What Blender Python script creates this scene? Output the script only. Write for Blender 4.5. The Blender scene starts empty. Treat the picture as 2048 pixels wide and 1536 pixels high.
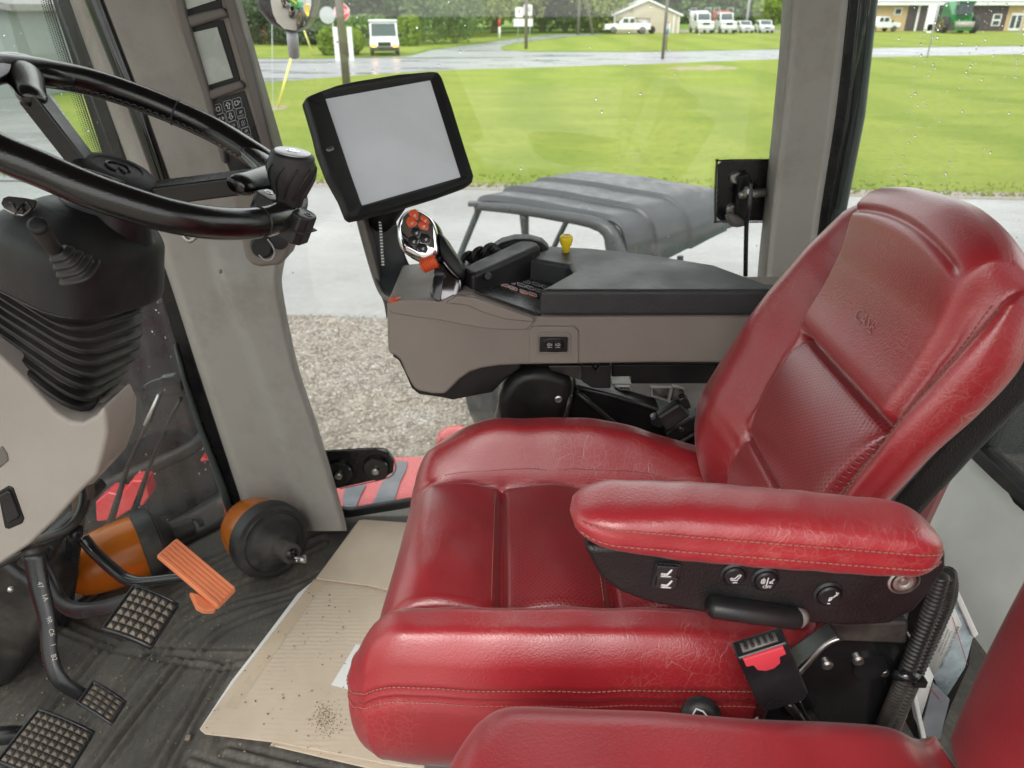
import bpy, bmesh, math, random
import numpy as np
from mathutils import Vector, Matrix
random.seed(7); rng = np.random.default_rng(7)
scene = bpy.context.scene
C = scene.collection
# ---------------------------------------------------------------- camera, sky, sun, exposure
CAM = np.array([0.0, 0.0, 2.95])          # eye 2.95 m above the yard, in the open door of the cab
PITCH = math.radians(26.8); FPX = 1490.0
cd = bpy.data.cameras.new('camera'); cam = bpy.data.objects.new('camera', cd); C.objects.link(cam)
cam.location = CAM; cam.rotation_euler = (math.pi/2-PITCH, 0, 0)
cd.sensor_width = 36; cd.lens = 36*FPX/2048; cd.clip_start = .02; cd.clip_end = 3000
cd.dof.use_dof = True; cd.dof.focus_distance = 1.05; cd.dof.aperture_fstop = 8.0
scene.camera = cam
world = bpy.data.worlds.new('World'); scene.world = world; world.use_nodes = True
wn = world.node_tree.nodes; wl = world.node_tree.links; wn.clear()
SUN_EL, SUN_ROT = math.radians(48), math.radians(200)
sky = wn.new('ShaderNodeTexSky'); sky.sky_type = 'NISHITA'; sky.sun_disc = False
sky.sun_elevation = SUN_EL; sky.sun_rotation = SUN_ROT; sky.air_density = 1; sky.dust_density = 3
# overcast: a pale cloud sheet veils the blue sky, a little brighter overhead
tc = wn.new('ShaderNodeTexCoord'); sep = wn.new('ShaderNodeSeparateXYZ'); wl.new(tc.outputs['Generated'], sep.inputs[0])
mr = wn.new('ShaderNodeMapRange'); wl.new(sep.outputs['Z'], mr.inputs[0]); mr.inputs[1].default_value = 0; mr.inputs[2].default_value = 1
mr.inputs[3].default_value = .82; mr.inputs[4].default_value = 1.2
nz = wn.new('ShaderNodeTexNoise'); nz.inputs['Scale'].default_value = 3; nz.inputs['Detail'].default_value = 5; wl.new(tc.outputs['Generated'], nz.inputs['Vector'])
nm = wn.new('ShaderNodeMapRange'); wl.new(nz.outputs['Fac'], nm.inputs[0]); nm.inputs[1].default_value=.3; nm.inputs[2].default_value=.7; nm.inputs[3].default_value=.8; nm.inputs[4].default_value=1.15
mu = wn.new('ShaderNodeMath'); mu.operation = 'MULTIPLY'; wl.new(mr.outputs[0], mu.inputs[0]); wl.new(nm.outputs[0], mu.inputs[1])
cl = wn.new('ShaderNodeVectorMath'); cl.operation = 'SCALE'; cl.inputs[0].default_value = (11.6, 11.5, 11.3); wl.new(mu.outputs[0], cl.inputs['Scale'])
mx = wn.new('ShaderNodeMix'); mx.data_type = 'RGBA'; mx.inputs['Factor'].default_value = .85
wl.new(sky.outputs[0], mx.inputs['A']); wl.new(cl.outputs[0], mx.inputs['B'])
bg = wn.new('ShaderNodeBackground'); bg.inputs['Strength'].default_value = .10
wo = wn.new('ShaderNodeOutputWorld'); wl.new(mx.outputs['Result'], bg.inputs['Color']); wl.new(bg.outputs[0], wo.inputs[0])
sd = bpy.data.lights.new('sun', 'SUN'); sd.energy = .9; sd.angle = math.radians(25); sd.color = (1, .97, .92)
sun = bpy.data.objects.new('sun', sd); C.objects.link(sun)
sdir = Vector((math.sin(SUN_ROT)*math.cos(SUN_EL), math.cos(SUN_ROT)*math.cos(SUN_EL), math.sin(SUN_EL)))
sun.rotation_euler = (-sdir).to_track_quat('-Z', 'Y').to_euler()
scene.view_settings.view_transform = 'Standard'; scene.view_settings.look = 'None'
scene.view_settings.exposure = 1.08; scene.view_settings.gamma = 1
scene.render.engine = 'CYCLES'
scene.cycles.max_bounces = 10; scene.cycles.transparent_max_bounces = 16; scene.cycles.diffuse_bounces = 5
# ---------------------------------------------------------------- geometry helpers
# All points are metres from the eye. Inside the cab they were measured in units of 1.17 m (taken from the 10.4 inch display), hence SC.
SC = 1.0
cs, sn = math.cos(PITCH), math.sin(PITCH)
def V(*a): return np.array(a, float)
def ray(x, y):
    u, v = (x-1024)/FPX, (y-768)/FPX
    return V(u, cs-v*sn, -sn-v*cs)
def A(x, y, Y=None, Z=None, X=None, t=None):
    d = ray(x, y)
    if Y is not None: return d*(Y/d[1])
    if Z is not None: return d*(Z/d[2])
    if X is not None: return d*(X/d[0])
    return d*t
def AP(x, y, p, n):
    d = ray(x, y); return d*(np.dot(p, n)/np.dot(d, n))
def unit(v): v = np.array(v, float); return v/np.linalg.norm(v)
ORG = {}
def worldv(v): return CAM + SC*np.asarray(v, float)
def tag(o, label=None, cat=None, group=None, kind=None):
    for k, v in (('label', label), ('category', cat), ('group', group), ('kind', kind)):
        if v: o[k] = v
    return o
def thing(name, label, cat, loc, group=None, kind=None):
    o = bpy.data.objects.new(name, None); C.objects.link(o)
    w = worldv(loc); o.location = w; ORG[o.name] = w; o.empty_display_size = .05
    return tag(o, label, cat, group, kind)
def obj(name, verts, faces, mat, parent=None, smooth=True, bevel=0, seg=3, mats=None, fm=None, uv=None, kind=None, label=None, ang=32):
    v = worldv(verts); c = (v.min(0)+v.max(0))/2
    me = bpy.data.meshes.new(name); me.from_pydata((v-c).tolist(), [], [list(map(int, f)) for f in faces])
    me.materials.append(mat)
    if mats:
        for m in mats: me.materials.append(m)
    if fm is not None: me.polygons.foreach_set('material_index', np.asarray(fm, dtype=np.int32))
    if uv is not None:
        l = me.uv_layers.new(name='UVMap'); idx = np.zeros(len(me.loops), dtype=np.int32); me.loops.foreach_get('vertex_index', idx)
        l.data.foreach_set('uv', np.asarray(uv, dtype=np.float32)[idx].ravel())
    me.polygons.foreach_set('use_smooth', [bool(smooth)]*len(me.polygons))
    o = bpy.data.objects.new(name, me); C.objects.link(o)
    if parent is not None: o.parent = parent; o.location = c-ORG[parent.name]
    else: o.location = c
    ORG[o.name] = c
    if bevel:
        b = o.modifiers.new('bevel', 'BEVEL'); b.width = bevel*SC; b.segments = seg; b.limit_method = 'ANGLE'; b.angle_limit = math.radians(ang); b.harden_normals = True
    elif smooth == 'auto': me.set_sharp_from_angle(angle=math.radians(ang))
    if kind: o['kind'] = kind
    if label: o['label'] = label
    return o
def fixn(verts, faces):
    bm = bmesh.new(); vs = [bm.verts.new(v) for v in verts]
    for f in faces:
        try: bm.faces.new([vs[i] for i in f])
        except ValueError: pass
    bmesh.ops.recalc_face_normals(bm, faces=bm.faces)
    bm.verts.index_update(); out = [[v.index for v in f.verts] for f in bm.faces]; bm.free(); return out
def join(parts):
    vs, fs, n = [], [], 0
    for v, f in parts:
        v = np.asarray(v, float); vs.append(v); fs += [[i+n for i in q] for q in f]; n += len(v)
    return np.vstack(vs), fs
def prism(pts, vec):
    """polygon pts extruded along vec"""
    p = np.asarray(pts, float); n = len(p); vec = np.asarray(vec, float)
    v = np.vstack([p, p+vec]); f = [list(range(n)), list(range(n, 2*n))[::-1]]+[[i, i+n, (i+1) % n+n, (i+1) % n] for i in range(n)]
    return v, fixn(v, f)
def box(c, h, rot=None):
    """centre, half sizes, 3x3 rows = axes"""
    R = np.eye(3) if rot is None else np.asarray(rot, float)
    s = V(*[0]*0) if 0 else np.array([[x, y, z] for x in (-1, 1) for y in (-1, 1) for z in (-1, 1)], float)*h
    v = np.asarray(c, float)+s@R
    return v, [[0, 1, 3, 2], [4, 6, 7, 5], [0, 4, 5, 1], [2, 3, 7, 6], [0, 2, 6, 4], [1, 5, 7, 3]]
def frame(z, x=None):
    """rows ex,ey,ez with ez=z and ex close to x"""
    z = unit(z); x = V(1, 0, 0) if x is None else np.asarray(x, float)
    if abs(np.dot(unit(x), z)) > .98: x = V(0, 1, 0)
    x = unit(x-z*np.dot(x, z)); return np.array([x, np.cross(z, x), z])
def crom(p, n=8, closed=False):
    p = np.asarray(p, float); m = len(p); out = []
    rngk = range(m if closed else m-1)
    for i in rngk:
        if closed: a, b, c, d = p[(i-1) % m], p[i], p[(i+1) % m], p[(i+2) % m]
        else: a, b, c, d = p[max(i-1, 0)], p[i], p[i+1], p[min(i+2, m-1)]
        for k in range(n):
            t = k/n; out.append(.5*((2*b)+(c-a)*t+(2*a-5*b+4*c-d)*t*t+(3*b-a-3*c+d)*t**3))
    if not closed: out.append(p[-1])
    return np.array(out)
def tube(pts, r, n=12, closed=False, cap=True, sm=0, flat=1.0, up=None):
    p = np.asarray(pts, float); r = np.asarray(r, float)*np.ones(len(p))
    if sm:
        q = crom(np.c_[p, r], sm, closed); p, r = q[:, :3], q[:, 3]
    m = len(p); T = np.zeros_like(p)
    for i in range(m):
        a = p[(i-1) % m] if closed or i > 0 else p[i]; b = p[(i+1) % m] if closed or i < m-1 else p[i]; T[i] = unit(b-a)
    u = np.asarray(up, float) if up is not None else (V(0, 0, 1) if abs(T[0][2]) < .9 else V(1, 0, 0))
    vs = []
    for i in range(m):
        u = unit(u-T[i]*np.dot(u, T[i])); w = np.cross(T[i], u)
        for k in range(n):
            a = 2*math.pi*k/n; vs.append(p[i]+r[i]*(math.cos(a)*u*flat+math.sin(a)*w))
    f = []
    for i in range(m if closed else m-1):
        j = (i+1) % m
        for k in range(n): f.append([i*n+k, i*n+(k+1) % n, j*n+(k+1) % n, j*n+k])
    if cap and not closed: f += [list(range(n))[::-1], [(m-1)*n+k for k in range(n)]]
    return np.array(vs), f
def lathe(prof, o, ax, n=32, x=None):
    """prof: (radius, height) pairs along ax from o"""
    F = frame(ax, x); vs = []
    for r, h in prof:
        for k in range(n):
            a = 2*math.pi*k/n; vs.append(np.asarray(o, float)+(r*math.cos(a))*F[0]+(r*math.sin(a))*F[1]+h*F[2])
    f = []
    for i in range(len(prof)-1):
        for k in range(n): f.append([i*n+k, i*n+(k+1) % n, (i+1)*n+(k+1) % n, (i+1)*n+k])
    f += [list(range(n))[::-1], [(len(prof)-1)*n+k for k in range(n)]]
    return np.array(vs), f
def loft(rings, closed=True, cap=True):
    n = len(rings[0]); v = np.vstack(rings); f = []
    for i in range(len(rings)-1):
        for k in range(n if closed else n-1): f.append([i*n+k, i*n+(k+1) % n, (i+1)*n+(k+1) % n, (i+1)*n+k])
    if cap: f += [list(range(n))[::-1], [(len(rings)-1)*n+k for k in range(n)]]
    return v, fixn(v, f) if len(v) < 20000 else f
def grid(P):
    """P[i][j] -> points"""
    P = np.asarray(P, float); a, b = P.shape[:2]
    i, j = np.meshgrid(np.arange(a-1), np.arange(b-1), indexing='ij'); q = (i*b+j).ravel()
    return P.reshape(-1, 3), np.stack([q, q+b, q+b+1, q+1], 1).tolist()
def rrect(w, h, r, n=5):
    """rounded rectangle outline, centred"""
    out = []
    for cx, cy, a0 in ((w/2-r, h/2-r, 0), (-w/2+r, h/2-r, 90), (-w/2+r, -h/2+r, 180), (w/2-r, -h/2+r, 270)):
        for k in range(n+1):
            a = math.radians(a0+90*k/n); out.append((cx+r*math.cos(a), cy+r*math.sin(a)))
    return np.array(out)
def plate(o, F, out2, z0, z1, rd=.0):
    """outline in the frame F at origin o, from height z0 to z1, top edge rounded by rd"""
    o = np.asarray(o, float); out2 = np.asarray(out2, float); c = out2.mean(0); rings = []
    def ring(s, z): q = c+(out2-c)*s; return o+q[:, :1]*F[0]+q[:, 1:]*F[1]+z*F[2]
    m = np.abs(out2-c).max()
    rings.append(ring(1, z0))
    if rd:
        for k in range(5):
            a = math.pi/2*k/4; rings.append(ring(1-rd/m*(1-math.cos(a)), z1-rd+rd*math.sin(a)))
    else: rings.append(ring(1, z1))
    return loft(rings)
def text_mesh(s, size):
    cu = bpy.data.curves.new('lettering', 'FONT'); cu.body = s; cu.size = size; cu.align_x = 'CENTER'; cu.align_y = 'CENTER'; cu.resolution_u = 2
    o = bpy.data.objects.new('lettering', cu); C.objects.link(o)
    dg = bpy.context.evaluated_depsgraph_get(); me = bpy.data.meshes.new_from_object(o.evaluated_get(dg))
    v = np.array([list(x.co) for x in me.vertices]); f = [list(p.vertices) for p in me.polygons]
    bpy.data.objects.remove(o); bpy.data.curves.remove(cu); bpy.data.meshes.remove(me); return v, f
def place2(v, o, F): return np.asarray(o, float)+v[:, :1]*F[0]+v[:, 1:2]*F[1]+v[:, 2:3]*F[2]
def copy_tree(o, delta, parent=None):
    c = o.copy(); C.objects.link(c)
    if parent is None: c.location = Vector(o.location)+Vector(delta)
    else: c.parent = parent
    ORG[c.name] = ORG.get(o.name, V(0, 0, 0))+np.asarray(delta, float)
    for ch in list(o.children): copy_tree(ch, delta, c)
    return c
# ---------------------------------------------------------------- materials
def nodes(name):
    m = bpy.data.materials.new(name); m.use_nodes = True; nt = m.node_tree
    return m, nt.nodes, nt.links, nt.nodes['Principled BSDF']
def coords(n, l, kind='Object', scale=None):
    t = n.new('ShaderNodeTexCoord'); o = t.outputs[kind]
    if scale:
        mp = n.new('ShaderNodeMapping'); mp.inputs['Scale'].default_value = scale; l.new(o, mp.inputs[0]); o = mp.outputs[0]
    return o
def noise(n, l, vec, scale, detail=4, rough=.55, dist=0):
    t = n.new('ShaderNodeTexNoise'); t.inputs['Scale'].default_value = scale; t.inputs['Detail'].default_value = detail
    t.inputs['Roughness'].default_value = rough; t.inputs['Distortion'].default_value = dist; l.new(vec, t.inputs['Vector']); return t
def rampf(n, l, src, a, b, lo=0., hi=1.):
    t = n.new('ShaderNodeMapRange'); l.new(src, t.inputs[0])
    for i, x in zip((1, 2, 3, 4), (a, b, lo, hi)): t.inputs[i].default_value = x
    t.clamp = True; return t.outputs[0]
def mixc(n, l, f, a, b):
    t = n.new('ShaderNodeMix'); t.data_type = 'RGBA'
    for k, s in (('Factor', f), ('A', a), ('B', b)):
        if hasattr(s, 'is_output') or hasattr(s, 'links'): l.new(s, t.inputs[k] if k != 'Factor' else t.inputs[0])
        elif k == 'Factor': t.inputs[0].default_value = s
        else: t.inputs[k].default_value = (*s, 1)
    return t.outputs['Result']
def mathn(n, l, op, a, b=None):
    t = n.new('ShaderNodeMath'); t.operation = op
    for i, s in enumerate((a, b)):
        if s is None: continue
        if hasattr(s, 'links'): l.new(s, t.inputs[i])
        else: t.inputs[i].default_value = s
    return t.outputs[0]
def bump(n, l, h, strength, dist=.002, normal=None):
    b = n.new('ShaderNodeBump'); b.inputs['Strength'].default_value = strength; b.inputs['Distance'].default_value = dist
    l.new(h, b.inputs['Height'])
    if normal is not None: l.new(normal, b.inputs['Normal'])
    return b.outputs[0]
def mat(name, col, rough=.5, metal=0., var=.15, vs=6., grain=0., gs=900., dust=0., dcol=(.3, .25, .19), ds=9., spec=.5, coat=0., rv=.12):
    """general surface: colour variation, worn gloss, fine grain, settled dust"""
    m, n, l, p = nodes(name); co = coords(n, l)
    a = noise(n, l, co, vs, 5)
    f = rampf(n, l, a.outputs['Fac'], .3, .7)
    base = mixc(n, l, f, tuple(c*(1-var) for c in col), tuple(min(c*(1+var), 1) for c in col))
    rr = rampf(n, l, noise(n, l, co, vs*3, 6).outputs['Fac'], .3, .7, max(rough-rv, .02), min(rough+rv, 1))
    if dust:
        d = noise(n, l, co, ds, 8, .7); df = rampf(n, l, d.outputs['Fac'], .48, .72, 0, dust)
        base = mixc(n, l, df, base, dcol); rr = mixc(n, l, df, (rough,)*3, (.9,)*3) if False else mathn(n, l, 'ADD', rr, mathn(n, l, 'MULTIPLY', df, .4))
    l.new(base, p.inputs['Base Color']); l.new(rr, p.inputs['Roughness'])
    p.inputs['Metallic'].default_value = metal; p.inputs['Specular IOR Level'].default_value = spec
    if coat: p.inputs['Coat Weight'].default_value = coat; p.inputs['Coat Roughness'].default_value = .12
    if grain:
        vz = n.new('ShaderNodeTexVoronoi'); vz.inputs['Scale'].default_value = gs; l.new(co, vz.inputs['Vector'])
        l.new(bump(n, l, vz.outputs['Distance'], grain, .0006), p.inputs['Normal'])
    return m
def emit(name, col, s):
    m, n, l, p = nodes(name); p.inputs['Base Color'].default_value = (*col, 1); p.inputs['Emission Color'].default_value = (*col, 1); p.inputs['Emission Strength'].default_value = s; return m
def glass(name, tint=(.96, .98, .97), dirt=.05, gloss=.06, streak=False, refl=(1, 1, 1)):
    m, n, l, p = nodes(name); n.remove(p); out = n['Material Output']; co = coords(n, l)
    tr = n.new('ShaderNodeBsdfTransparent'); tr.inputs[0].default_value = (*tint, 1)
    gl = n.new('ShaderNodeBsdfGlossy'); gl.inputs['Roughness'].default_value = gloss*.3; gl.inputs['Color'].default_value = (*refl, 1)
    fr = n.new('ShaderNodeFresnel'); fr.inputs['IOR'].default_value = 1.5
    a = n.new('ShaderNodeMixShader'); l.new(fr.outputs[0], a.inputs[0]); l.new(tr.outputs[0], a.inputs[1]); l.new(gl.outputs[0], a.inputs[2])
    df = n.new('ShaderNodeBsdfDiffuse'); df.inputs[0].default_value = (.72, .75, .74, 1)
    tl = n.new('ShaderNodeBsdfTranslucent'); tl.inputs[0].default_value = (.8, .83, .82, 1)
    dd = n.new('ShaderNodeMixShader'); dd.inputs[0].default_value = .6; l.new(df.outputs[0], dd.inputs[1]); l.new(tl.outputs[0], dd.inputs[2])
    src = coords(n, l, scale=(1, 1, .12)) if streak else co
    nn = noise(n, l, src, 22 if streak else 5, 7, .65)
    f = rampf(n, l, nn.outputs['Fac'], .35, .75, dirt*.5, dirt*1.8)
    b = n.new('ShaderNodeMixShader'); l.new(f, b.inputs[0]); l.new(a.outputs[0], b.inputs[1]); l.new(dd.outputs[0], b.inputs[2])
    l.new(b.outputs[0], out.inputs[0]); return m
# leather: grain, age cracks, scuffs
def leather(name, col, perf=False, crack=1.0, rough=.36, gs=1.0):
    m, n, l, p = nodes(name); co = coords(n, l)
    w1 = noise(n, l, co, 5, 3); w2 = noise(n, l, co, 38, 4)
    # warped coordinates so that the creases wander
    vm = n.new('ShaderNodeVectorMath'); vm.operation = 'SCALE'; vm.inputs['Scale'].default_value = .022; l.new(noise(n, l, co, 22, 3).outputs['Color'], vm.inputs[0])
    va = n.new('ShaderNodeVectorMath'); va.operation = 'ADD'; l.new(co, va.inputs[0]); l.new(vm.outputs[0], va.inputs[1])
    mp = n.new('ShaderNodeMapping'); mp.inputs['Scale'].default_value = (1, .40, 1); l.new(va.outputs[0], mp.inputs[0])
    def cells(scale, w, vec):
        v = n.new('ShaderNodeTexVoronoi'); v.feature = 'DISTANCE_TO_EDGE'; v.inputs['Scale'].default_value = scale; l.new(vec, v.inputs['Vector'])
        return rampf(n, l, v.outputs['Distance'], 0, w, 1, 0)
    big = cells(30, .022, mp.outputs[0]); fine = cells(95, .07, mp.outputs[0])
    zone = rampf(n, l, w1.outputs['Fac'], .50, .66); zone2 = rampf(n, l, noise(n, l, co, 9, 3).outputs['Fac'], .46, .62)
    br = rampf(n, l, w2.outputs['Fac'], .42, .6)
    cr = mathn(n, l, 'MULTIPLY', mathn(n, l, 'MULTIPLY', big, zone), br)
    cf = mathn(n, l, 'MULTIPLY', mathn(n, l, 'MULTIPLY', fine, zone2), .35)
    crk = mathn(n, l, 'MULTIPLY', mathn(n, l, 'MAXIMUM', cr, cf), crack)
    shade = rampf(n, l, noise(n, l, co, 7, 5).outputs['Fac'], .3, .7)
    base = mixc(n, l, shade, tuple(c*.86 for c in col), tuple(min(1, c*1.12) for c in col))
    base = mixc(n, l, mathn(n, l, 'MULTIPLY', crk, .62), base, (.46, .20, .15))
    g = n.new('ShaderNodeTexVoronoi'); g.inputs['Scale'].default_value = 420*gs; g.inputs['Randomness'].default_value = 1; l.new(co, g.inputs['Vector'])
    gn = noise(n, l, co, 260*gs, 3)
    h = mathn(n, l, 'ADD', mathn(n, l, 'MULTIPLY', g.outputs['Distance'], .6), mathn(n, l, 'MULTIPLY', gn.outputs['Fac'], .6))
    h = mathn(n, l, 'SUBTRACT', h, mathn(n, l, 'MULTIPLY', crk, .9))
    rr = rampf(n, l, noise(n, l, co, 14, 5).outputs['Fac'], .3, .7, rough-.07, rough+.08)
    if perf:
        u = n.new('ShaderNodeTexCoord'); sp = n.new('ShaderNodeSeparateXYZ'); l.new(u.outputs['UV'], sp.inputs[0])
        def cell(o): return mathn(n, l, 'SUBTRACT', mathn(n, l, 'FRACT', o), .5)
        K = 190.
        a = mathn(n, l, 'MULTIPLY', mathn(n, l, 'ADD', sp.outputs['X'], sp.outputs['Y']), K*.7071)
        b = mathn(n, l, 'MULTIPLY', mathn(n, l, 'SUBTRACT', sp.outputs['X'], sp.outputs['Y']), K*.7071)
        ca, cb = cell(a), cell(b)
        d = mathn(n, l, 'SQRT', mathn(n, l, 'ADD', mathn(n, l, 'MULTIPLY', ca, ca), mathn(n, l, 'MULTIPLY', cb, cb)))
        hole = rampf(n, l, d, .17, .30, 1, 0)
        base = mixc(n, l, mathn(n, l, 'MULTIPLY', hole, .75), base, tuple(c*.18 for c in col))
        h = mathn(n, l, 'SUBTRACT', h, mathn(n, l, 'MULTIPLY', hole, 1.2))
    l.new(base, p.inputs['Base Color']); l.new(rr, p.inputs['Roughness'])
    l.new(bump(n, l, h, .42, .0008), p.inputs['Normal']); p.inputs['Specular IOR Level'].default_value = .6
    p.inputs['Coat Weight'].default_value = .72; p.inputs['Coat IOR'].default_value = 1.55; p.inputs['Coat Roughness'].default_value = .32; l.new(bump(n, l, h, .30, .0006), p.inputs['Coat Normal']); p.inputs['Sheen Weight'].default_value = .12; p.inputs['Sheen Roughness'].default_value = .4
    return m
RED = (.33, .015, .023)
M = {}
M['leather'] = leather('red_leather', RED)
M['leather_smooth'] = leather('red_leather_new', (.28, .010, .018), crack=.12, rough=.42, gs=.8)
M['leather_perf'] = leather('red_leather_perforated', (.28, .011, .018), perf=True, crack=.2)
M['leather_black'] = mat('black_leather', (.0075, .007, .0075), .42, var=.3, grain=.6, gs=420, dust=.08, dcol=(.08, .075, .07), spec=.45)
M['thread'] = mat('stitching_thread', (.30, .12, .095), .8, var=.3)
M['black_pl'] = mat('black_plastic', (.009, .009, .010), .42, var=.25, grain=.2, spec=.4, dust=.07, dcol=(.13, .12, .10), ds=5)
M['black_rub'] = mat('black_rubber', (.011, .011, .012), .52, var=.25, grain=.15, gs=500, dust=.28, dcol=(.12, .10, .08), ds=6)
M['black_sat'] = mat('black_satin', (.012, .012, .014), .3, var=.3, dust=.06, dcol=(.2, .19, .17))
M['beacon_black'] = mat('dusty_beacon_plastic', (.02, .02, .021), .55, var=.3, grain=.3, gs=300, dust=.55, dcol=(.14, .12, .10), ds=7)
M['black_dusty'] = mat('black_dusty_metal', (.018, .017, .017), .42, var=.3, dust=.4, dcol=(.15, .125, .095), ds=8)
M['black_gloss'] = mat('black_gloss', (.010, .010, .011), .2, var=.2, coat=.4)
M['frit'] = mat('black_glass_border', (.006, .006, .007), .25, var=.1)
M['cowl'] = mat('dark_grey_plastic', (.011, .011, .012), .50, var=.25, grain=.4, gs=650, dust=.10, dcol=(.10, .09, .08), ds=4, spec=.38)
M['lid'] = mat('armrest_lid_plastic', (.034, .036, .040), .45, var=.12, vs=3, grain=.9, gs=420, dust=.10, dcol=(.12, .13, .135), ds=26)
M['pillar_trim'] = mat('grey_beige_trim', (.345, .328, .302), .6, var=.09, vs=2.2, grain=.35, gs=800, dust=.55, dcol=(.225, .20, .165), ds=7)
M['taupe'] = mat('taupe_plastic', (.255, .228, .203), .55, var=.08, grain=.35, gs=800, dust=.2, dcol=(.26, .22, .17), ds=3)
M['taupe_light'] = mat('light_taupe_plastic', (.33, .30, .272), .55, var=.07, grain=.45, gs=600, dust=.3, dcol=(.38, .33, .27), ds=3)
M['taupe_dark'] = mat('dark_taupe_plastic', (.14, .125, .115), .5, var=.1, grain=.3, gs=800)
M['pale_grey'] = mat('pale_grey_panel', (.62, .64, .61), .6, var=.07, grain=.8, gs=260)
M['chrome'] = mat('chrome', (.9, .9, .92), .05, 1, var=.03, rv=.03)
M['chrome_dark_reflection'] = mat('chrome_dark_reflection', (.20, .19, .20), .12, 1, var=.2, rv=.06)  # chrome of the joystick stem, its dark reflections put into the base colour
M['steel'] = mat('worn_steel', (.5, .49, .47), .35, 1, var=.3, dust=.4, dcol=(.3, .25, .2))
M['cast'] = mat('cast_aluminium', (.42, .40, .37), .6, .3, var=.2, grain=.6, gs=300, dust=.3)
M['white'] = mat('white_print', (.75, .76, .76), .6, var=.05)
M['printgrey'] = mat('grey_print', (.42, .44, .45), .6, var=.05)
M['orange_btn'] = mat('orange_button', (.72, .10, .025), .42, var=.12)
M['red_btn'] = mat('red_button', (.35, .04, .035), .45, var=.1)
M['buckle_red'] = mat('buckle_red', (.60, .05, .07), .4, var=.1)
M['pedal_orange'] = mat('orange_pedal', (.80, .25, .11), .55, var=.1, dust=.3, dcol=(.6, .3, .17), grain=.2)
M['yellow'] = mat('yellow_plastic', (.85, .62, .02), .4, var=.08)
M['lcd'] = mat('lcd_grey', (.43, .47, .43), .25, var=.22, vs=7)
M['screen'] = mat('display_screen', (.76, .79, .84), .38, var=.07, vs=7, spec=.4)
def rubber_mat():
    m, n, l, p = nodes('floor_mat_rubber'); co = coords(n, l)
    d1 = rampf(n, l, noise(n, l, co, 4.5, 9, .68).outputs['Fac'], .34, .60)
    d2 = rampf(n, l, noise(n, l, co, 90, 4, .7).outputs['Fac'], .40, .7, .35, 1)
    st = rampf(n, l, noise(n, l, coords(n, l, scale=(9, 2, 1)), 9, 5).outputs['Fac'], .35, .7, .3, 1)
    f = mathn(n, l, 'ADD', mathn(n, l, 'MULTIPLY', mathn(n, l, 'MULTIPLY', d1, d2), mathn(n, l, 'MULTIPLY', st, .85)), .16)
    b = mixc(n, l, f, (.026, .026, .027), (.20, .18, .15))
    sp = rampf(n, l, noise(n, l, co, 160, 2, .5).outputs['Fac'], .70, .76, 0, .5)
    b = mixc(n, l, sp, b, (.4, .35, .28)); l.new(b, p.inputs['Base Color'])
    l.new(rampf(n, l, f, 0, .7, .48, .9), p.inputs['Roughness'])
    l.new(bump(n, l, noise(n, l, co, 500, 3).outputs['Fac'], .35, .001), p.inputs['Normal']); return m
M['floor'] = rubber_mat()
def cardboard(name, dirt):
    m, n, l, p = nodes(name); co = coords(n, l)
    wv = n.new('ShaderNodeTexWave'); wv.bands_direction = 'Y'; wv.inputs['Scale'].default_value = 26; wv.inputs['Distortion'].default_value = 3.5; wv.inputs['Detail'].default_value = 2
    l.new(co, wv.inputs['Vector'])
    ms = rampf(n, l, noise(n, l, co, 4.2, 6, .7).outputs['Fac'], .45, .62)
    cor = mathn(n, l, 'MULTIPLY', mathn(n, l, 'MULTIPLY', rampf(n, l, wv.outputs['Fac'], .45, .9), ms), .30*dirt)
    b = mixc(n, l, rampf(n, l, noise(n, l, co, 8, 6).outputs['Fac'], .3, .7), (.52, .43, .33), (.62, .52, .41))
    b = mixc(n, l, cor, b, (.30, .22, .15))
    sp = mathn(n, l, 'MULTIPLY', rampf(n, l, noise(n, l, co, 55, 5, .7).outputs['Fac'], .62, .70), rampf(n, l, noise(n, l, co, 5, 2).outputs['Fac'], .48, .6, 0, .7*dirt))
    b = mixc(n, l, sp, b, (.09, .07, .05)); l.new(b, p.inputs['Base Color']); p.inputs['Roughness'].default_value = .8
    l.new(bump(n, l, wv.outputs['Fac'], .06, .001), p.inputs['Normal']); return m
M['card'] = cardboard('cardboard_worn', 1.); M['card_clean'] = cardboard('cardboard_clean', .15)
M['tape'] = mat('brown_tape', (.56, .45, .33), .35, var=.12)
M['paper'] = mat('white_paper', (.78, .78, .76), .6, var=.06)
def amber():
    m, n, l, p = nodes('amber_lens'); co = coords(n, l)
    b = mixc(n, l, rampf(n, l, noise(n, l, co, 6, 4).outputs['Fac'], .3, .7), (.62, .16, .015), (.74, .22, .02)); l.new(b, p.inputs['Base Color'])
    p.inputs['Roughness'].default_value = .25; p.inputs['Transmission Weight'].default_value = .5; p.inputs['IOR'].default_value = 1.4
    p.inputs['Subsurface Weight'].default_value = .0; return m
M['amber'] = amber()
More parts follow.
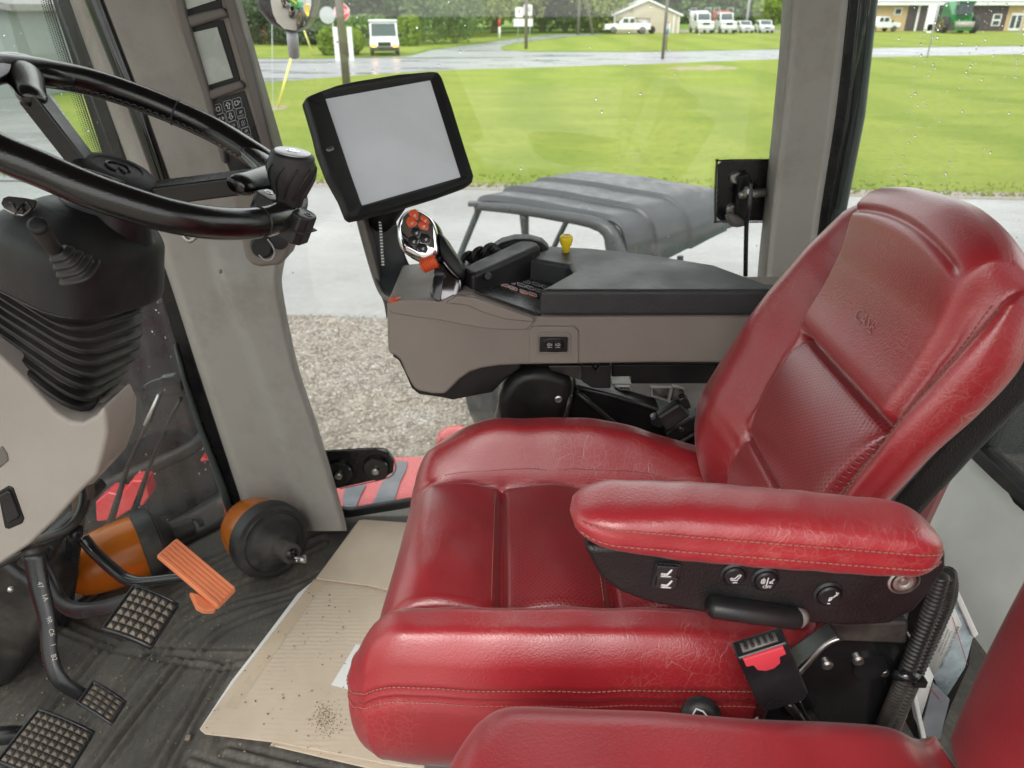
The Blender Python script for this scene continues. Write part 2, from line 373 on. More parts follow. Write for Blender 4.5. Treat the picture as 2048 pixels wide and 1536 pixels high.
# ---- outdoor materials
def ground(name, c1, c2, s1, s2, c3=None, rough=.9, bs=60, bstr=.6, bd=.03, wet=0, spec=.5):
    m, n, l, p = nodes(name); co = coords(n, l)
    b = mixc(n, l, rampf(n, l, noise(n, l, co, s1, 6, .6).outputs['Fac'], .32, .68), c1, c2)
    if c3: b = mixc(n, l, rampf(n, l, noise(n, l, co, s2, 4, .7).outputs['Fac'], .5, .72, 0, .8), b, c3)
    l.new(b, p.inputs['Base Color']); p.inputs['Specular IOR Level'].default_value = spec
    if wet:
        w = rampf(n, l, noise(n, l, coords(n, l, scale=(.35, 1, 1)), .45, 5, .6).outputs['Fac'], .42, .6)
        l.new(mathn(n, l, 'SUBTRACT', rough, mathn(n, l, 'MULTIPLY', w, wet)), p.inputs['Roughness'])
    else: p.inputs['Roughness'].default_value = rough
    l.new(bump(n, l, noise(n, l, co, bs, 4, .7).outputs['Fac'], bstr, bd), p.inputs['Normal']); return m
def gravel_mat(name, k):
    m, n, l, p = nodes(name); co = coords(n, l)
    v = n.new('ShaderNodeTexVoronoi'); v.inputs['Scale'].default_value = k; l.new(co, v.inputs['Vector'])
    sp = n.new('ShaderNodeSeparateXYZ'); l.new(v.outputs['Color'], sp.inputs[0])
    b = mixc(n, l, sp.outputs['X'], (.21, .182, .15), (.37, .335, .29)); b = mixc(n, l, rampf(n, l, sp.outputs['Y'], .75, .95), b, (.46, .44, .41))
    b = mixc(n, l, rampf(n, l, v.outputs['Distance'], .35, .7, 0, .7), b, (.11, .09, .07))
    b = mixc(n, l, rampf(n, l, noise(n, l, co, 1.1, 4).outputs['Fac'], .4, .65, 0, .35), b, (.22, .18, .14))
    l.new(b, p.inputs['Base Color']); p.inputs['Roughness'].default_value = .75
    l.new(bump(n, l, v.outputs['Distance'], -.8, .02), p.inputs['Normal']); return m
M['gravel'] = gravel_mat('gravel', 42.); M['pebble'] = gravel_mat('pebbles', 9.)
M['asphalt'] = ground('wet_asphalt', (.165, .163, .160), (.24, .237, .233), .5, 9, (.28, .277, .272), .42, 120, .15, .003, wet=.26)
M['road'] = ground('wet_road', (.22, .225, .24), (.30, .305, .32), .12, 3, (.18, .18, .19), .55, 60, .08, .003, wet=.36)
M['farfield'] = ground('field_grass', (.10, .17, .035), (.17, .26, .05), .03, .4, (.22, .29, .08), .95, 4, .3, .05, spec=.1)
M['earth'] = ground('bare_earth', (.22, .20, .10), (.34, .28, .20), 1.8, 5, (.17, .21, .05), .9, 30, .5, .02)
def grass_mat():
    m, n, l, p = nodes('lawn_grass'); co = coords(n, l)
    a = noise(n, l, coords(n, l, scale=(.25, 1, 1)), .55, 4, .55)
    b = mixc(n, l, rampf(n, l, a.outputs['Fac'], .3, .7), (.165, .215, .032), (.29, .33, .06))
    g = noise(n, l, co, 14, 6, .75); b = mixc(n, l, rampf(n, l, g.outputs['Fac'], .38, .62, 0, .75), b, (.34, .39, .09))
    b = mixc(n, l, rampf(n, l, noise(n, l, co, 60, 3, .8).outputs['Fac'], .45, .7, 0, .75), b, (.06, .11, .012))
    b = mixc(n, l, rampf(n, l, noise(n, l, co, .9, 5, .6).outputs['Fac'], .62, .75, 0, .5), b, (.33, .30, .10))
    wv = n.new('ShaderNodeTexWave'); wv.inputs['Scale'].default_value = .16; wv.inputs['Distortion'].default_value = 3; wv.inputs['Detail'].default_value = 3; wv.inputs['Detail Scale'].default_value = 1.5
    l.new(coords(n, l, scale=(.35, 1, 1)), wv.inputs['Vector']); b = mixc(n, l, rampf(n, l, wv.outputs['Fac'], .55, .95, 0, .35), b, (.11, .175, .02))
    b = mixc(n, l, rampf(n, l, noise(n, l, co, 3.2, 7, .78).outputs['Fac'], .50, .66, 0, .7), b, (.10, .17, .022))
    l.new(b, p.inputs['Base Color']); p.inputs['Roughness'].default_value = .95; p.inputs['Specular IOR Level'].default_value = .1
    l.new(bump(n, l, g.outputs['Fac'], .7, .08), p.inputs['Normal']); return m
M['grass'] = grass_mat()
def leafmat(name, a, b):
    m, n, l, p = nodes(name); oi = coords(n, l)
    f = noise(n, l, oi, .8, 5, .7); c = mixc(n, l, rampf(n, l, f.outputs['Fac'], .3, .7), a, b)
    l.new(c, p.inputs['Base Color']); p.inputs['Roughness'].default_value = .8; p.inputs['Specular IOR Level'].default_value = .2
    tl = n.new('ShaderNodeBsdfTranslucent'); l.new(c, tl.inputs[0]); ms = n.new('ShaderNodeMixShader'); ms.inputs[0].default_value = .3
    l.new(p.outputs[0], ms.inputs[1]); l.new(tl.outputs[0], ms.inputs[2]); l.new(ms.outputs[0], n['Material Output'].inputs[0]); return m
M['leaf_mid'] = leafmat('leaf_mid', (.10, .17, .06), (.20, .29, .10))
M['leaf_light'] = leafmat('leaf_light', (.22, .29, .07), (.38, .44, .12))
M['leaf_dark'] = leafmat('leaf_dark', (.07, .11, .055), (.13, .18, .09))
M['leaf_hedge'] = leafmat('leaf_hedge', (.15, .24, .03), (.28, .38, .05))
M['bark'] = mat('bark', (.12, .09, .07), .9, var=.3, vs=20)
M['wood_pole'] = mat('weathered_pole', (.17, .145, .13), .85, var=.2, vs=10)
M['galv'] = mat('galvanised', (.45, .47, .50), .45, .4, var=.1)
M['car_white'] = mat('white_paint', (.74, .75, .77), .3, var=.03, coat=.5)
M['car_glass'] = mat('vehicle_glass', (.05, .07, .08), .08, var=.1)
M['tyre'] = mat('tyre', (.02, .02, .021), .8, var=.2, dust=.3)
M['rim'] = mat('wheel_rim', (.5, .5, .52), .35, .7, var=.1)
M['green_paint'] = mat('green_paint', (.02, .22, .06), .35, var=.12, coat=.3)
M['guard_yellow'] = mat('pale_yellow_guard', (.78, .72, .22), .5, var=.06)
M['yellow_paint'] = mat('yellow_paint', (.80, .55, .01), .4, var=.06)
M['siding'] = mat('beige_siding', (.52, .47, .37), .7, var=.04, vs=1)
M['shed_green'] = mat('grey_green_siding', (.22, .25, .235), .7, var=.12, vs=.5)
M['brick'] = mat('red_brick', (.38, .12, .08), .85, var=.15, vs=3)
M['dark_siding'] = mat('dark_brown_siding', (.075, .055, .06), .8, var=.1, vs=2)
M['tan_siding'] = mat('tan_siding', (.52, .38, .20), .8, var=.06, vs=1)
M['roof_white'] = mat('white_metal_roof', (.7, .72, .72), .5, var=.04, vs=1)
M['roof_grey'] = mat('grey_shingle', (.25, .24, .23), .8, var=.15)
M['sign_red'] = mat('sign_red', (.6, .02, .03), .45, var=.05)
M['sign_white'] = mat('sign_white', (.78, .78, .78), .5, var=.04)
M['sign_blue'] = mat('street_sign_teal', (.10, .38, .42), .5, var=.05)
M['red_paint'] = mat('red_machine_paint', (.62, .035, .045), .3, var=.1, coat=.4, dust=.15, dcol=(.6, .4, .35))
M['grip'] = mat('grey_grip_strip', (.20, .21, .235), .9, var=.2, vs=14, dust=.3, dcol=(.34, .34, .36))
M['utv'] = mat('grey_utv_plastic', (.042, .045, .050), .36, var=.10, vs=4, grain=.3, gs=120, dust=.05, dcol=(.22, .23, .25))
M['utv_post'] = mat('utv_post_metal', (.05, .065, .065), .45, var=.1)
M['headliner'] = mat('headliner_fabric', (.13, .125, .12), .95, var=.05)
M['hot'] = emit('lamp_on', (1, .62, .25), 5)
M['indicator'] = emit('indicator_on', (1, .28, .03), 3)
M['mirror'] = mat('mirror_silver', (.86, .88, .88), .015, 1, var=.01, rv=.01)
M['glass_clear'] = glass('side_window_glass', dirt=.012)
M['glass_rain'] = glass('rear_quarter_glass', dirt=.018, streak=True)
M['glass_wet'] = glass('windscreen_glass', tint=(.70, .77, .74), dirt=.05, streak=True)
def dropmat():
    m, n, l, p = nodes('rain_drop'); p.inputs['Base Color'].default_value = (1, 1, 1, 1); p.inputs['Roughness'].default_value = .02
    p.inputs['Transmission Weight'].default_value = 1; p.inputs['IOR'].default_value = 1.33; return m
M['drop'] = dropmat()
# ================================================================= OUTSIDE
H = 2.95
def G(x, y, z=0.): return A(x, y, Z=-H+z)
def sheet(name, pts, z, m, kind='structure', div=0, **k):
    p = np.array(pts, float); p[:, 2] = -H+z
    return obj(name, p, [list(range(len(p)))], m, smooth=False, kind=kind, **k)
sheet('ground', [(-1500, -300, 0), (1500, -300, 0), (1500, 1800, 0), (-1500, 1800, 0)], -.012, M['farfield'])
g0, g1 = G(400, 622), G(1400, 662); gd = unit(g1-g0)
l0, l1 = G(300, 364), G(2048, 396); ld = unit(l1-l0)
sheet('gravel_yard', [(-40, -30, 0), (60, -30, 0), g1+gd*45, g0-gd*30], -.008, M['gravel'])
sheet('paved_yard', [g0-gd*30, g1+gd*45, l1+ld*30, l0-ld*25], -.004, M['asphalt'])
# loose stones on the yard where it is seen close by
rs = np.random.default_rng(12); N_ = 26000
yy = 2.2+5.3*rs.random(N_)**1.2; xx = -2.9*(yy/7.)*1.15+rs.random(N_)*(3.0*(yy/7.)+.9); r_ = .005+.009*rs.random(N_)**2
base = np.array([[1, 0, 0], [-1, 0, 0], [0, 1, 0], [0, -1, 0], [0, 0, 1], [0, 0, -1]], float); tri = [[0, 2, 4], [2, 1, 4], [1, 3, 4], [3, 0, 4], [2, 0, 5], [1, 2, 5], [3, 1, 5], [0, 3, 5]]
b_ = base[None]*(1+.5*rs.random((N_, 6, 3)))*r_[:, None, None]; an = rs.random(N_)*6.28; ca, sa_ = np.cos(an)[:, None], np.sin(an)[:, None]
pv = np.stack([b_[..., 0]*ca-b_[..., 1]*sa_, b_[..., 0]*sa_+b_[..., 1]*ca, b_[..., 2]*.7], -1)+np.stack([xx, yy, np.full(N_, -H-.003)], -1)[:, None]
pf = (np.arange(N_)[:, None, None]*6+np.array(tri)[None]).reshape(-1, 3); keep = np.ones(N_, bool)
obj('loose_gravel', pv.reshape(-1, 3), pf.tolist(), M['pebble'], smooth=False, kind='stuff')
# ragged gravelly strip between the paving and the lawn
ra = random.Random(3); e0, e1 = l0-ld*25, l1+ld*30; q = [e0+V(0, -.12, 0), e1+V(0, -.12, 0)]
for k in range(120):
    t = k/119; q.append(e1+(e0-e1)*t+V(0, ra.uniform(.5, 1.1), 0))
sheet('gravel_verge', q, 0, M['gravel'])
near = [(200, 186), (495, 168), (700, 152), (900, 140), (1300, 128), (1560, 118), (2048, 108), (2600, 100)]
far = [(200, 119), (490, 118), (640, 118), (820, 112), (860, 101), (940, 90), (1010, 80), (1070, 73.5), (1100, 70), (1150, 68), (1200, 67),
       (1200, 69.5), (1150, 72), (1090, 78), (1030, 86), (1000, 94), (1005, 100), (1060, 104), (1300, 104), (1560, 99), (2048, 92), (2600, 86)]
P = [G(*p) for p in near]
lawn = [e0+V(0, .45, 0), e1+V(0, .45, 0)]+[p for p in P[::-1]]
sheet('lawn', lawn, .006, M['grass'])
sheet('road', P+[G(*p) for p in far[::-1]], .002, M['road'])
sheet('driveway', [G(x, y) for x, y in [(-700, 150), (-100, 128), (62, 124), (110, 200), (150, 262), (215, 362), (-1200, 362)]], .012, M['asphalt'])
isl = [(1005, 99), (1060, 103), (1300, 103), (1560, 98), (2048, 91), (2600, 85), (2600, 60), (2048, 60.5), (1560, 62), (1200, 64.5), (1200, 71), (1090, 79.5), (1030, 87.5), (1003, 94)]
sheet('far_lawn', [G(*p) for p in isl], .006, M['grass'])
sheet('near_verge', [G(x, y) for x, y in [(200, 117), (490, 116.5), (640, 116.5), (815, 110.5), (850, 100), (930, 89), (1000, 79), (1060, 72), (1060, 66), (200, 66)]], .006, M['grass'])
sheet('bare_ground', [G(x, y) for x, y in [(1328, 138), (1345, 135.5), (1362, 133), (1392, 134), (1405, 131.5), (1440, 131), (1452, 133.5), (1478, 134.5), (1470, 137), (1484, 139), (1440, 139.5), (1420, 142), (1392, 140), (1360, 141.5), (1350, 139.5)]], .010, M['earth'])
sheet('vehicle_pad', [G(x, y) for x, y in [(1205, 66), (1560, 64), (1560, 60), (1205, 61)]], .010, M['gravel'])
sheet('bare_ground', [G(x, y) for x, y in [(520, 218), (560, 211), (578, 213), (570, 219), (540, 223)]], .010, M['earth'])
# grass tufts breaking the edge of the lawn and its near part
N_ = 3500; u_ = rs.random(N_)**2*.12; t_ = rs.random(N_); L0 = e0+V(0, .35, 0); L1 = e1+V(0, .35, 0)
c_ = L0+(L1-L0)*(.12+.62*t_)[:, None]+V(0, 1, 0)*(u_*9-.25)[:, None]; h_ = .02+.05*rs.random(N_); an = rs.random(N_)*6.28
d_ = np.stack([np.cos(an), np.sin(an), 0*an], 1); w_ = (.02+.03*rs.random(N_))[:, None]
gv = np.stack([c_-d_*w_, c_+d_*w_, c_+d_*w_*rs.normal(0, 1, (N_, 1))+V(0, 0, 1)*h_[:, None]], 1).reshape(-1, 3); gf = np.arange(N_*3).reshape(-1, 3)
obj('grass_tufts', gv, gf.tolist(), M['grass'], smooth=False, kind='stuff')
# distant field strip and wooded rise
def crown(n, c, r, size, seed, squash=.0, box_=0):
    rr = np.random.default_rng(seed); d = rr.normal(size=(n, 3)); d /= np.linalg.norm(d, axis=1)[:, None]
    if box_: d = np.sign(d)*np.abs(d)**(1-box_); 
    ph = rr.uniform(0, 6.28, 6)
    lump = 1+.16*np.sin(3*d[:, 0]+ph[0])*np.cos(3*d[:, 2]+ph[1])+.12*np.sin(6*d[:, 1]+ph[2])*np.sin(5*d[:, 2]+ph[3])+.08*np.sin(11*d[:, 0]+ph[4])
    if box_: lump = 1+.03*np.sin(9*d[:, 0]+ph[0])
    rad = (rr.uniform(.45 if not box_ else .86, 1, n)**.5)*lump
    p = np.asarray(c)+d*rad[:, None]*np.asarray(r); s = size*rr.uniform(.5, 1.3, n)
    a = rr.normal(size=(n, 3)); a /= np.linalg.norm(a, axis=1)[:, None]; b = np.cross(a, rr.normal(size=(n, 3))); b /= np.linalg.norm(b, axis=1)[:, None]
    v = np.stack([p-a*s[:, None], p+b*s[:, None]*.6, p+a*s[:, None], p-b*s[:, None]*.6], 1).reshape(-1, 3)
    return v, [[4*i, 4*i+1, 4*i+2, 4*i+3] for i in range(n)]
def tree(name, label, cat, px, py, w, h, m, n=2200, trunk=.3, size=.28, seed=0, group=None, box_=0, lean=0, dy=0):
    b = G(px, py)+V(0, dy, 0); t = thing(name, label, cat, b, group)
    th = h*trunk; c = b+V(lean, 0, th+(h-th)*.5)
    if trunk > .02:
        ps = [(tube([b, b+V(0, 0, th*.6), c], [w*.045+.05, w*.035+.04, .04], 8))]
        rr = random.Random(seed)
        for k in range(5):
            a = rr.uniform(0, 6.28); ps.append(tube([b+V(0, 0, th*(.5+.1*k)), c+V(math.cos(a)*w*.2, math.sin(a)*w*.2, 0), c+V(math.cos(a)*w*.36, math.sin(a)*w*.36, h*.12)], [w*.02+.03, .04, .02], 6))
        v, f = join(ps); obj('trunk', v, f, M['bark'], t)
    parts = [crown(n, c, (w/2, w/2, (h-th)*.52), size, seed+11, box_=box_)]
    rr = random.Random(seed+5)
    if not box_:
        for k in range(9):
            a = rr.uniform(0, 6.28); e = rr.uniform(-.7, .8); q = c+V(math.cos(a)*w*.36, math.sin(a)*w*.36, e*(h-th)*.42)
            parts.append(crown(n//9, q, (w*.2, w*.2, w*.17), size, seed+20+k))
    v, f = join(parts); obj('crown', v, f, M[m], t)
    return t
TR = [
 ('shrub', 'yellow-green conical shrub beside the brick house', 'shrub', 478, 86, 1.5, 2.9, 'leaf_hedge', .0, 0.0),
 ('shrub', 'dark rounded bush right of the yellow-green shrub', 'shrub', 515, 89, 3.2, 3.6, 'leaf_dark', .0, 0),
 ('shrub', 'low dark juniper spread seen right of the wing mirror', 'shrub', 600, 90, 5.0, 2.2, 'leaf_dark', .0, 0),
 ('shrub', 'trimmed green shrub behind the stop sign and utility pole', 'shrub', 682, 110, 2.9, 1.75, 'leaf_hedge', .0, .35),
 ('shrub', 'low olive hedge directly behind the mail van', 'shrub', 738, 92, 3.8, 2.4, 'leaf_mid', .0, .3),
 ('shrub', 'boxy clipped hedge block right of the mail van', 'shrub', 820, 92, 1.9, 2.3, 'leaf_hedge', .0, .45),
 ('bush', 'tall leafy bush beside the clipped hedge block', 'bush', 862, 88, 4.6, 5.2, 'leaf_mid', .0, 0),
 ('bush', 'tall rounded bush at the corner where the side road bends', 'bush', 917, 86, 4.6, 5.6, 'leaf_mid', .0, 0),
 ('tree', 'dark broad tree behind the wing mirror', 'tree', 575, 84, 9, 11, 'leaf_dark', .04, 0),
 ('tree', 'dark green tree behind the stop sign', 'tree', 655, 80, 9, 12, 'leaf_mid', .04, 0),
 ('tree', 'mid green tree behind the mail van roof', 'tree', 745, 78, 10, 12, 'leaf_mid', .04, 0),
 ('tree', 'light green tree left of the side road bend', 'tree', 835, 76, 10, 12, 'leaf_mid', .04, 0),
 ('tree', 'pale green tree behind the tall bushes', 'tree', 925, 72, 12, 13, 'leaf_light', .04, 0),
 ('tree', 'yellow-green willow at the end of the side road', 'tree', 990, 66, 13, 13, 'leaf_light', .04, 0),
 ('tree', 'brownish dark tree just right of the highway signs', 'tree', 1085, 64, 11, 12, 'leaf_dark', .04, 0),
 ('tree', 'dark tree second to the right of the highway signs', 'tree', 1130, 65, 9, 9, 'leaf_dark', .04, 0),
 ('tree', 'yellow-green tree left of the white pickup truck', 'tree', 1175, 65, 12, 11, 'leaf_light', .04, 0),
 ('tree', 'light green tree touching the left corner of the beige shed', 'tree', 1213, 62, 9, 8, 'leaf_light', .04, 0),
]
for i, (nm_, lb, ct, px, py, w, h, m, tk, bx) in enumerate(TR):
    tree(nm_, lb, ct, px, py, w, h, m, n=2600 if h > 6 else 1500, trunk=tk, size=.16 if h < 6 else .3, seed=31*i, box_=bx)
# trees behind those, closing the skyline
for i, (px, py, w, h, m) in enumerate([(420, 70, 14, 13, 'leaf_mid'), (520, 66, 16, 14, 'leaf_mid'), (640, 63, 17, 15, 'leaf_dark'), (760, 61, 18, 16, 'leaf_mid'), (880, 59, 18, 16, 'leaf_dark'),
        (985, 57, 19, 15, 'leaf_mid'), (1080, 56, 19, 15, 'leaf_light'), (1150, 54, 20, 12, 'leaf_mid')]):
    tree('tree', 'tall tree in the skyline row, ' + ['far left end', 'behind the dark rounded bush', 'behind the stop sign', 'behind the mail van', 'behind the corner bush', 'behind the willow', 'behind the highway signs', 'behind the leaning poles'][i],
         'tree', px, py, w, h, m, n=3200, trunk=.02, size=.42, seed=400+i*7, group='skyline trees')
for i, (px, py, w, h, m) in enumerate([(1370, 47, 26, 17, 'leaf_mid'), (1420, 46, 26, 16, 'leaf_dark'), (1470, 46, 24, 15, 'leaf_mid'), (1520, 46, 24, 13, 'leaf_mid'), (1575, 46, 26, 14, 'leaf_dark'), (1630, 46, 26, 14, 'leaf_mid')]):
    tree('tree', 'hazy wood tree beyond the parked trucks, ' + ['right behind the beige shed', 'behind the white service truck', 'behind the dark flatbed truck', 'behind the two small cars', 'just left of the cab pillar', 'hidden behind the cab pillar'][i],
         'tree', px, py, w, h, m, n=3000, trunk=.02, size=.7, seed=600+i*7, group='far wood')
tree('tree', 'small round bright green tree above the rightmost parked car', 'tree', 1532, 60, 3.8, 4.2, 'leaf_hedge', n=1000, trunk=.15, size=.3, seed=5)
# ---- utility poles, guy wires, signs
def pole(name, label, cat, px, pyb, r, h, m, lean=(0, 0), r2=None):
    b = G(px, pyb); v, f = tube([b+V(0, 0, -.1), b+V(lean[0]*.5, lean[1]*.5, h*.5), b+V(lean[0], lean[1], h)], [r, (r+(r2 or r*.8))/2, r2 or r*.8], 14)
    return tag(obj(name, v, f, M[m]), label, cat)
pole('utility_pole', 'weathered brown utility pole standing in front of the stop sign', 'pole', 694, 176, .17, 8.5, 'wood_pole')
pole('utility_pole', 'thin dark pole standing before the beige shed', 'pole', 1325, 118, .10, 8, 'wood_pole', r2=.09)
pole('utility_pole', 'grey pole beside the highway signs', 'pole', 1052, 98, .14, 8, 'wood_pole')
pole('utility_pole', 'upright grey pole left of the white pickup truck', 'pole', 1156, 70, .18, 8.5, 'wood_pole')
pole('utility_pole', 'leaning grey pole next to the white pickup truck', 'pole', 1186, 69, .16, 8.5, 'wood_pole', lean=(-2.2, 0))
pole('utility_pole', 'pale pole rising behind the two small parked cars', 'pole', 1491, 62, .19, 9, 'galv')
def wires(label, name, p0, p1, r, m, parent=None, **k):
    v, f = tube([p0, p1], r, 6); return obj(name, v, f, M[m], parent, **k)
gy = G(546, 221); gtop = G(592, 176)+V(0, 0, 7.2)
w1 = thing('guy_wire', 'steel guy wire with yellow plastic guard, left of the brown utility pole', 'guy wire', gy)
v, f = tube([gy, gtop], .012, 6); obj('cable', v, f, M['galv'], w1)
a0 = G(556, 216)+V(0, 0, .02); a1 = A(584, 110, Y=a0[1]+.12); v, f = tube([a0, a1], .038, 8); obj('guard', v, f, M['guard_yellow'], w1)
w2 = thing('guy_wire', 'faint second guy wire with thin yellow guard near the wing mirror', 'guy wire', G(627, 112))
b0 = G(627, 112); b1 = A(606, 55, Y=b0[1]); v, f = tube([b0, b1, b1+(b1-b0)*1.5], .012, 6); obj('cable', v, f, M['galv'], w2)
v, f = tube([b0, b1], .05, 6); obj('guard', v, f, M['guard_yellow'], w2)
def post(px0, pyb, top, w=.06, m='galv'):
    b = G(px0, pyb); return b, box(b+V(0, 0, top/2), V(w/2, w/2, top/2))
def disc(c, r, n, th=.02, rot=0, F=None):
    F = F if F is not None else np.array([V(1, 0, 0), V(0, 0, 1), V(0, -1, 0)])
    pts = [np.asarray(c)+F[0]*r*math.cos(2*math.pi*(k+rot)/n)+F[1]*r*math.sin(2*math.pi*(k+rot)/n) for k in range(n)]
    return prism(pts, F[2]*th)
def signpost(name, label, cat, px, pyb, h): 
    b = G(px, pyb); t = thing(name, label, cat, b); v, f = box(b+V(0, 0, h/2), V(.03, .03, h/2)); obj('post', v, f, M['galv'], t); return t, b
FS = np.array([V(1, 0, 0), V(0, 0, 1), V(0, -1, 0)])
t, b = signpost('stop_sign', 'red octagonal stop sign on a post with teal street name blades', 'sign', 693, 121, 3.4)
c = b+V(0, -.05, 2.72); v, f = disc(c, .50, 8, .02, .5); obj('border', v, f, M['sign_white'], t, smooth=False)
v, f = disc(c+V(0, -.022, 0), .465, 8, .012, .5); obj('face', v, f, M['sign_red'], t, smooth=False)
tv, tf = text_mesh('STOP', .42); obj('lettering', place2(tv, c+V(0, -.045, 0), FS), tf, M['sign_white'], t, smooth=False)
for k, dz in enumerate((3.5, 3.72)):
    v, f = box(b+V(0, 0, dz), V(.55, .012, .09) if k else V(.012, .45, .09)); obj('name_blade', v, f, M['sign_blue'], t, smooth=False)
t, b = signpost('round_sign', 'back of a pale grey round sign left of the stop sign', 'sign', 672, 112, 2.7)
v, f = disc(b+V(-.3, -.05, 2.5), .52, 24); obj('face', v, f, M['printgrey'], t, smooth=False)
for px, lb in ((676, 'left'), (704, 'right')):
    b = G(px, 122); v, f = box(b+V(0, 0, .95), V(.14, .04, .95)); tag(obj('marker_post', v, f, M['sign_white'], bevel=.02), 'wide white marker post %s of the brown utility pole' % lb, 'marker post')
t, b = signpost('highway_sign', 'white highway route sign with speed limit 30 style numerals, left board', 'sign', 1036, 82, 2.2)
t['label'] = 'cluster of white highway signs beside the grey pole'
for k, (dx, dz, w, h, s) in enumerate([(.1, 2.55, .38, .44, '9'), (.95, 2.75, .42, .48, '30'), (.5, 1.65, .95, .34, '')]):
    c = b+V(dx, -.06-.03*k, dz); v, f = plate(c, FS, rrect(w*2, h*2, .1), 0, .02); obj('board', v, f, M['sign_white'], t, smooth=False)
    if s: tv, tf = text_mesh(s, .62); obj('numeral', place2(tv, c+V(0, -.03, 0), FS), tf, M['sign_red'] if k == 0 else M['black_pl'], t, smooth=False)
b = G(1039, 84); v, f = box(b+V(1.0, 0, 1.1), V(.04, .04, 1.3)); obj('post', v, f, M['galv'], t)
b = G(999, 77); t = thing('marker_post', 'white marker post with red top beside the side road', 'marker post', b)
v, f = tube([b, b+V(0, 0, 1.15)], .12, 8); obj('lower_post', v, f, M['sign_white'], t)
v, f = tube([b+V(0, 0, 1.15), b+V(0, 0, 1.85)], .13, 8); obj('red_band', v, f, M['sign_red'], t)
t, b = signpost('road_sign', 'slim road sign on a thin post before the dark building', 'sign', 1854, 116, 4.2)
t_ = G(1854, 116)[1]
c0 = A(1861, 36, Y=t_); v, f = plate(c0, FS, rrect(.55, 1.5, .05), 0, .02); obj('board', v, f, M['sign_white'], t, smooth=False)
c0 = A(1859, 57, Y=t_); v, f = plate(c0, FS, rrect(.34, .5, .05), 0, .02); obj('board', v, f, M['sign_white'], t, smooth=False)
b = G(1332, 100); t = thing('sale_sign', 'small blue and white sign on a stake next to the thin dark pole', 'sign', b)
v, f = box(b+V(0, 0, 1.0), V(.04, .04, 1.)); obj('stake', v, f, M['wood_pole'], t)
c0 = A(1333, 60, Y=b[1]); v, f = box(c0, V(.25, .02, .45)); obj('board', v, f, M['sign_white'], t); v, f = box(c0+V(0, -.03, -.1), V(.2, .01, .18)); obj('panel', v, f, M['sign_blue'], t)
# ---- buildings
def building(name, label, cat, x0, x1, yb, ye, yr, depth, wallm, roofm, over=.35):
    """front wall between pixel columns x0..x1, base row yb, eave row ye, ridge row yr (gable to the front) """
    a, b = G(x0, yb), G(x1, yb); Y = a[1]; b = V(A(x1, yb, Y=Y)[0], Y, -H)
    ze = A((x0+x1)/2, ye, Y=Y)[2]; zr = A((x0+x1)/2, yr, Y=Y)[2]; xm = (a[0]+b[0])/2
    t = thing(name, label, cat, V(xm, Y, -H))
    pts = [V(a[0], Y, -H), V(b[0], Y, -H), V(b[0], Y, ze), V(xm, Y, zr), V(a[0], Y, ze)]
    v, f = prism(pts, V(0, depth, 0)); obj('wall', v, f, M[wallm], t, smooth=False)
    s = (zr-ze)/(xm-a[0])
    for sg in (-1, 1):
        xe = xm+sg*((b[0]-a[0])/2+over); p = [V(xm, Y-over, zr+.03), V(xe, Y-over, ze-s*over+.03), V(xe, Y-over, ze-s*over+.25), V(xm, Y-over, zr+.27)]
        v, f = prism(p, V(0, depth+2*over, 0)); obj('roof', v, f, M[roofm], t, smooth=False)
    return t, Y, a, b, ze, zr
t, Y, a, b, ze, zr = building('shed', 'beige metal shed with a white gable roof', 'shed', 1226, 1357, 66.5, 31, 2, 18, 'siding', 'roof_white')
for k in range(26):
    x = a[0]+(b[0]-a[0])*(k+.5)/26; zt = ze+(zr-ze)*(1-abs((k+.5)/13-1)); v, f = box(V(x, Y-.02, (-H+zt)/2), V(.035, .03, (zt+H)/2)); obj('wall_rib', v, f, M['siding'], t, smooth=False)
for x in (a[0]+.1, b[0]-.1, b[0]-.75): v, f = box(V(x, Y-.07, (-H+ze)/2), V(.08, .04, (ze+H)/2)); obj('corner_trim', v, f, M['sign_white'], t, smooth=False)
# dark showroom at the right edge
Yb = G(1880, 62)[1]
def X_(px): return A(px, 40, Y=Yb)[0]
def Z_(py): return A(1880, py, Y=Yb)[2]
t = thing('showroom', 'long low dark brown building with tan sections and a white roof edge', 'building', V(X_(1900), Yb, -H))
for (xa, xb, m, nm_) in ((1740, 1812, 'tan_siding', 'wall'), (1812, 2012, 'dark_siding', 'wall'), (2012, 2300, 'tan_siding', 'wall')):
    v, f = box(V((X_(xa)+X_(xb))/2, Yb+5+(.0 if m[0] == 'd' else .02), (-H+Z_(9))/2), V((X_(xb)-X_(xa))/2, 5, (Z_(9)+H)/2)); obj(nm_, v, f, M[m], t, smooth=False)
v, f = box(V((X_(1735)+X_(2305))/2, Yb+4.6, Z_(6)), V((X_(2305)-X_(1735))/2, 5.6, .28)); obj('roof_edge', v, f, M['roof_white'], t, smooth=False)
v, f = prism([V(X_(1735), Yb-1, Z_(4)), V(X_(2305), Yb-1, Z_(4)), V(X_(2305), Yb+6, Z_(4)+2.5), V(X_(1735), Yb+6, Z_(4)+2.5)], V(0, 0, .1)); obj('roof', v, f, M['roof_white'], t, smooth=False)
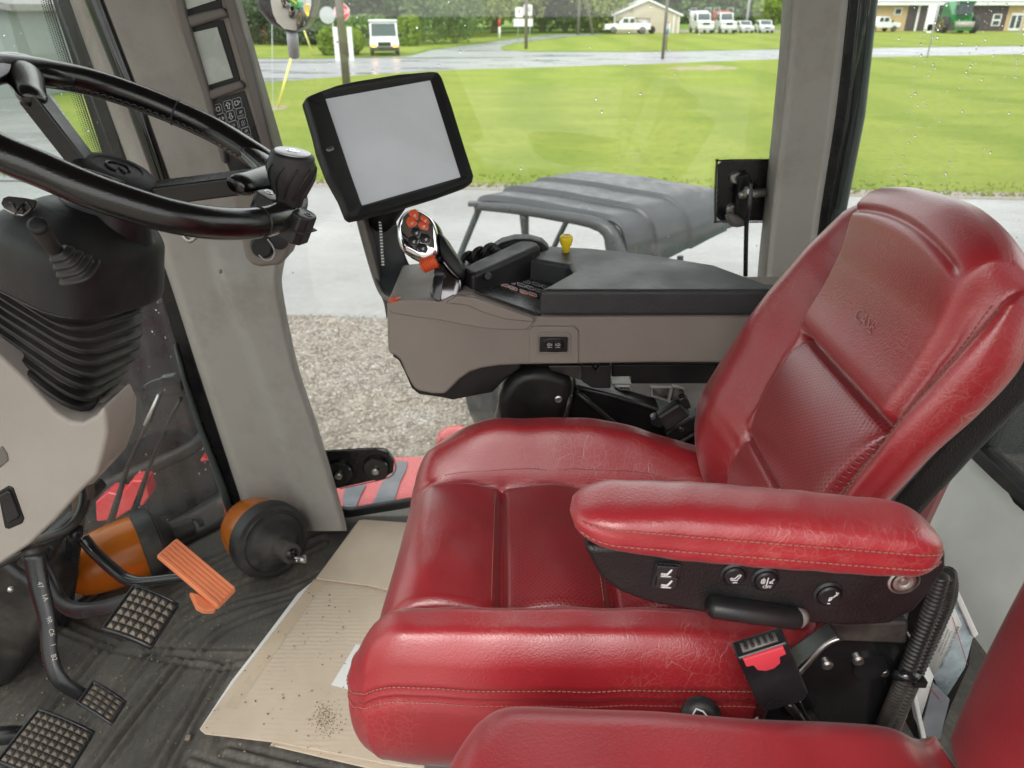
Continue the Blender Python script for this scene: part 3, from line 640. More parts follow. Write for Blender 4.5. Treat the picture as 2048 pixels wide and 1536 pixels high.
def win(px0, px1, py0, py1, bars=(1, 1)):
    x0, x1, z0, z1 = X_(px0), X_(px1), Z_(py1), Z_(py0); c = V((x0+x1)/2, Yb-.04, (z0+z1)/2)
    v, f = box(c, V((x1-x0)/2, .05, (z1-z0)/2)); w = obj('window', v, f, M['sign_white'], t, smooth=False)
    nx, nz_ = bars
    for i in range(nx):
        for j in range(nz_):
            cx = x0+(x1-x0)*(i+.5)/nx; cz = z0+(z1-z0)*(j+.5)/nz_
            v, f = box(V(cx, Yb-.1, cz), V((x1-x0)/nx*.36, .02, (z1-z0)/nz_*.36)); obj('pane', v, f, M['car_glass'], w, smooth=False)
win(1984, 2001, 28, 52, (1, 2)); win(2020, 2044, 26, 61, (2, 1)); win(2050, 2090, 26, 61, (3, 1)); win(1785, 1800, 16, 30)
v, f = box(V(X_(1833), Yb-.1, (-H+Z_(10))/2), V(.14, .06, (Z_(10)+H)/2)); obj('downspout', v, f, M['sign_white'], t, smooth=False)
t, Y, a, b, ze, zr = building('shed', 'added grey-green shed at the far left, muting the view through the windscreen', 'shed', -700, 62, 196, 20, -60, 14, 'shed_green', 'roof_grey')  # no known building: added to darken and mute what shows beyond the windscreen
# brick house far left
t, Y, a, b, ze, zr = building('house', 'red brick house behind the shrubs left of the wing mirror', 'house', 380, 560, 78, 8, -30, 9, 'brick', 'roof_grey')
v, f = box(V(a[0]*.35+b[0]*.65, Y-.3, ze+.1), V(3, .12, .12)); obj('gutter', v, f, M['sign_white'], t)
# ---- vehicles
class Loc:
    def __init__(s, o, yaw): s.o = np.asarray(o, float); c, n = math.cos(yaw), math.sin(yaw); s.R = np.array([[c, n, 0], [-n, c, 0], [0, 0, 1.]])
    def __call__(s, v): return s.o+np.asarray(v, float)@s.R
def vehicle(name, label, cat, o, yaw, L, W, prof, cab, wb, wr, body='car_white', cabw=.9, lights=None, group=None, hood_grille=True, mirrors=True, bedrack=False):
    """local x forward, y left, z up; prof = side outline of the body, cab = side outline of the greenhouse"""
    T = Loc(o, yaw); t = thing(name, label, cat, o, group)
    def ex(pts, w, y0=0): return prism([V(x, -w/2, z) for x, z in pts], V(0, w, 0))
    v, f = ex(prof, W); obj('body', T(v), f, M[body], t, bevel=.06, seg=2)
    v, f = ex(cab, W*cabw); obj('cab', T(v), f, M[body], t, bevel=.05, seg=2)
    # windscreen and side windows a little proud of the cab
    (xf, zf), (xt, zt) = cab[1], cab[2]   # front bottom, front top
    d = unit(V(xt-xf, 0, zt-zf)); nrm = V(d[2], 0, -d[0])
    o1 = V(xf, 0, zf)+d*.08+nrm*.012; o2 = V(xt, 0, zt)-d*.08+nrm*.012; hw = W*cabw/2-.10
    v, f = prism([o1+V(0, -hw, 0), o1+V(0, hw, 0), o2+V(0, hw*.94, 0), o2+V(0, -hw*.94, 0)], nrm*.02); obj('windscreen', T(v), f, M['car_glass'], t, smooth=False)
    xs = [p[0] for p in cab]; zb, zt2 = cab[0][1]+.06, cab[2][1]-.1
    x0, x1 = min(xs)+.15, xt-.05
    for s in (-1, 1):
        mid = (x0+x1)/2
        for (xa, xb) in ((x0, mid-.06), (mid+.06, x1+.1)):
            y = s*(W*cabw/2+.008); v, f = prism([V(xa, y, zb), V(xb, y, zb), V(xb-.1, y, zt2), V(xa+.05, y, zt2)], V(0, s*.015, 0)); obj('side_window', T(v), f, M['car_glass'], t, smooth=False)
        if mirrors: v, f = box(V(xf-.1, s*(W*cabw/2+.18), zf+.12), V(.06, .12, .13)); obj('mirror', T(v), f, M['black_pl'], t, bevel=.03)
    fx = max(p[0] for p in prof); zg = [p[1] for p in prof if p[0] > fx-.3]; zt_ = max(zg)
    for s in (-1, 1):
        v, f = box(V(fx+.01, s*W*.37, zt_-.16), V(.03, .17, .10)); obj('headlight', T(v), f, M[lights] if lights else M['glasslamp'], t, bevel=.02)
    if hood_grille: v, f = box(V(fx+.015, 0, zt_-.2), V(.03, W*.22, .12)); obj('grille', T(v), f, M['black_pl'], t)
    v, f = box(V(fx+.03, 0, wr*1.25), V(.07, W*.49, .12)); obj('bumper', T(v), f, M['tyre' if lights else 'galv'], t, bevel=.03)
    for x in wb:
        for s in (-1, 1):
            ov, of = lathe([(wr*.55, -.12), (wr*.93, -.12), (wr, -.07), (wr, .07), (wr*.93, .12), (wr*.55, .12)], V(x, s*(W/2-.1), wr), V(0, s, 0), 18); w = obj('wheel', T(ov), of, M['tyre'], t, smooth='auto')
            ov, of = lathe([(wr*.6, .10), (wr*.5, .128), (.05, .10)], V(x, s*(W/2-.1), wr), V(0, s, 0), 14); obj('rim', T(ov), of, M['rim'], w)
    return t, T
M['glasslamp'] = mat('headlamp_glass', (.6, .6, .58), .15, .3)
def suv(o, yaw, label, group=None, scale=1.):
    prof = [(-2.2, .35), (2.2, .35), (2.3, .55), (2.25, .85), (1.2, 1.0), (-2.2, 1.02)]; cab = [(-2.1, 1.0), (1.0, 1.0), (.3, 1.55), (-1.9, 1.58)]
    prof = [(x*scale, z*scale) for x, z in prof]; cab = [(x*scale, z*scale) for x, z in cab]
    return vehicle('parked_car', label, 'car', o, yaw, 4.5, 1.85*scale, prof, cab, (-1.4, 1.45), .35, group=group, lights=None)
yw = -math.pi/2
suv(G(1487, 65.5), yw-.05, 'small white car parked at the pale pole, second from the right of the row', 'vehicles parked in a row', .9)
suv(G(1527, 65.5), yw-.1, 'small white car at the right end of the parked row', 'vehicles parked in a row', .95)
# pickup, side on, nose left
prof = [(-2.9, .5), (2.75, .5), (2.85, .75), (2.8, 1.1), (1.4, 1.22), (-2.9, 1.22)]; cab = [(-1.0, 1.2), (1.25, 1.2), (.55, 1.85), (-.8, 1.88)]
t, T = vehicle('pickup_truck', 'white pickup truck with a ladder rack parked before the beige shed', 'pickup truck', G(1252, 67.8), math.pi, 5.8, 1.95, prof, cab, (-1.9, 1.75), .42)
ps = [tube(T([(x, y, 1.2), (x, y, 1.75)]), .03, 6) for x in (-2.7, -1.2) for y in (-.8, .8)]+[tube(T([(-2.9, y, 1.75), (-1.0, y, 1.75)]), .03, 6) for y in (-.8, .8)]
v, f = join(ps); obj('ladder_rack', v, f, M['black_pl'], t); v, f = box(V(-2.2, 0, 1.3), V(.7, .8, .18)); obj('tool_box', T(v), f, M['galv'], t)
b = G(1303, 68); v, f = join([lathe([(.1, -.1), (.4, -.1), (.45, 0), (.4, .1), (.1, .1)], b+V(0, 0, .45), V(0, 1, .1), 18), tube([b+V(-.1, 0, .45), b+V(-.6, .1, 1.4)], .06, 6)]); tag(obj('trailer_wheel', v, f, M['tyre']), 'dark trailer wheel and tongue at the tail of the white pickup', 'trailer wheel')
def truck(px, label, w, h, body, upper, py=66.3):
    prof = [(-2.5, .55), (2.6, .55), (2.7, .8), (2.6, 1.35), (1.3, 1.5), (-2.5, 1.5)]; cab = [(-1.0, 1.48), (1.2, 1.48), (.8, 2.35), (-.9, 2.4)]
    t, T = vehicle('service_truck', label, 'truck', G(px, py), yw, 5.2, w, prof, cab, (-1.8, 1.75), .45, body=body, cabw=.86, group='vehicles parked in a row')
    v, f = box(V(-1.9, 0, 2.0), V(.9, w/2, .6)); obj('cargo_box', T(v), f, M[upper], t, bevel=.05)
    ps = [tube(T([(x, y, 2.4), (x, y, 2.9)]), .04, 6) for x in (-2.5, .4) for y in (-w/2+.1, w/2-.1)]+[tube(T([(-2.6, y, 2.9), (.6, y, 2.9)]), .04, 6) for y in (-w/2+.1, w/2-.1)]
    v, f = join(ps); obj('rack', v, f, M['galv'], t)
truck(1401, 'white service truck with a tall box body, left end of the parked row', 2.05, 2.9, 'car_white', 'car_white')
truck(1446, 'white truck with rust-red equipment behind the cab, between the box truck and the cars', 1.95, 2.8, 'car_white', 'brick')
# mail van
o = G(770, 108.5)
prof = [(-2.2, .42), (1.95, .42), (2.15, .6), (2.1, .95), (1.35, 1.15), (-2.2, 1.15)]; cab = [(-2.2, 1.13), (1.3, 1.13), (1.0, 2.05), (-2.2, 2.12)]
t, T = vehicle('mail_van', 'boxy white mail van with its hazard lights on, waiting at the junction', 'van', o, yw+.16, 4.4, 1.95, prof, cab, (-1.35, 1.35), .34, cabw=.97, lights='hot')
for s in (-1, 1): v, f = box(V(2.16, s*.72, .66), V(.03, .14, .11)); obj('indicator', T(v), f, M['indicator'], t, bevel=.02)
v, f = box(V(-.6, .985, .98), V(1.4, .006, .05)); obj('stripe', T(v), f, M['sign_red'], t)
v, f = box(V(-.6, .985, 1.1), V(1.4, .006, .03)); obj('stripe', T(v), f, M['sign_blue'], t)
v, f = prism([V(-2.3, -1, 2.12), V(1.0, -1, 2.07), V(1.1, -1, 2.14), V(-2.3, -1, 2.2)], V(0, 2, 0)); obj('roof', T(v), f, M['roof_white'], t)
# white pickup and parts at the tan building, combine in green
prof = [(-2.6, .5), (2.5, .5), (2.6, .8), (2.5, 1.1), (1.3, 1.2), (-2.6, 1.2)]; cab = [(-1.0, 1.2), (1.2, 1.2), (.6, 1.85), (-.8, 1.88)]
vehicle('pickup_truck', 'white utility truck parked by the tan wall, seen through the wet glass', 'pickup truck', G(1757, 63.5), .25, 5.2, 1.95, prof, cab, (-1.6, 1.6), .4)
o = G(1909, 66); T = Loc(o, yw-.22); t = thing('combine', 'large green harvester with yellow wheels before the dark building', 'harvester', o)
v, f = prism([V(x, -1.25, z) for x, z in [(-3.2, 1.3), (1.6, 1.2), (1.7, 2.2), (1.2, 2.4), (-1.0, 3.7), (-3.2, 3.5)]], V(0, 2.5, 0)); obj('body', T(v), f, M['green_paint'], t, bevel=.1)
v, f = box(V(1.6, 0, 2.85), V(.75, .85, .75)); obj('cab', T(v), f, M['car_glass'], t, bevel=.08)
v, f = box(V(1.6, 0, 3.66), V(.95, 1.0, .1)); obj('cab_roof', T(v), f, M['green_paint'], t, bevel=.05)
v, f = prism([V(2.3, -1.0, .5), V(3.2, -1.0, .35), V(3.2, -1.0, .95), V(2.1, -1.0, 1.5)], V(0, 2.0, 0)); obj('feeder_house', T(v), f, M['green_paint'], t, bevel=.05)
v, f = box(V(3.3, 0, 1.05), V(.08, 1.1, .35)); obj('front_panel', T(v), f, M['cast'], t)
for x, wr, y in ((1.2, 1.0, 1.75), (1.2, 1.0, -1.75), (-2.3, .7, 1.3), (-2.3, .7, -1.3)):
    s = math.copysign(1, y); ov, of = lathe([(wr*.5, -.3), (wr*.9, -.33), (wr, -.22), (wr, .22), (wr*.9, .33), (wr*.55, .3)], V(x, y, wr), V(0, s, 0), 26); w = obj('wheel', T(ov), of, M['tyre'], t, smooth='auto')
    ov, of = lathe([(wr*.6, .26), (wr*.56, .33), (wr*.3, .18), (.1, .2)], V(x, y, wr), V(0, s, 0), 20); obj('rim', T(ov), of, M['yellow_paint'], w)
v, f = tube(T([(-3.0, .6, 3.4), (-.2, 1.6, 3.5)]), .2, 10); obj('unloading_pipe', v, f, M['green_paint'], t)
# ---- green machines behind the tractor (seen through the rear window and in the wing mirror)
def mower(label, o, yaw, sc=1.0, top=True):
    T = Loc(o, yaw); t = thing('utility_tractor', label, 'small tractor', o, 'green machines parked behind the tractor')
    def S(v): return T(np.asarray(v)*sc)
    v, f = prism([V(x, -.45, z) for x, z in [(-.2, .75), (1.5, .7), (1.65, .9), (1.5, 1.2), (.2, 1.3), (-.2, 1.1)]], V(0, .9, 0)); obj('hood', S(v), f, M['green_paint'], t, bevel=.06)
    v, f = box(V(.75, .455, 1.02), V(.6, .01, .05)); obj('stripe', S(v), f, M['yellow_paint'], t)
    v, f = box(V(-.9, 0, .75), V(.7, .4, .15)); obj('chassis', S(v), f, M['black_pl'], t)
    v, f = join([box(V(-.9, 0, 1.0), V(.28, .28, .08)), box(V(-1.2, 0, 1.3), V(.07, .28, .28))]); obj('seat', S(v), f, M['yellow_paint'], t, bevel=.05)
    for s in ((-1, 1) if top else ()):
        v, f = tube([V(-1.4, s*.6, .9), V(-1.4, s*.6, 2.1)], .04, 6); obj('roll_bar', S(v), f, M['black_pl'], t)
        v, f = prism([V(x, s*.85, z) for x, z in [(-1.6, .9), (-1.5, 1.3), (-.7, 1.35), (-.35, 1.0), (-.5, 1.0), (-.8, 1.22), (-1.4, 1.18)]], V(0, -s*.35, 0)); obj('mudguard', S(v), f, M['green_paint'], t)
    if top: v, f = box(V(-1.2, 0, 2.15), V(.75, .7, .06)); obj('canopy', S(v), f, M['green_paint'], t, bevel=.04)
    for x, wr, y in ((-1.0, .62, .8), (-1.0, .62, -.8), (1.1, .4, .65), (1.1, .4, -.65)):
        s = math.copysign(1, y); ov, of = lathe([(wr*.5, -.14), (wr*.9, -.16), (wr, -.1), (wr, .1), (wr*.9, .16), (wr*.55, .14)], V(x, y, wr), V(0, s, 0), 22); w = obj('wheel', S(ov), of, M['tyre'], t, smooth='auto')
        ov, of = lathe([(wr*.6, .12), (wr*.5, .15), (.1, .06)], V(x, y, wr), V(0, s, 0), 16); obj('rim', S(ov), of, M['yellow_paint'], w)
# ---- side-by-side utility vehicle on the paving
ZR = -1.12
a1 = A(962, 392, Z=ZR); c1 = A(1215, 432, Z=ZR); d1 = A(1190, 358, Z=ZR)
la = unit(V(.84, -.54, 0)); lb = unit(V(.78, .62, 0)); Lr = 1.02; Wr = 1.02
base = a1+la*Lr*.5+lb*Wr*.5; base[2] = -H
ut = thing('utility_vehicle', 'grey plastic-roofed side-by-side utility vehicle parked right outside the side window', 'utility vehicle', base)
def U(s, b, z): return a1+la*s+lb*b+V(0, 0, z)
prof = [(-.06, -.10, 1), (-.05, -.03, 1), (-.01, .0, 1), (.08, .015, 1), (.25, .02, 1), (.45, .02, 1), (.62, .01, 1), (Lr-.12, .0, 1), (Lr-.04, -.02, 1), (Lr+.02, -.07, 1), (Lr+.05, -.15, 1), (Lr+.06, -.20, 1), (Lr+.07, -.26, 1), (Lr+.07, -.32, 1)]
pr = crom([(a, b, 0) for a, b, _ in prof], 5)[:, :2]
bs_ = np.linspace(0, 1, 150); rows = []
def sstep(x, a, b): t = min(max((x-a)/(b-a), 0), 1); return t*t*(3-2*t)
for k, (s, z) in enumerate(pr):
    row = []
    for b in bs_:
        st = .030*sstep(b, .22, .235)+.022*sstep(b, .50, .515)-.022*sstep(b, .86, .875)
        edge = -.04*(1-sstep(b, 0, .025))-.04*sstep(b, .975, 1)
        n = V(0, 0, 1) if k < 30 else None
        w = min(1, max(0, (s-(Lr-.1))/.15)); d = la*w+V(0, 0, 1)*(1-w)
        cut = 1.0
        if s > Lr-.1: cut = 1-.35*sstep(b, .12, 1.0)
        zz = z*cut
        row.append(U(s, b*Wr, zz)+d*(st+edge*(1-w)))
    rows.append(row)
v, f = grid(rows); o = obj('roof', v, f, M['utv'], ut); sm = o.modifiers.new('thickness', 'SOLIDIFY'); sm.thickness = .02
# side rail under the near roof edge and the posts
def bar(name, p, r, m='utv', flat=1.0): v, f = tube(p, r, 10, sm=4 if len(p) > 2 else 0, flat=flat); return obj(name, v, f, M[m], ut)
bar('side_rail', [U(-.04, .0, -.07), U(.25, -.01, -.05), U(.55, -.01, -.05), U(Lr-.12, 0, -.07), U(Lr-.02, .01, -.2), U(Lr+.02, .02, -.42), U(Lr+.03, .02, -.75)], [.03, .035, .035, .045, .07, .09, .08])
Ya = a1[1]
p0 = U(-.03, .02, -.05)
for b in (.03, Wr-.03): bar('front_post', [U(-.02, b, -.04), U(-.30, b, -.62), U(-.30, b, -.72), U(-.2, b, -.80)], .022, 'utv_post')
bar('middle_post', [U(.31, .03, -.07), U(.33, .03, -.32), U(.35, .03, -.55)], [.065, .045, .05], 'utv', flat=.5)
for b in (.45, .56): bar('rear_post', [U(Lr+.02, b*Wr, -.35), U(Lr+.05, b*Wr, -.80)], .022, 'utv_post')
v, f = box(U(-.05, -.015, -.055), V(.035, .03, .015)); obj('clamp', v, f, M['utv_post'], ut, bevel=.008)
# body: floor pan, seats, bonnet, cargo bed, wheels
def ub(name, s0, s1, b0, b1, z0, z1, m, bv=.05):
    pts = [U(s0, b0, z0), U(s1, b0, z0), U(s1, b1, z0), U(s0, b1, z0)]; v, f = prism(pts, V(0, 0, z1-z0)); return obj(name, v, f, M[m], ut, bevel=bv)
ub('floor_pan', -.1, Lr+.1, .05, Wr-.05, -1.45, -1.30, 'utv_post', .02)
ub('bonnet', -.34, -.05, .1, Wr-.1, -1.35, -.86, 'utv'); ub('cargo_bed', Lr+.08, Lr+.75, .05, Wr-.05, -1.15, -.88, 'utv_post', .03)
ub('seat', .35, .75, .12, Wr-.12, -1.2, -1.05, 'black_pl'); ub('seat_back', .74, .84, .12, Wr-.12, -1.05, -.6, 'black_pl')
for s in (.10, Lr+.4):
    for b, sg in ((.02, -1), (Wr-.02, 1)):
        ov, of = lathe([(.15, -.1), (.27, -.11), (.30, -.07), (.30, .07), (.27, .11), (.15, .1)], U(s, b, -1.53), lb*sg, 20); w = obj('wheel', ov, of, M['tyre'], ut, smooth='auto')
        ov, of = lathe([(.16, .08), (.14, .1), (.03, .05)], U(s, b, -1.53), lb*sg, 14); obj('rim', ov, of, M['rim'], w)
# ================================================================= CAB (measured in units of 1.17 m from here on)
SC = 1.17
FZ = -1.10                                   # cab floor
def poly(pts, **k): return np.array([A(x, y, **k) for x, y in pts])
def px_prism(name, pts, Y, depth, m, parent, bevel=.004, seg=3, **k):
    v, f = prism(poly(pts, Y=Y), V(0, depth, 0)); return obj(name, v, f, M[m] if isinstance(m, str) else m, parent, bevel=bevel, seg=seg, **k)
def segdist(P, a, b):
    ab = b-a; t = np.clip(((P-a)@ab)/(ab@ab), 0, 1); return np.linalg.norm(P-(a+t[..., None]*ab), axis=-1)
# ---- floor with its ribbed rubber mat
xs = np.arange(-1.08, 1.0, .0045); ys = np.arange(.42, 1.50, .0045)
XX, YY = np.meshgrid(xs, ys, indexing='ij'); P2 = np.stack([XX, YY], -1); Zf = np.full(XX.shape, FZ)
def F2(x, y): return A(x, y, Z=FZ)[:2]
lines = [[(201, 1285), (67, 1450), (0, 1536)], [(217, 1292), (95, 1445), (20, 1540)], [(286, 1310), (195, 1420), (105, 1536)], [(302, 1308), (210, 1420), (125, 1536)],
 [(352, 1318), (262, 1430), (180, 1540)], [(372, 1322), (285, 1430), (203, 1540)], [(437, 1332), (375, 1430), (310, 1536)], [(455, 1330), (395, 1430), (340, 1536)],
 [(130, 1255), (215, 1287), (300, 1305), (440, 1328), (520, 1315)], [(140, 1245), (230, 1280), (330, 1300), (500, 1305)],
 [(330, 1302), (385, 1248), (470, 1208), (575, 1180), (640, 1150)], [(400, 1300), (450, 1255), (530, 1220), (620, 1190)],
 [(300, 1290), (360, 1225), (440, 1180), (560, 1130), (650, 1085)], [(270, 1180), (400, 1130), (520, 1080), (650, 1050)], [(250, 1270), (330, 1200), (420, 1150), (640, 1060)],
 [(455, 1500), (700, 1560)], [(380, 1520), (600, 1600)]]
for L in lines:
    q = [F2(*p) for p in L]
    q = crom(np.array(q), 6) if len(q) > 2 else np.array(q)
    D = np.full(XX.shape, 9.)
    for a, b in zip(q[:-1], q[1:]): D = np.minimum(D, segdist(P2, a, b))
    Zf += .0026*np.exp(-(D/.005)**2)-.0060*np.exp(-((D-.010)/.0035)**2)
plan = crom(np.array([(-.665, 1.465, 0), (-.84, 1.25, 0), (-.97, .95, 0), (-1.03, .5, 0), (-1.03, .1, 0)]), 8)
v, f = grid(np.dstack([XX, YY, Zf])); f = [q for q in f if v[q[0]][0] > np.interp(v[q[0]][1], plan[::-1, 1], plan[::-1, 0])+.004 or v[q[0]][1] > 1.46]
f = [q for q in f if v[q[0]][1] < 1.46 or v[q[0]][0] > -.66]
obj('floor_mat', v, f, M['floor'], kind='structure')
v, f = prism([V(p[0]+.01, p[1], FZ-.05) for p in plan]+[V(1.05, .1, FZ-.05), V(1.05, 1.5, FZ-.05), V(-.64, 1.5, FZ-.05)], V(0, 0, .04)); obj('cab_floor', v, f, M['black_dusty'], kind='structure')
# ---- roof with its headliner, carried by the pillars
v, f = join([box(V(.0, .72, .52), V(1.15, .86, .05))]); obj('cab_roof', v, f, M['headliner'], bevel=.03, kind='structure')
# ---- pillars
def strip(rowsL, rowsR, prof, cols, ylo, yhi, n=60, back=.10):
    """surface between two pixel edge lines; prof(s,y) gives the depth Y"""
    rl, rr = crom(np.array(rowsL, float), 10), crom(np.array(rowsR, float), 10)
    yy = np.linspace(ylo, yhi, n); R = []
    for y in yy:
        xl, xr = np.interp(y, rl[:, 1], rl[:, 0]), np.interp(y, rr[:, 1], rr[:, 0]); row = []
        for s in cols:
            x = xl+(xr-xl)*min(max(s, 0), 1); row.append(A(x, y, Y=prof(min(max(s, 0), 1), y)+(0 if 0 <= s <= 1 else back)))
        R.append(row)
    return grid(R)
cols = [-.01]+list(np.linspace(0, 1, 49))+[1.01]
def fp(s, y):
    ridge_s = .62 if y < 700 else .62+.0*(y-700); e = .03*(max(0, .10-s)/.10)**2+.05*(max(0, s-.93)/.07)**2
    step = 1/(1+math.exp(-(s-(.50+.10*math.tanh((y-620)/120)))/.018))   # shallow step down the trim
    return 1.37+.03*(1-s)+e-.030*step*min(max((y-480)/90, 0), 1)+(.03 if 0 else 0)
fpil = thing('front_pillar', 'tall taupe front cab pillar between the windscreen and the side window', 'pillar', V(-.5, 1.42, FZ))
v, f = strip([(100, -120), (137, 0), (256, 331), (335, 555), (395, 740), (480, 1000), (500, 1062), (510, 1110)],
             [(420, -120), (456, 0), (547, 308), (572, 430), (581, 478), (566, 540), (567, 589), (595, 726), (639, 863), (690, 1040), (697, 1110)], fp, cols, -110, 1062, 120)
obj('trim', v, f, M['pillar_trim'], fpil)
px_prism('core', [(160, -100), (410, -100), (500, 420), (500, 600), (620, 1045), (500, 1080), (345, 560)], 1.46, .05, 'black_pl', fpil, 0)
px_prism('seal', [(122, -20), (139, 0), (258, 331), (337, 555), (397, 740), (483, 1000), (505, 1062), (470, 1062), (450, 990), (370, 755), (312, 560), (232, 335), (112, 0)], 1.425, .02, 'frit', fpil, .004)
v, f = tube([A(438, 543, Y=1.352), A(443, 543, Y=1.352)], .004, 8); obj('chip_mark', v, f, M['taupe_light'], fpil)
bp = thing('rear_pillar', 'upright taupe door pillar right of the window latch', 'pillar', V(.5, 1.42, FZ))
def rp(s, y): return 1.40+.05*(max(0, .14-s)/.14)**2+.06*(max(0, s-.86)/.14)**2-.012*math.exp(-((s-.16)/.05)**2)
v, f = strip([(1572, -120), (1565, 0), (1556, 130), (1530, 398), (1517, 525), (1500, 760), (1480, 1000)], [(1712, -120), (1700, 0), (1674, 231), (1641, 444), (1610, 700), (1575, 1000)], rp, cols, -110, 990, 60)
obj('trim', v, f, M['pillar_trim'], bp)
px_prism('seal', [(1703, -60), (1722, -60), (1720, 0), (1696, 225), (1660, 426), (1600, 900), (1570, 900), (1640, 430), (1672, 228), (1698, 0)], 1.44, .03, 'frit', bp, .003)
v, f = tube([A(1737, -60, Y=1.50), A(1732, 0, Y=1.50), A(1708, 230, Y=1.50), A(1668, 440, Y=1.50), A(1610, 800, Y=1.5)], .020, 14); obj('outer_post', v, f, M['utv_post'], bp)
v, f = tube([A(1716, -60, Y=1.47), A(1712, 0, Y=1.47), A(1688, 230, Y=1.47), A(1655, 425, Y=1.47)], .010, 10); obj('gasket', v, f, M['black_rub'], bp)
# dotted ceramic edge beside the frit: rows of little dots on the glass
def dots(name, edge, Y, step, r0, rows, drift, parent, m='frit', n=7):
    q = crom(np.array(edge, float), 14); L = np.r_[0, np.cumsum(np.linalg.norm(np.diff(q, axis=0), axis=1))]
    vs, fs, c = [], [], 0
    for k in range(rows):
        r = r0*(1-.7*k/rows)
        for s in np.arange((k % 2)*step/2, L[-1], step):
            x = np.interp(s, L, q[:, 0])+drift[0]*k; y = np.interp(s, L, q[:, 1])+drift[1]*k; o = A(x, y, Y=Y)
            vs += [o+V(r*math.cos(a), 0, r*math.sin(a)) for a in np.linspace(0, 2*math.pi, n, endpoint=False)]; fs.append(list(range(c, c+n))); c += n
    return obj(name, np.array(vs), fs, M[m], parent, smooth=False, kind='stuff')
# ---- side window: one big pane plus the rear quarter pane
sw = thing('side_window', 'big clear side window between the two pillars, with a few rain drops', 'window', V(.05, 1.47, FZ))
v, f = prism([V(-.62, 1.462, FZ-.02), V(.60, 1.462, FZ-.02), V(.64, 1.462, .5), V(-.72, 1.462, .5)], V(0, .006, 0)); obj('pane', v, f, M['glass_clear'], sw, smooth=False)
px_prism('lower_seal', [(640, 1012), (700, 1021), (840, 998), (1600, 960), (1600, 990), (840, 1013), (700, 1036), (640, 1040)], 1.45, .015, 'black_rub', sw, .003)
dots('ceramic_dots', [(697, 1018), (840, 995)], 1.459, 4.2, .0017, 4, (-.3, -4), sw)
# hinge plate with two discs
hp = thing('hinge_plate', 'black hinge patch with two round bolt caps at the foot of the front pillar', 'hinge plate', A(730, 935, Y=1.45))
px_prism('patch', [(600, 912), (640, 904), (752, 898), (775, 905), (788, 925), (786, 945), (765, 957), (680, 976), (600, 988)], 1.452, .008, 'frit', hp, .001)
dots('ceramic_dots', [(640, 902.5), (752, 896.5), (776, 903.5), (789.5, 925), (787.5, 946), (766, 958.5), (680, 977.5)], 1.451, 3.6, .0020, 2, (2.4, -.6), hp)
for x, y in ((753, 935), (680, 944)):
    c = A(x, y, Y=1.452); v, f = lathe([(.031, 0), (.031, .008), (.028, .011), (.012, .012)], c, V(0, -1, 0), 32); cp = obj('cap', v, f, M['black_gloss'], hp, smooth='auto')
    v, f = lathe([(.0085, .010), (.0085, .020), (.006, .022)], c, V(0, -1, 0), 16); obj('bolt', v, f, M['steel'], cp, smooth='auto')
# latch patch at the rear edge of the side window
lp = thing('window_latch', 'black latch patch with two bolts and a pull rod beside the rear pillar', 'latch', A(1490, 380, Y=1.44))
px_prism('patch', [(1444, 322), (1560, 320), (1550, 442), (1442, 442), (1433, 434), (1436, 330)], 1.452, .008, 'frit', lp, .001)
dots('ceramic_dots', [(1540, 319.5), (1445, 321), (1434, 330), (1431.5, 434), (1441, 443.5), (1530, 444)], 1.451, 4.0, .0021, 2, (-2.6, 0), lp)
for x, y in ((1471, 355), (1463, 418)):
    c = A(x, y, Y=1.452); v, f = lathe([(.0115, 0), (.0115, .006), (.009, .009), (.005, .009), (.004, .005)], c, V(0, -1, 0), 20); obj('bolt', v, f, M['steel'], lp, smooth='auto')
px_prism('base_block', [(1478, 352), (1500, 345), (1512, 400), (1500, 440), (1470, 440)], 1.43, .02, 'black_pl', lp, .004)
v, f = tube([A(1478, 392, Y=1.42), A(1492, 388, Y=1.42), A(1530, 385, Y=1.42)], [.007, .009, .008], 10); obj('spindle', v, f, M['steel'], lp)
v, f = lathe([(.006, 0), (.011, .004), (.011, .01), (.005, .014)], A(1494, 383, Y=1.415), V(0, -1, .2), 6); obj('nut', v, f, M['steel'], lp, smooth=False)
v, f = tube([A(1502, 360, Y=1.41), A(1498, 410, Y=1.40), A(1493, 450, Y=1.40), A(1491, 552, Y=1.40)], [.004, .006, .0045, .0045], 8, sm=4); obj('pull_rod', v, f, M['black_sat'], lp)
v, f = tube([A(1455, 428, Y=1.42), A(1470, 442, Y=1.42), A(1490, 446, Y=1.42)], [.006, .012, .006], 8, sm=3); obj('lever_end', v, f, M['taupe_dark'], lp)
rq = thing('quarter_window', 'rain-streaked rear quarter window right of the rear pillar', 'window', V(.85, 1.47, FZ+.15))
v, f = prism([V(.62, 1.462, -.92), V(1.06, 1.462, -.92), V(1.06, 1.462, .5), V(.655, 1.462, .5)], V(0, .006, 0)); obj('pane', v, f, M['glass_rain'], rq, smooth=False)
dots('ceramic_dots', [(1741, -30), (1738, 0), (1714, 228), (1676, 420)], 1.459, 4.4, .0017, 3, (-4.2, 0), rq)
rw = thing('rear_window', 'narrow strip of rear window behind the driver seat, misted and rain-spotted', 'window', V(1.07, .8, -.9))
v, f = prism([V(1.07, .1, -.90), V(1.07, 1.44, -.90), V(1.07, 1.44, .5), V(1.07, .1, .5)], V(.006, 0, 0)); obj('pane', v, f, M['glass_rain'], rw, smooth=False)
v, f = box(V(1.062, .77, -.905), V(.014, .68, .020)); obj('lower_seal', v, f, M['black_rub'], rw, bevel=.005)
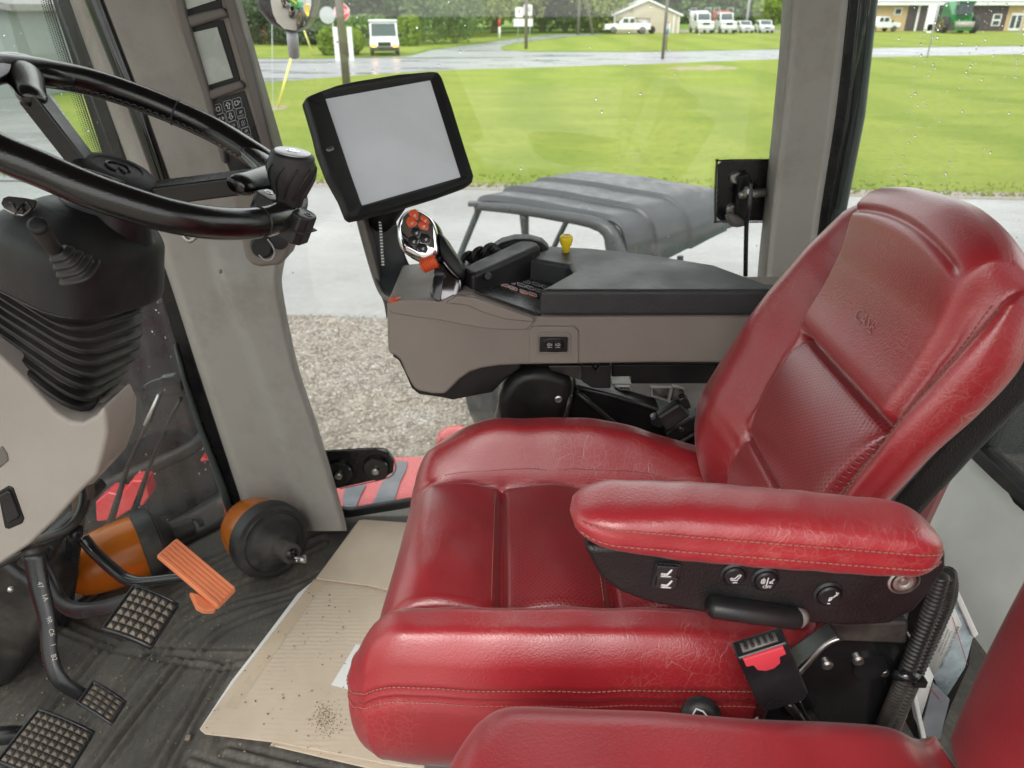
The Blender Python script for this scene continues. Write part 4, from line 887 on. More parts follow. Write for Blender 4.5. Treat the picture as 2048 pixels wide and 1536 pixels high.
v, f = tube([V(1.075, 1.465, -.93), V(1.075, 1.465, .5)], .028, 12); tag(obj('corner_post', v, f, M['utv_post']), 'dark rear corner post of the cab behind the driver seat', 'pillar')
vs, fs, c = [], [], 0
for k in range(3):
    for y_ in np.arange(.9, 1.43, .0042):
        r = .0016*(1-.25*k); o = V(1.066, y_+(k % 2)*.002, -.878+.005*k); vs += [o+V(0, r*math.cos(a), r*math.sin(a)) for a in np.linspace(0, 6.283, 7)[:-1]]; fs.append(list(range(c, c+6))); c += 6
obj('ceramic_dots', np.array(vs), fs, M['frit'], rw, smooth=False, kind='stuff')
# ---- windscreen, curved in plan
ws = thing('windscreen', 'curved rain-wet windscreen left of the front pillar', 'window', V(-.95, .8, FZ))
R = [[V(x-.055*(1-k/6.), y, FZ+.01+1.6*k/6.) if 0 else V(x-.045*(k/6.), y, FZ+.01+1.6*k/6.) for x, y, _ in plan] for k in range(7)]
v, f = grid(R); o = obj('pane', v, f, M['glass_wet'], ws); 
px_prism('frit_band', [(98, -20), (118, -20), (137, 0), (256, 331), (335, 555), (397, 745), (482, 1000), (500, 1060), (478, 1060), (455, 985), (372, 760), (312, 560), (212, 331), (105, 0)], 1.445, .004, 'frit', ws, 0)
dots('ceramic_dots', [(99, -10), (108, 25), (170, 215), (222, 365)], 1.444, 5, .0022, 5, (-4.5, 1), ws)
dots('ceramic_dots', [(432, 870), (455, 950), (480, 1030)], 1.444, 4.2, .0018, 4, (-4, .6), ws)
# rain on the panes
def drops(name, fn, n, r0, r1, parent, seed, nrm):
    rr = random.Random(seed); F = frame(nrm); parts = []
    for k in range(n):
        o = fn(rr); r = r0*(r1/r0)**(rr.random()**2.2); st = rr.uniform(1, 1.5)
        v = []; 
        for (a, h) in ((1, 0), (.8, .35), (.42, .6)):
            for q in range(7): t = 6.283*q/7; v.append(o+F[0]*r*a*math.cos(t)+F[1]*r*a*math.sin(t)*st+F[2]*r*h)
        v.append(o+F[2]*r*.66); f = [[i*7+q, i*7+(q+1) % 7, (i+1)*7+(q+1) % 7, (i+1)*7+q] for i in range(2) for q in range(7)]+[[14+q, 14+(q+1) % 7, 21] for q in range(7)]+[list(range(7))[::-1]]
        parts.append((v, f))
    v, f = join(parts); return obj(name, v, f, M['drop'], parent, kind='stuff')
drops('rain_drops', lambda r: V(r.uniform(-.55, .55), 1.469, r.triangular(-.85, .35, .0)), 330, .0006, .0024, sw, 1, V(0, 1, 0))
def streakpos(r):
    c = r.choice([.735, .752, .765, .80, .835, .845, .87, .90, .915, .925, .98, 1.02]); 
    return V(c+r.gauss(0, .004), 1.469, r.triangular(-.35, .25, .06))
drops('rain_streak_drops', streakpos, 620, .0007, .0023, rq, 2, V(0, 1, 0))
drops('rain_drops', lambda r: V(r.uniform(.66, 1.05), 1.469, r.uniform(-.5, .4)), 160, .0006, .002, rq, 3, V(0, 1, 0))
drops('rain_drops', lambda r: V(1.077, r.uniform(1.0, 1.43), r.uniform(-.88, -.3)), 260, .0008, .003, rw, 4, V(1, 0, 0))
def wsp(r):
    i = r.uniform(0, len(plan)*.75); a = plan[int(i)]; b = plan[min(int(i)+1, len(plan)-1)]; q = a+(b-a)*(i-int(i)); z = r.uniform(-1.05, .4); return V(q[0]-.045*(z-FZ)/1.6-.003, q[1]+.002, z)
drops('rain_drops', wsp, 700, .0008, .0026, ws, 5, V(-.8, .5, 0))
# ---- black grab rail in front of the front pillar
v, f = tube([A(170, -60, Y=1.27), A(188, 0, Y=1.27), A(272, 215, Y=1.27), A(328, 372, Y=1.27), A(350, 440, Y=1.27)], .0135, 18); tag(obj('grab_rail', v, f, M['black_gloss'], smooth=True), 'slim black grab rail slanting in front of the front pillar', 'rail')
# ---- left side of the cab, beside and behind the open door (they shade the floor)
lpz = [V(-1.06, -.12, FZ), V(-.93, -.12, FZ), V(-.93, .0, FZ), V(-1.06, .0, FZ)]; v, f = prism(lpz, V(0, 0, 1.62)); tag(obj('front_pillar', v, f, M['pillar_trim'], bevel=.02), 'left front cab pillar at the open door, outside the view', 'pillar')
lpz = [V(.92, -.14, FZ), V(1.09, -.14, FZ), V(1.09, -.02, FZ), V(.92, -.02, FZ)]; v, f = prism(lpz, V(0, 0, 1.62)); tag(obj('rear_pillar', v, f, M['pillar_trim'], bevel=.02), 'left rear cab pillar at the open door, outside the view', 'pillar')
v, f = prism([V(.55, -.11, FZ-.3), V(1.09, -.11, FZ-.3), V(1.09, -.11, -.55), V(.92, -.11, -.55), V(.62, -.11, -.80)], V(0, .06, 0)); tag(obj('door_side_panel', v, f, M['taupe'], bevel=.01), 'taupe lower side panel beside the instructor seat, outside the view', 'trim panel')
# ---- what lies outside: red deck with grip strips, muffler, wiper arms, mirror
dk = thing('side_deck', 'red outer step deck with grey grip strips below the side window', 'step', V(-.2, 1.75, -1.17))
pts = poly([(620, 1040), (640, 940), (790, 914), (900, 912), (1100, 905), (1100, 1010), (800, 1040)], Z=-1.15); v, f = prism(pts, V(0, 0, -.03)); obj('deck', v, f, M['red_paint'], dk, bevel=.004)
for q in ([(795, 922), (816, 925), (812, 942), (800, 965), (788, 1006), (745, 1010), (765, 965), (778, 955), (790, 940)], [(690, 978), (733, 970), (722, 990), (712, 1016), (690, 1018), (686, 1000)]):
    v, f = prism(poly(q, Z=-1.148), V(0, 0, .003)); obj('grip_strip', v, f, M['grip'], dk, smooth=False)
c = A(912, 886, Z=-1.10); v, f = lathe([(.0, -.05), (.05, -.045), (.06, 0), (.05, .03), (.02, .045), (.0, .048)], c, V(0, 0, 1), 20); obj('lamp_bump', v, f, M['red_paint'], dk)
eb = thing('engine_housing', 'big black engine and exhaust housing seen through the lower windscreen', 'engine housing', V(-1.3, 2.0, -2.0))
def X_in(px, py, Y): return A(px, py, Y=Y)
v, f = prism([V(-1.0, 1.75, -.62), V(-.74, 1.75, -.62), V(-.68, 1.75, -1.0), V(-.68, 1.75, -1.9), V(-1.75, 1.75, -1.9), V(-1.75, 1.75, -.85)], V(0, .22, 0)); obj('shroud', v, f, M['black_sat'], eb, bevel=.04)
v, f = tube([V(-1.15, 1.95, -.9), V(-1.15, 1.95, -.62), V(-1.15, 1.95, -.56)], [.12, .12, .08], 20); obj('muffler', v, f, M['black_dusty'], eb)
v, f = tube([V(-1.3, 1.7, -1.25), V(-1.0, 1.70, -1.12), V(-.8, 1.70, -1.0), V(-.72, 1.7, -.75)], .02, 10, sm=4); obj('hose', v, f, M['black_rub'], eb)
v, f = tube([V(-1.5, 1.70, -1.45), V(-1.1, 1.70, -1.40), V(-.75, 1.70, -1.2)], .035, 12, sm=4); obj('pipe', v, f, M['black_dusty'], eb)
rh = thing('red_bodywork', 'red bodywork panels glimpsed through the wet lower windscreen', 'body panel', V(-.9, 1.65, -1.35))
for q, Y in (([(424, 868), (441, 872), (470, 960), (505, 1060), (470, 1075), (452, 1040), (432, 960), (415, 925), (398, 925), (403, 915), (425, 925)], 1.66), ([(190, 1005), (215, 985), (240, 990), (262, 962), (290, 962), (298, 995), (286, 1012), (262, 1020), (230, 1040), (192, 1045)], 1.58)):
    px_prism('panel', q, Y, .05, 'red_paint', rh, .006)
hood = thing('tractor_bonnet', 'long red tractor bonnet ahead of the windscreen', 'bonnet', V(-2.2, .75, -1.4))
v, f = prism([V(-1.25, .45, -1.25), V(-1.25, 1.05, -1.25), V(-1.25, 1.05, -.74), V(-1.25, .95, -.66), V(-1.25, .55, -.66), V(-1.25, .45, -.74)], V(-2.0, 0, -.12)); obj('cover', v, f, M['red_paint'], hood, bevel=.05)
wp = thing('wiper', 'pair of thin black windscreen wiper arms with a washer hose, outside the glass', 'wiper', A(330, 780, Y=1.33))
def g3(x, y, Y=1.42): return A(x, y, Y=Y)
for q, r in (([(322, 785), (300, 840), (255, 935), (210, 1080)], .005), ([(362, 795), (345, 830), (300, 930), (262, 1040)], .0045)):
    v, f = tube([g3(*p) for p in q], [r*.8, r, r, r*2.0], 8); obj('arm', v, f, M['black_sat'], wp)
v, f = tube([g3(*p) for p in ((318, 790), (300, 832), (290, 850))], [.004, .006, .004], 8); obj('joint', v, f, M['steel'], wp)
v, f = tube([g3(*p) for p in ((325, 757), (300, 765), (283, 780), (285, 805), (303, 830), (303, 845))], .0022, 6, sm=5); obj('washer_hose', v, f, M['black_gloss'], wp)
px_prism('bracket', [(318, 757), (345, 752), (362, 765), (365, 782), (350, 792), (325, 792)], 1.425, .02, 'black_dusty', wp, .003)
v, f = tube([g3(350, 690), g3(368, 760), g3(398, 850), g3(445, 975), g3(462, 1030)], [.003, .005, .006, .009, .009], 8); obj('blade', v, f, M['utv_post'], wp)
mi = thing('wing_mirror', 'black-framed wing mirror outside the side window, top of view', 'mirror', A(570, 20, Y=2.2))
mo = [(508, -60), (506, 0), (512, 22), (535, 48), (560, 60), (588, 64), (606, 55), (617, 36), (624, 10), (626, -60)]
px_prism('housing', mo, 2.21, .12, 'black_sat', mi, .03, seg=4)
mg = [(538, -60), (536, 0), (540, 24), (548, 42), (562, 55), (585, 59), (603, 50), (611, 34), (618, 8), (620, -60)]
mn = unit(V(.766, -.602, -.227)); mc = A(578, 20, Y=2.17); pm = np.array([AP(x, y, mc, mn) for x, y in mg]); md = unit(ray(578, 30)); mr_ = md-2*np.dot(md, mn)*mn; mhit = SC*mc+mr_*((-2.95-SC*mc[2])/mr_[2])
# tilt so that it looks back along the yard
cen = pm.mean(0); rings_ = []; Rc = .42
for k in range(13):
    s_ = k/12; q_ = cen+(pm-cen)*s_; rings_.append(q_+mn*((.0+np.linalg.norm(pm-cen, axis=1).max()**2-np.linalg.norm(q_-cen, axis=1)**2)/(2*Rc))[:, None])
v, f = loft([list(r) for r in rings_[1:]], cap=False); f.append(list(range(len(pm)))); o = obj('mirror_glass', v, f, M['mirror'], mi)
v, f = tube([A(584, 64, Y=2.25), A(588, 110, Y=2.30)], .016, 10); obj('stay', v, f, M['galv'], mi)
# ---- rear lower trim
tr = thing('rear_trim', 'pale grey padded trim panel below the rear window', 'trim panel', V(1.0, .9, FZ))
R = []
for Yk in np.linspace(.25, 1.46, 26):
    row = []
    for (x, z) in crom(np.array([(1.058, -.915, 0), (1.02, -.93, 0), (.965, -.985, 0), (.925, -1.04, 0), (.90, -1.12, 0)]), 6)[:, :2]: row.append(V(x-.02*math.exp(-((Yk-1.25)/.06)**2), Yk, z))
    R.append(row)
v, f = grid(R); obj('panel', v, f, M['pale_grey'], tr)
v, f = prism([V(.92, .25, -1.15), V(1.07, .25, -1.15), V(1.07, .25, -.93)], V(0, 1.2, 0)); obj('backing', v, f, M['black_pl'], tr)
# ================================================================= SEATS
def sm(x, a, b): t = np.clip((x-a)/(b-a), 0, 1); return t*t*(3-2*t)
def gauss(x, w): return np.exp(-(x/w)**2)
class Pillow:
    """padded shape: outline of four side curves in the plane (e1,e2) at O, height along e3"""
    def __init__(s, O, E, sides, R, drop, hf, wall, N=(200, 160)):
        s.O = np.asarray(O, float); s.E = np.asarray(E, float); s.hf = hf
        b, r, t, l = [crom(np.array([(x, y, 0) for x, y in q], float), 12)[:, :2] for q in sides]   # bottom L>R, right B>T, top L>R, left B>T
        def rs(c, n):
            d = np.r_[0, np.cumsum(np.linalg.norm(np.diff(c, axis=0), axis=1))]; u = np.linspace(0, d[-1], n); return np.c_[np.interp(u, d, c[:, 0]), np.interp(u, d, c[:, 1])]
        n, m = N; b, t, l, r = rs(b, n), rs(t, n), rs(l, m), rs(r, m)
        S, T = np.meshgrid(np.linspace(0, 1, n), np.linspace(0, 1, m), indexing='ij'); S1, T1 = S[..., None], T[..., None]
        P = (1-T1)*b[:, None]+T1*t[:, None]+(1-S1)*l[None]+S1*r[None]-((1-S1)*(1-T1)*b[0]+S1*(1-T1)*b[-1]+(1-S1)*T1*t[0]+S1*T1*t[-1])
        W = np.ptp(P[..., 0]); Hh = np.ptp(P[..., 1])
        ids0 = [i*m for i in range(n)]+[(n-1)*m+j for j in range(1, m)]+[i*m+m-1 for i in range(n-2, -1, -1)]+[j for j in range(m-2, 0, -1)]
        PL = P.reshape(-1, 2); LP = PL[ids0]; A_, B_ = LP, np.roll(LP, -1, 0); e_ = B_-A_; ee = (e_**2).sum(1)+1e-12; dist = np.empty(len(PL))
        for c0 in range(0, len(PL), 2000):
            q = PL[c0:c0+2000, None]-A_[None]; tt = np.clip((q*e_[None]).sum(-1)/ee[None], 0, 1); dist[c0:c0+2000] = np.sqrt(((q-tt[..., None]*e_[None])**2).sum(-1)).min(1)
        rr = np.clip(1-dist.reshape(n, m)/R, 0, 1)
        dr = drop*(1-np.sqrt(np.clip(1-rr**2, 0, 1)))
        # where the corner rounds off inside the square, pull the rim in
        h = hf(P[..., 0], P[..., 1])-dr
        X = s.O+P[..., :1]*s.E[0]+P[..., 1:]*s.E[1]+h[..., None]*s.E[2]
        vs, fs = grid(X); uv = P.reshape(-1, 2)
        ids = [i*m for i in range(n)]+[(n-1)*m+j for j in range(1, m)]+[i*m+m-1 for i in range(n-2, -1, -1)]+[j for j in range(m-2, 0, -1)]
        loop = P.reshape(-1, 2)[ids]; hl = h.reshape(-1)[ids]; K = len(ids)
        sm_ = loop.copy()
        tg = np.roll(sm_, -3, 0)-np.roll(sm_, 3, 0); tg /= np.linalg.norm(tg, axis=1)[:, None]+1e-9; nr = np.c_[tg[:, 1], -tg[:, 0]]
        for _ in range(10): nr = (np.roll(nr, 1, 0)+nr*2+np.roll(nr, -1, 0)); nr /= np.linalg.norm(nr, axis=1)[:, None]
        allv = [vs]; prev = ids; base = len(vs); uvs = [uv]
        for k, w in enumerate(wall):
            out, dn, ab = w(loop, hl) if callable(w) else (w[0], w[1], None)
            q = loop+nr*(out[:, None] if isinstance(out, np.ndarray) else out); z = hl-dn if ab is None else ab
            allv.append(s.O+q[:, :1]*s.E[0]+q[:, 1:]*s.E[1]+np.asarray(z)[:, None]*s.E[2]); uvs.append(q)
            cur = list(range(base, base+K)); base += K
            fs += [[prev[i], cur[i], cur[(i+1) % K], prev[(i+1) % K]] for i in range(K)]; prev = cur
        fs.append(prev[::-1]); s.v = np.vstack(allv); s.f = fs; s.uv = np.vstack(uvs)*1.17; s.P = P; s.h = h; s.nm = (n, m)
        s.loop = loop; s.nr = nr; s.hl = hl
    def facemat(s, fn):
        n, m = s.nm; c = s.P[:-1, :-1]; k = np.zeros(len(s.f), int); k[:(n-1)*(m-1)] = fn(c[..., 0], c[..., 1]).ravel().astype(int); return k
    def at(s, a, b):
        d = (s.P[..., 0]-a)**2+(s.P[..., 1]-b)**2; i = np.unravel_index(np.argmin(d), d.shape); return s.O+a*s.E[0]+b*s.E[1]+s.h[i]*s.E[2]
def stitches(path, parent, nrm, name='stitching', step=.0052, ln=.0034, r=.0007, m='thread', lift=.0006):
    p = crom(np.array(path, float), 10) if len(path) > 2 else np.array(path, float); d = np.r_[0, np.cumsum(np.linalg.norm(np.diff(p, axis=0), axis=1))]
    vs, fs, c = [], [], 0; nrm = unit(nrm)
    for s0 in np.arange(step/2, d[-1]-ln, step):
        a = V(*[np.interp(s0, d, p[:, k]) for k in range(3)]); b = V(*[np.interp(s0+ln, d, p[:, k]) for k in range(3)]); t = unit(b-a); w = np.cross(t, nrm); w = unit(w)
        n2 = np.cross(w, t)
        for q in (a, b):
            for k in range(4): an = math.pi*(k+.5)/2; vs.append(q+nrm*lift+w*r*math.cos(an)+n2*r*math.sin(an))
        fs += [[c+k, c+(k+1) % 4, c+4+(k+1) % 4, c+4+k] for k in range(4)]+[[c, c+3, c+2, c+1], [c+4, c+5, c+6, c+7]]; c += 8
    return obj(name, np.array(vs), fs, M[m], parent, smooth=False, kind='stuff')
seat = thing('driver_seat', 'red leather driver seat with cracked bolsters, steering-wheel side of the cab', 'seat', V(.12, .77, FZ))
# --- cushion: plane z=0 at -.62, a = X (front negative), b = Y
BN, BF = .548, .985
sides = [
 [(-.156, BN+.014), (-.10, BN+.004), (.05, BN), (.25, BN+.004), (.42, BN+.01)],                          # near side, front > back
 [(.42, BN+.01), (.43, .77), (.42, BF)],                                                                # back
 [(-.125, BF-.020), (-.06, BF+.0), (.08, BF+.008), (.25, BF+.004), (.42, BF)],                            # far side
 [(-.156, BN+.014), (-.178, BN+.040), (-.174, .63), (-.155, .77), (-.150, .90), (-.142, .955), (-.125, BF-.020)]]   # front
def ch(a, b):
    # bolsters
    farc = .066*sm(a, -.20, -.02)*(1-sm(a, .10, .34)*.85)+.012
    nearc = .047-.020*sm(a, .12, .40)
    z = farc*sm(b, .885, .945)*(1-.35*sm(b, .965, 1.0))+nearc*(1-sm(b, .600, .655))*(1-.30*(1-sm(b, .548, .575)))
    mid = sm(b, .635, .66)*(1-sm(b, .885, .905))
    z += mid*(.014*np.exp(-((a+.085)/.060)**2)+.010*np.exp(-((a-.05)/.05)**2)+.012*np.exp(-((a-.20)/.07)**2))
    z += mid*.010*np.cos((b-.77)/.115*1.4)
    gx1, gx2 = -.014-.012*(b-.77), .117-.005*(b-.77)
    z -= mid*(.016*gauss(a-gx1, .0055)+.014*gauss(a-gx2, .0055))+mid*.006*(gauss(a-gx1, .02)+gauss(a-gx2, .02))
    z -= .012*gauss(b-.898+.02*np.exp(-((a+.16)/.04)**2), .0045)*(1-0*a)+.012*gauss(b-.643, .0045)
    z -= .05*np.clip((-.11-a)/.06, 0, 1)**2                     # waterfall front
    # slack and dents in the worn leather
    z += .0007*np.sin(a*61+b*23)*np.sin(b*47+1)+.0004*np.sin(a*97+2+np.sin(b*60))
    z += mid*.003*np.exp(-((a+.10)/.02)**2-((b-.70)/.03)**2)
    return z
def wz(frac, inset):
    def w(loop, hl):
        z = hl*(1-frac)+(-.165)*frac; return -inset*np.ones(len(loop)), 0, z
    return w
cw = [lambda L, h: (np.full(len(L), .003), 0, h-.007), lambda L, h: (np.full(len(L), .0042), 0, h-.014), lambda L, h: (np.full(len(L), .0010), 0, h-.0185), lambda L, h: (np.full(len(L), .0046), 0, h-.0225),
      lambda L, h: (np.full(len(L), .0046), 0, h-.0265), lambda L, h: (np.full(len(L), .0012), 0, h-.0295), lambda L, h: (np.full(len(L), .0050), 0, h-.034), lambda L, h: (np.full(len(L), .0066), 0, h-.050)]
cw += [(lambda k: (lambda L, h: (.0066-.030*(k/8)**3+.003*np.sin(L[:, 0]*55+k*.6)*(k/8)*(L[:, 0] > .0), 0, (h-.050)*(1-k/8)+(-.168)*(k/8))))(k) for k in range(1, 9)]
cw += [lambda L, h: (np.full(len(L), -.045), 0, h*0-.176)]
cp = Pillow(V(0, 0, -.622), np.eye(3), sides, .032, .028, ch, cw, (270, 210))
fm = cp.facemat(lambda a, b: (b > .645)&(b < .893)&(a > -.012))
cush = obj('seat_cushion', cp.v, cp.f, M['leather'], seat, mats=[M['leather_perf']], fm=fm, uv=cp.uv)
# stitched seams round the near side and front of the cushion
L = cp.loop; K = len(L); nn = cp.nm[0]
def wallpath(i0, i1, out, dz, st=3):
    idx = [i % K for i in range(i0, i1, st)]; return [cp.O+V(*(L[i]+cp.nr[i]*out), cp.hl[i]-dz) for i in idx]
i1 = nn-60
ring = wallpath(-200, i1, .0046, .0135); ring2 = wallpath(-200, i1, .0056, .0345)
def wallstitch(path, name='stitching'):
    p = np.array(path); vs, fs, c = [], [], 0; q = crom(p, 6); d = np.r_[0, np.cumsum(np.linalg.norm(np.diff(q, axis=0), axis=1))]
    parts = []
    for s0 in np.arange(.002, d[-1]-.004, .0052):
        a = V(*[np.interp(s0, d, q[:, k]) for k in range(3)]); b = V(*[np.interp(s0+.0036, d, q[:, k]) for k in range(3)]); parts.append(tube([a, b], .0007, 4))
    v, f = join(parts); return obj(name, v, f, M['thread'], cush, smooth=False, kind='stuff')
wallstitch(ring); wallstitch(ring2)
for a_ in (-.020, .111): stitches([cp.at(a_-.004, b) for b in np.linspace(.66, .88, 12)], cush, V(0, 0, 1))
stitches([cp.at(a, .907) for a in np.linspace(-.10, .30, 16)], cush, V(0, 0, 1))
# --- backrest
lean = math.radians(24.3); eu = V(math.sin(lean), 0, math.cos(lean)); ey = V(0, 1, 0); en = -V(math.cos(lean), 0, -math.sin(lean))
YC = .775
# in the plane: a = across (p = Y-YC), b = up; Pillow frame rows: e1 = -Y (so that e1 x e2 = en)
E = np.array([-ey, eu, en])
bs = [
 [(-.130, -.135), (-.07, -.158), (0, -.168), (.10, -.165), (.190, -.150)],
 [(.190, -.150), (.186, -.09), (.186, 0.0), (.190, .12), (.198, .22), (.198, .275), (.184, .322)],
 [(-.150, .318), (-.110, .350), (-.05, .368), (0, .375), (.07, .376), (.145, .357), (.184, .322)],
 [(-.130, -.135), (-.180, -.100), (-.203, -.045), (-.212, .03), (-.205, .12), (-.186, .22), (-.175, .275), (-.150, .318)]]
def bh(a, b):
    # a>0 is the near side
    sa, sb = .150+.0*b, -.078+.0*b
    nearseam = .160-.06*sm(b, .20, .34)*0; farseam = -.045-.035*sm(b, .0, .22)
    mid = sm(a, farseam-.012, farseam+.004)*(1-sm(a, nearseam-.004, nearseam+.012))
    wide = sm(a, farseam-.085, farseam+.004)*(1-sm(a, nearseam-.004, nearseam+.035))
    z = -.036*wide
    z += -.012*(1-mid)*np.clip((a-nearseam)/.06, 0, 1)**2-.016*(1-mid)*np.clip((farseam-a)/.13-.2, 0, 1)**2
    ht = .300-.9*(a-.04)**2                                        # lower edge of the head roll
    head = mid*sm(b, .165, .185)
    z += head*(.018+.020*sm(b, .20, .33))+.016*sm(b, .27, .35)
    z += mid*(1-sm(b, .15, .175))*.012*np.exp(-((b-.09)/.07)**2)+mid*.010*np.exp(-((b+.05)/.05)**2)
    for cb, dp in ((.172, .013), (.030, .010), (-.115, .010)):
        z -= mid*(dp*gauss(b-cb-.10*(a-.03)*0, .0045)+.005*gauss(b-cb, .018))
    z -= .011*gauss(a-nearseam, .0045)*(1-sm(b, .30, .345))+.011*gauss(a-farseam, .0045)*(1-sm(b, .30, .33))
    z -= .006*gauss(b-(.338-1.2*(a-.03)**2), .004)*sm(a, farseam-.01, farseam+.01)*(1-sm(a, nearseam-.03, nearseam-.008))
    z += (1-mid)*(.0006*np.sin(b*70+a*40)*np.sin(a*30+2))
    near = np.exp(-np.abs(a-farseam)/.03)*(a < farseam)+np.exp(-np.abs(a-nearseam)/.02)*(a > nearseam)
    z += near*.0011*np.sin(b*190+a*60+2*np.sin(b*33))*(.5+.5*np.sin(b*21+1))

    z -= 4.0*np.clip(.03-b, 0, .16)**2+.014*sm(b, .12, .36)
    return z
bw = [(.0012, .004), (.0015, .010), (.0005, .018), (-.002, .025), (-.006, .030), (-.014, .034), (-.03, .035)]
bk = Pillow(V(.256, YC, -.50), E, bs, .055, .034, bh, bw, (230, 280))
fmb = bk.facemat(lambda a, b: (a > -.043-.035*sm(b, .0, .22))&(a < .158)&(b < .171)&(b > -.16))
back = obj('backrest', bk.v, bk.f, M['leather'], seat, mats=[M['leather_perf']], fm=fmb, uv=bk.uv)
for off in (.168, .177): stitches([bk.at(off, b) for b in np.linspace(-.13, .315, 30)], back, en)
stitches([bk.at(a, .180) for a in np.linspace(-.07, .145, 10)], back, en)
# embossed rectangle with lettering on the head panel
tv, tf = text_mesh('CASE', .020); o_ = bk.at(.045, .235)
obj('embossing', place2(tv, o_+en*.0012, np.array([-ey, eu, en])), tf, M['leather_smooth'], back, smooth=False)
# --- hard shell and black quilted cover behind the backrest
def side_prism(name, px, Y0, Y1, m, parent, bevel=.01, **k):
    v, f = prism(poly(px, Y=Y0), V(0, Y1-Y0, 0)); return obj(name, v, f, M[m], parent, bevel=bevel, **k)
def back_layer(name, d0, d1, b0, b1, Y0, Y1, m, bv):
    base_ = V(.256, 0, -.50); q = []
    for b in np.linspace(b0, b1, 9): q.append(base_+eu*b-en*(d0-4.0*0+.014*float(sm(b, .12, .36))+4.0*max(0, min(.16, .03-b))**2))
    for b in np.linspace(b1, b0, 9): q.append(base_+eu*b-en*(d1+.014*float(sm(b, .12, .36))+4.0*max(0, min(.16, .03-b))**2))
    v, f = prism(np.array(q)+V(0, Y0, 0), V(0, Y1-Y0, 0)); return obj(name, v, f, M[m], seat, bevel=bv, seg=4)
back_layer('back_shell', .052, .085, -.20, .32, .600, .95, 'black_sat', .010)
back_layer('back_cover', .078, .135, -.26, .330, .612, .94, 'leather_black', .018)
# --- near armrest of the driver seat
YA = .448
def armpad():
    rings = []; X0, X1 = .046, .346
    top = lambda x: -.322-.060*max(0, x-.0)*.55+.0
    for k, t in enumerate(np.linspace(0, 1, 90)):
        x = X0+(X1-X0)*t; e = min(t, 1-t)*(X1-X0); rnd = .040 if t < .5 else .036
        q = math.sqrt(max(0, 1-max(0, 1-e/rnd)**2)); hz = .0212+.0035*math.sin(t*3.1); wy = .0330
        zc = -.358-.030*t; yc = YA+.0365
        ring = []
        for a in np.linspace(0, 2*math.pi, 64, endpoint=False):
            c, s = math.cos(a), math.sin(a); ex = .66
            hz2 = hz*(.80+.24*sm(t, 0, .35)); yy = wy*q**.8*np.sign(c)*abs(c)**ex; zz = hz2*q*np.sign(s)*abs(s)**ex
            # welt grooves on the side face
            g = 0
            for gz in (.0035, -.0035): g -= .0014*math.exp(-((zz-gz-.002)/.0013)**2)
            g += .0012*math.exp(-((zz-.002)/.0022)**2)
            ww = .0004*math.sin(t*43+a*3)*math.sin(t*17)
            rr_ = 1+ (g+ww)/wy
            ring.append(V(x, yc+yy*rr_, zc+zz*(1+ww/hz)+(.004 if s > 0 else 0)*c*0))
        rings.append(ring)
    return loft(rings)
v, f = armpad()
arm = obj('armrest', v, f, M['leather'], seat, label='near armrest pad with double stitched welt')
def armline(dz): 
    P_ = []
    for t in np.linspace(.02, .98, 46):
        x = .046+.300*t; e = min(t, 1-t)*.300; rnd = .040 if t < .5 else .036; q = math.sqrt(max(0, 1-max(0, 1-e/rnd)**2)); zz = dz*q
        hz = (.0212+.0035*math.sin(t*3.1))*(.80+.24*float(sm(t, 0, .35))); s = abs(zz/(hz*q)) if q else 0; s = min(s**(1/.66), 1); c = math.sqrt(1-s*s); P_.append(V(x, YA+.0365-.0330*q**.8*c**.66-.0009, -.358-.030*t+zz))
    return P_
for dz in (.0092, -.0052):
    parts = []; q = crom(np.array(armline(dz)), 6); d = np.r_[0, np.cumsum(np.linalg.norm(np.diff(q, axis=0), axis=1))]
    for s0 in np.arange(.002, d[-1]-.004, .0050):
        a = V(*[np.interp(s0, d, q[:, k]) for k in range(3)]); b = V(*[np.interp(s0+.0034, d, q[:, k]) for k in range(3)]); parts.append(tube([a, b], .00065, 4))
    v, f = join(parts); obj('stitching', v, f, M['thread'], arm, smooth=False, kind='stuff')
# switch panel below it
YP = .462
ap = side_prism('armrest_panel', [(1168, 1095), (1180, 1120), (1200, 1158), (1240, 1188), (1300, 1210), (1420, 1232), (1580, 1248), (1700, 1256), (1780, 1252), (1830, 1225), (1865, 1185), (1895, 1140), (1895, 1100), (1500, 1090)], YP, YP+.035, 'leather_black', seat, .006, seg=4)
FP = np.array([V(1, 0, 0), V(0, .0, 1), V(0, -1, 0)])
def on(x, y, d=0): return A(x, y, Y=YP)+V(0, -d, 0)
tl = math.radians(-4); FR = np.array([V(math.cos(tl), 0, math.sin(tl)), V(-math.sin(tl), 0, math.cos(tl)), V(0, -1, 0)])
v, f = plate(on(1332, 1150), FR, rrect(.0215, .0260, .003), -.002, .0025, .0012); fr_ = obj('switch_frame', v, f, M['cowl'], ap, bevel=0)
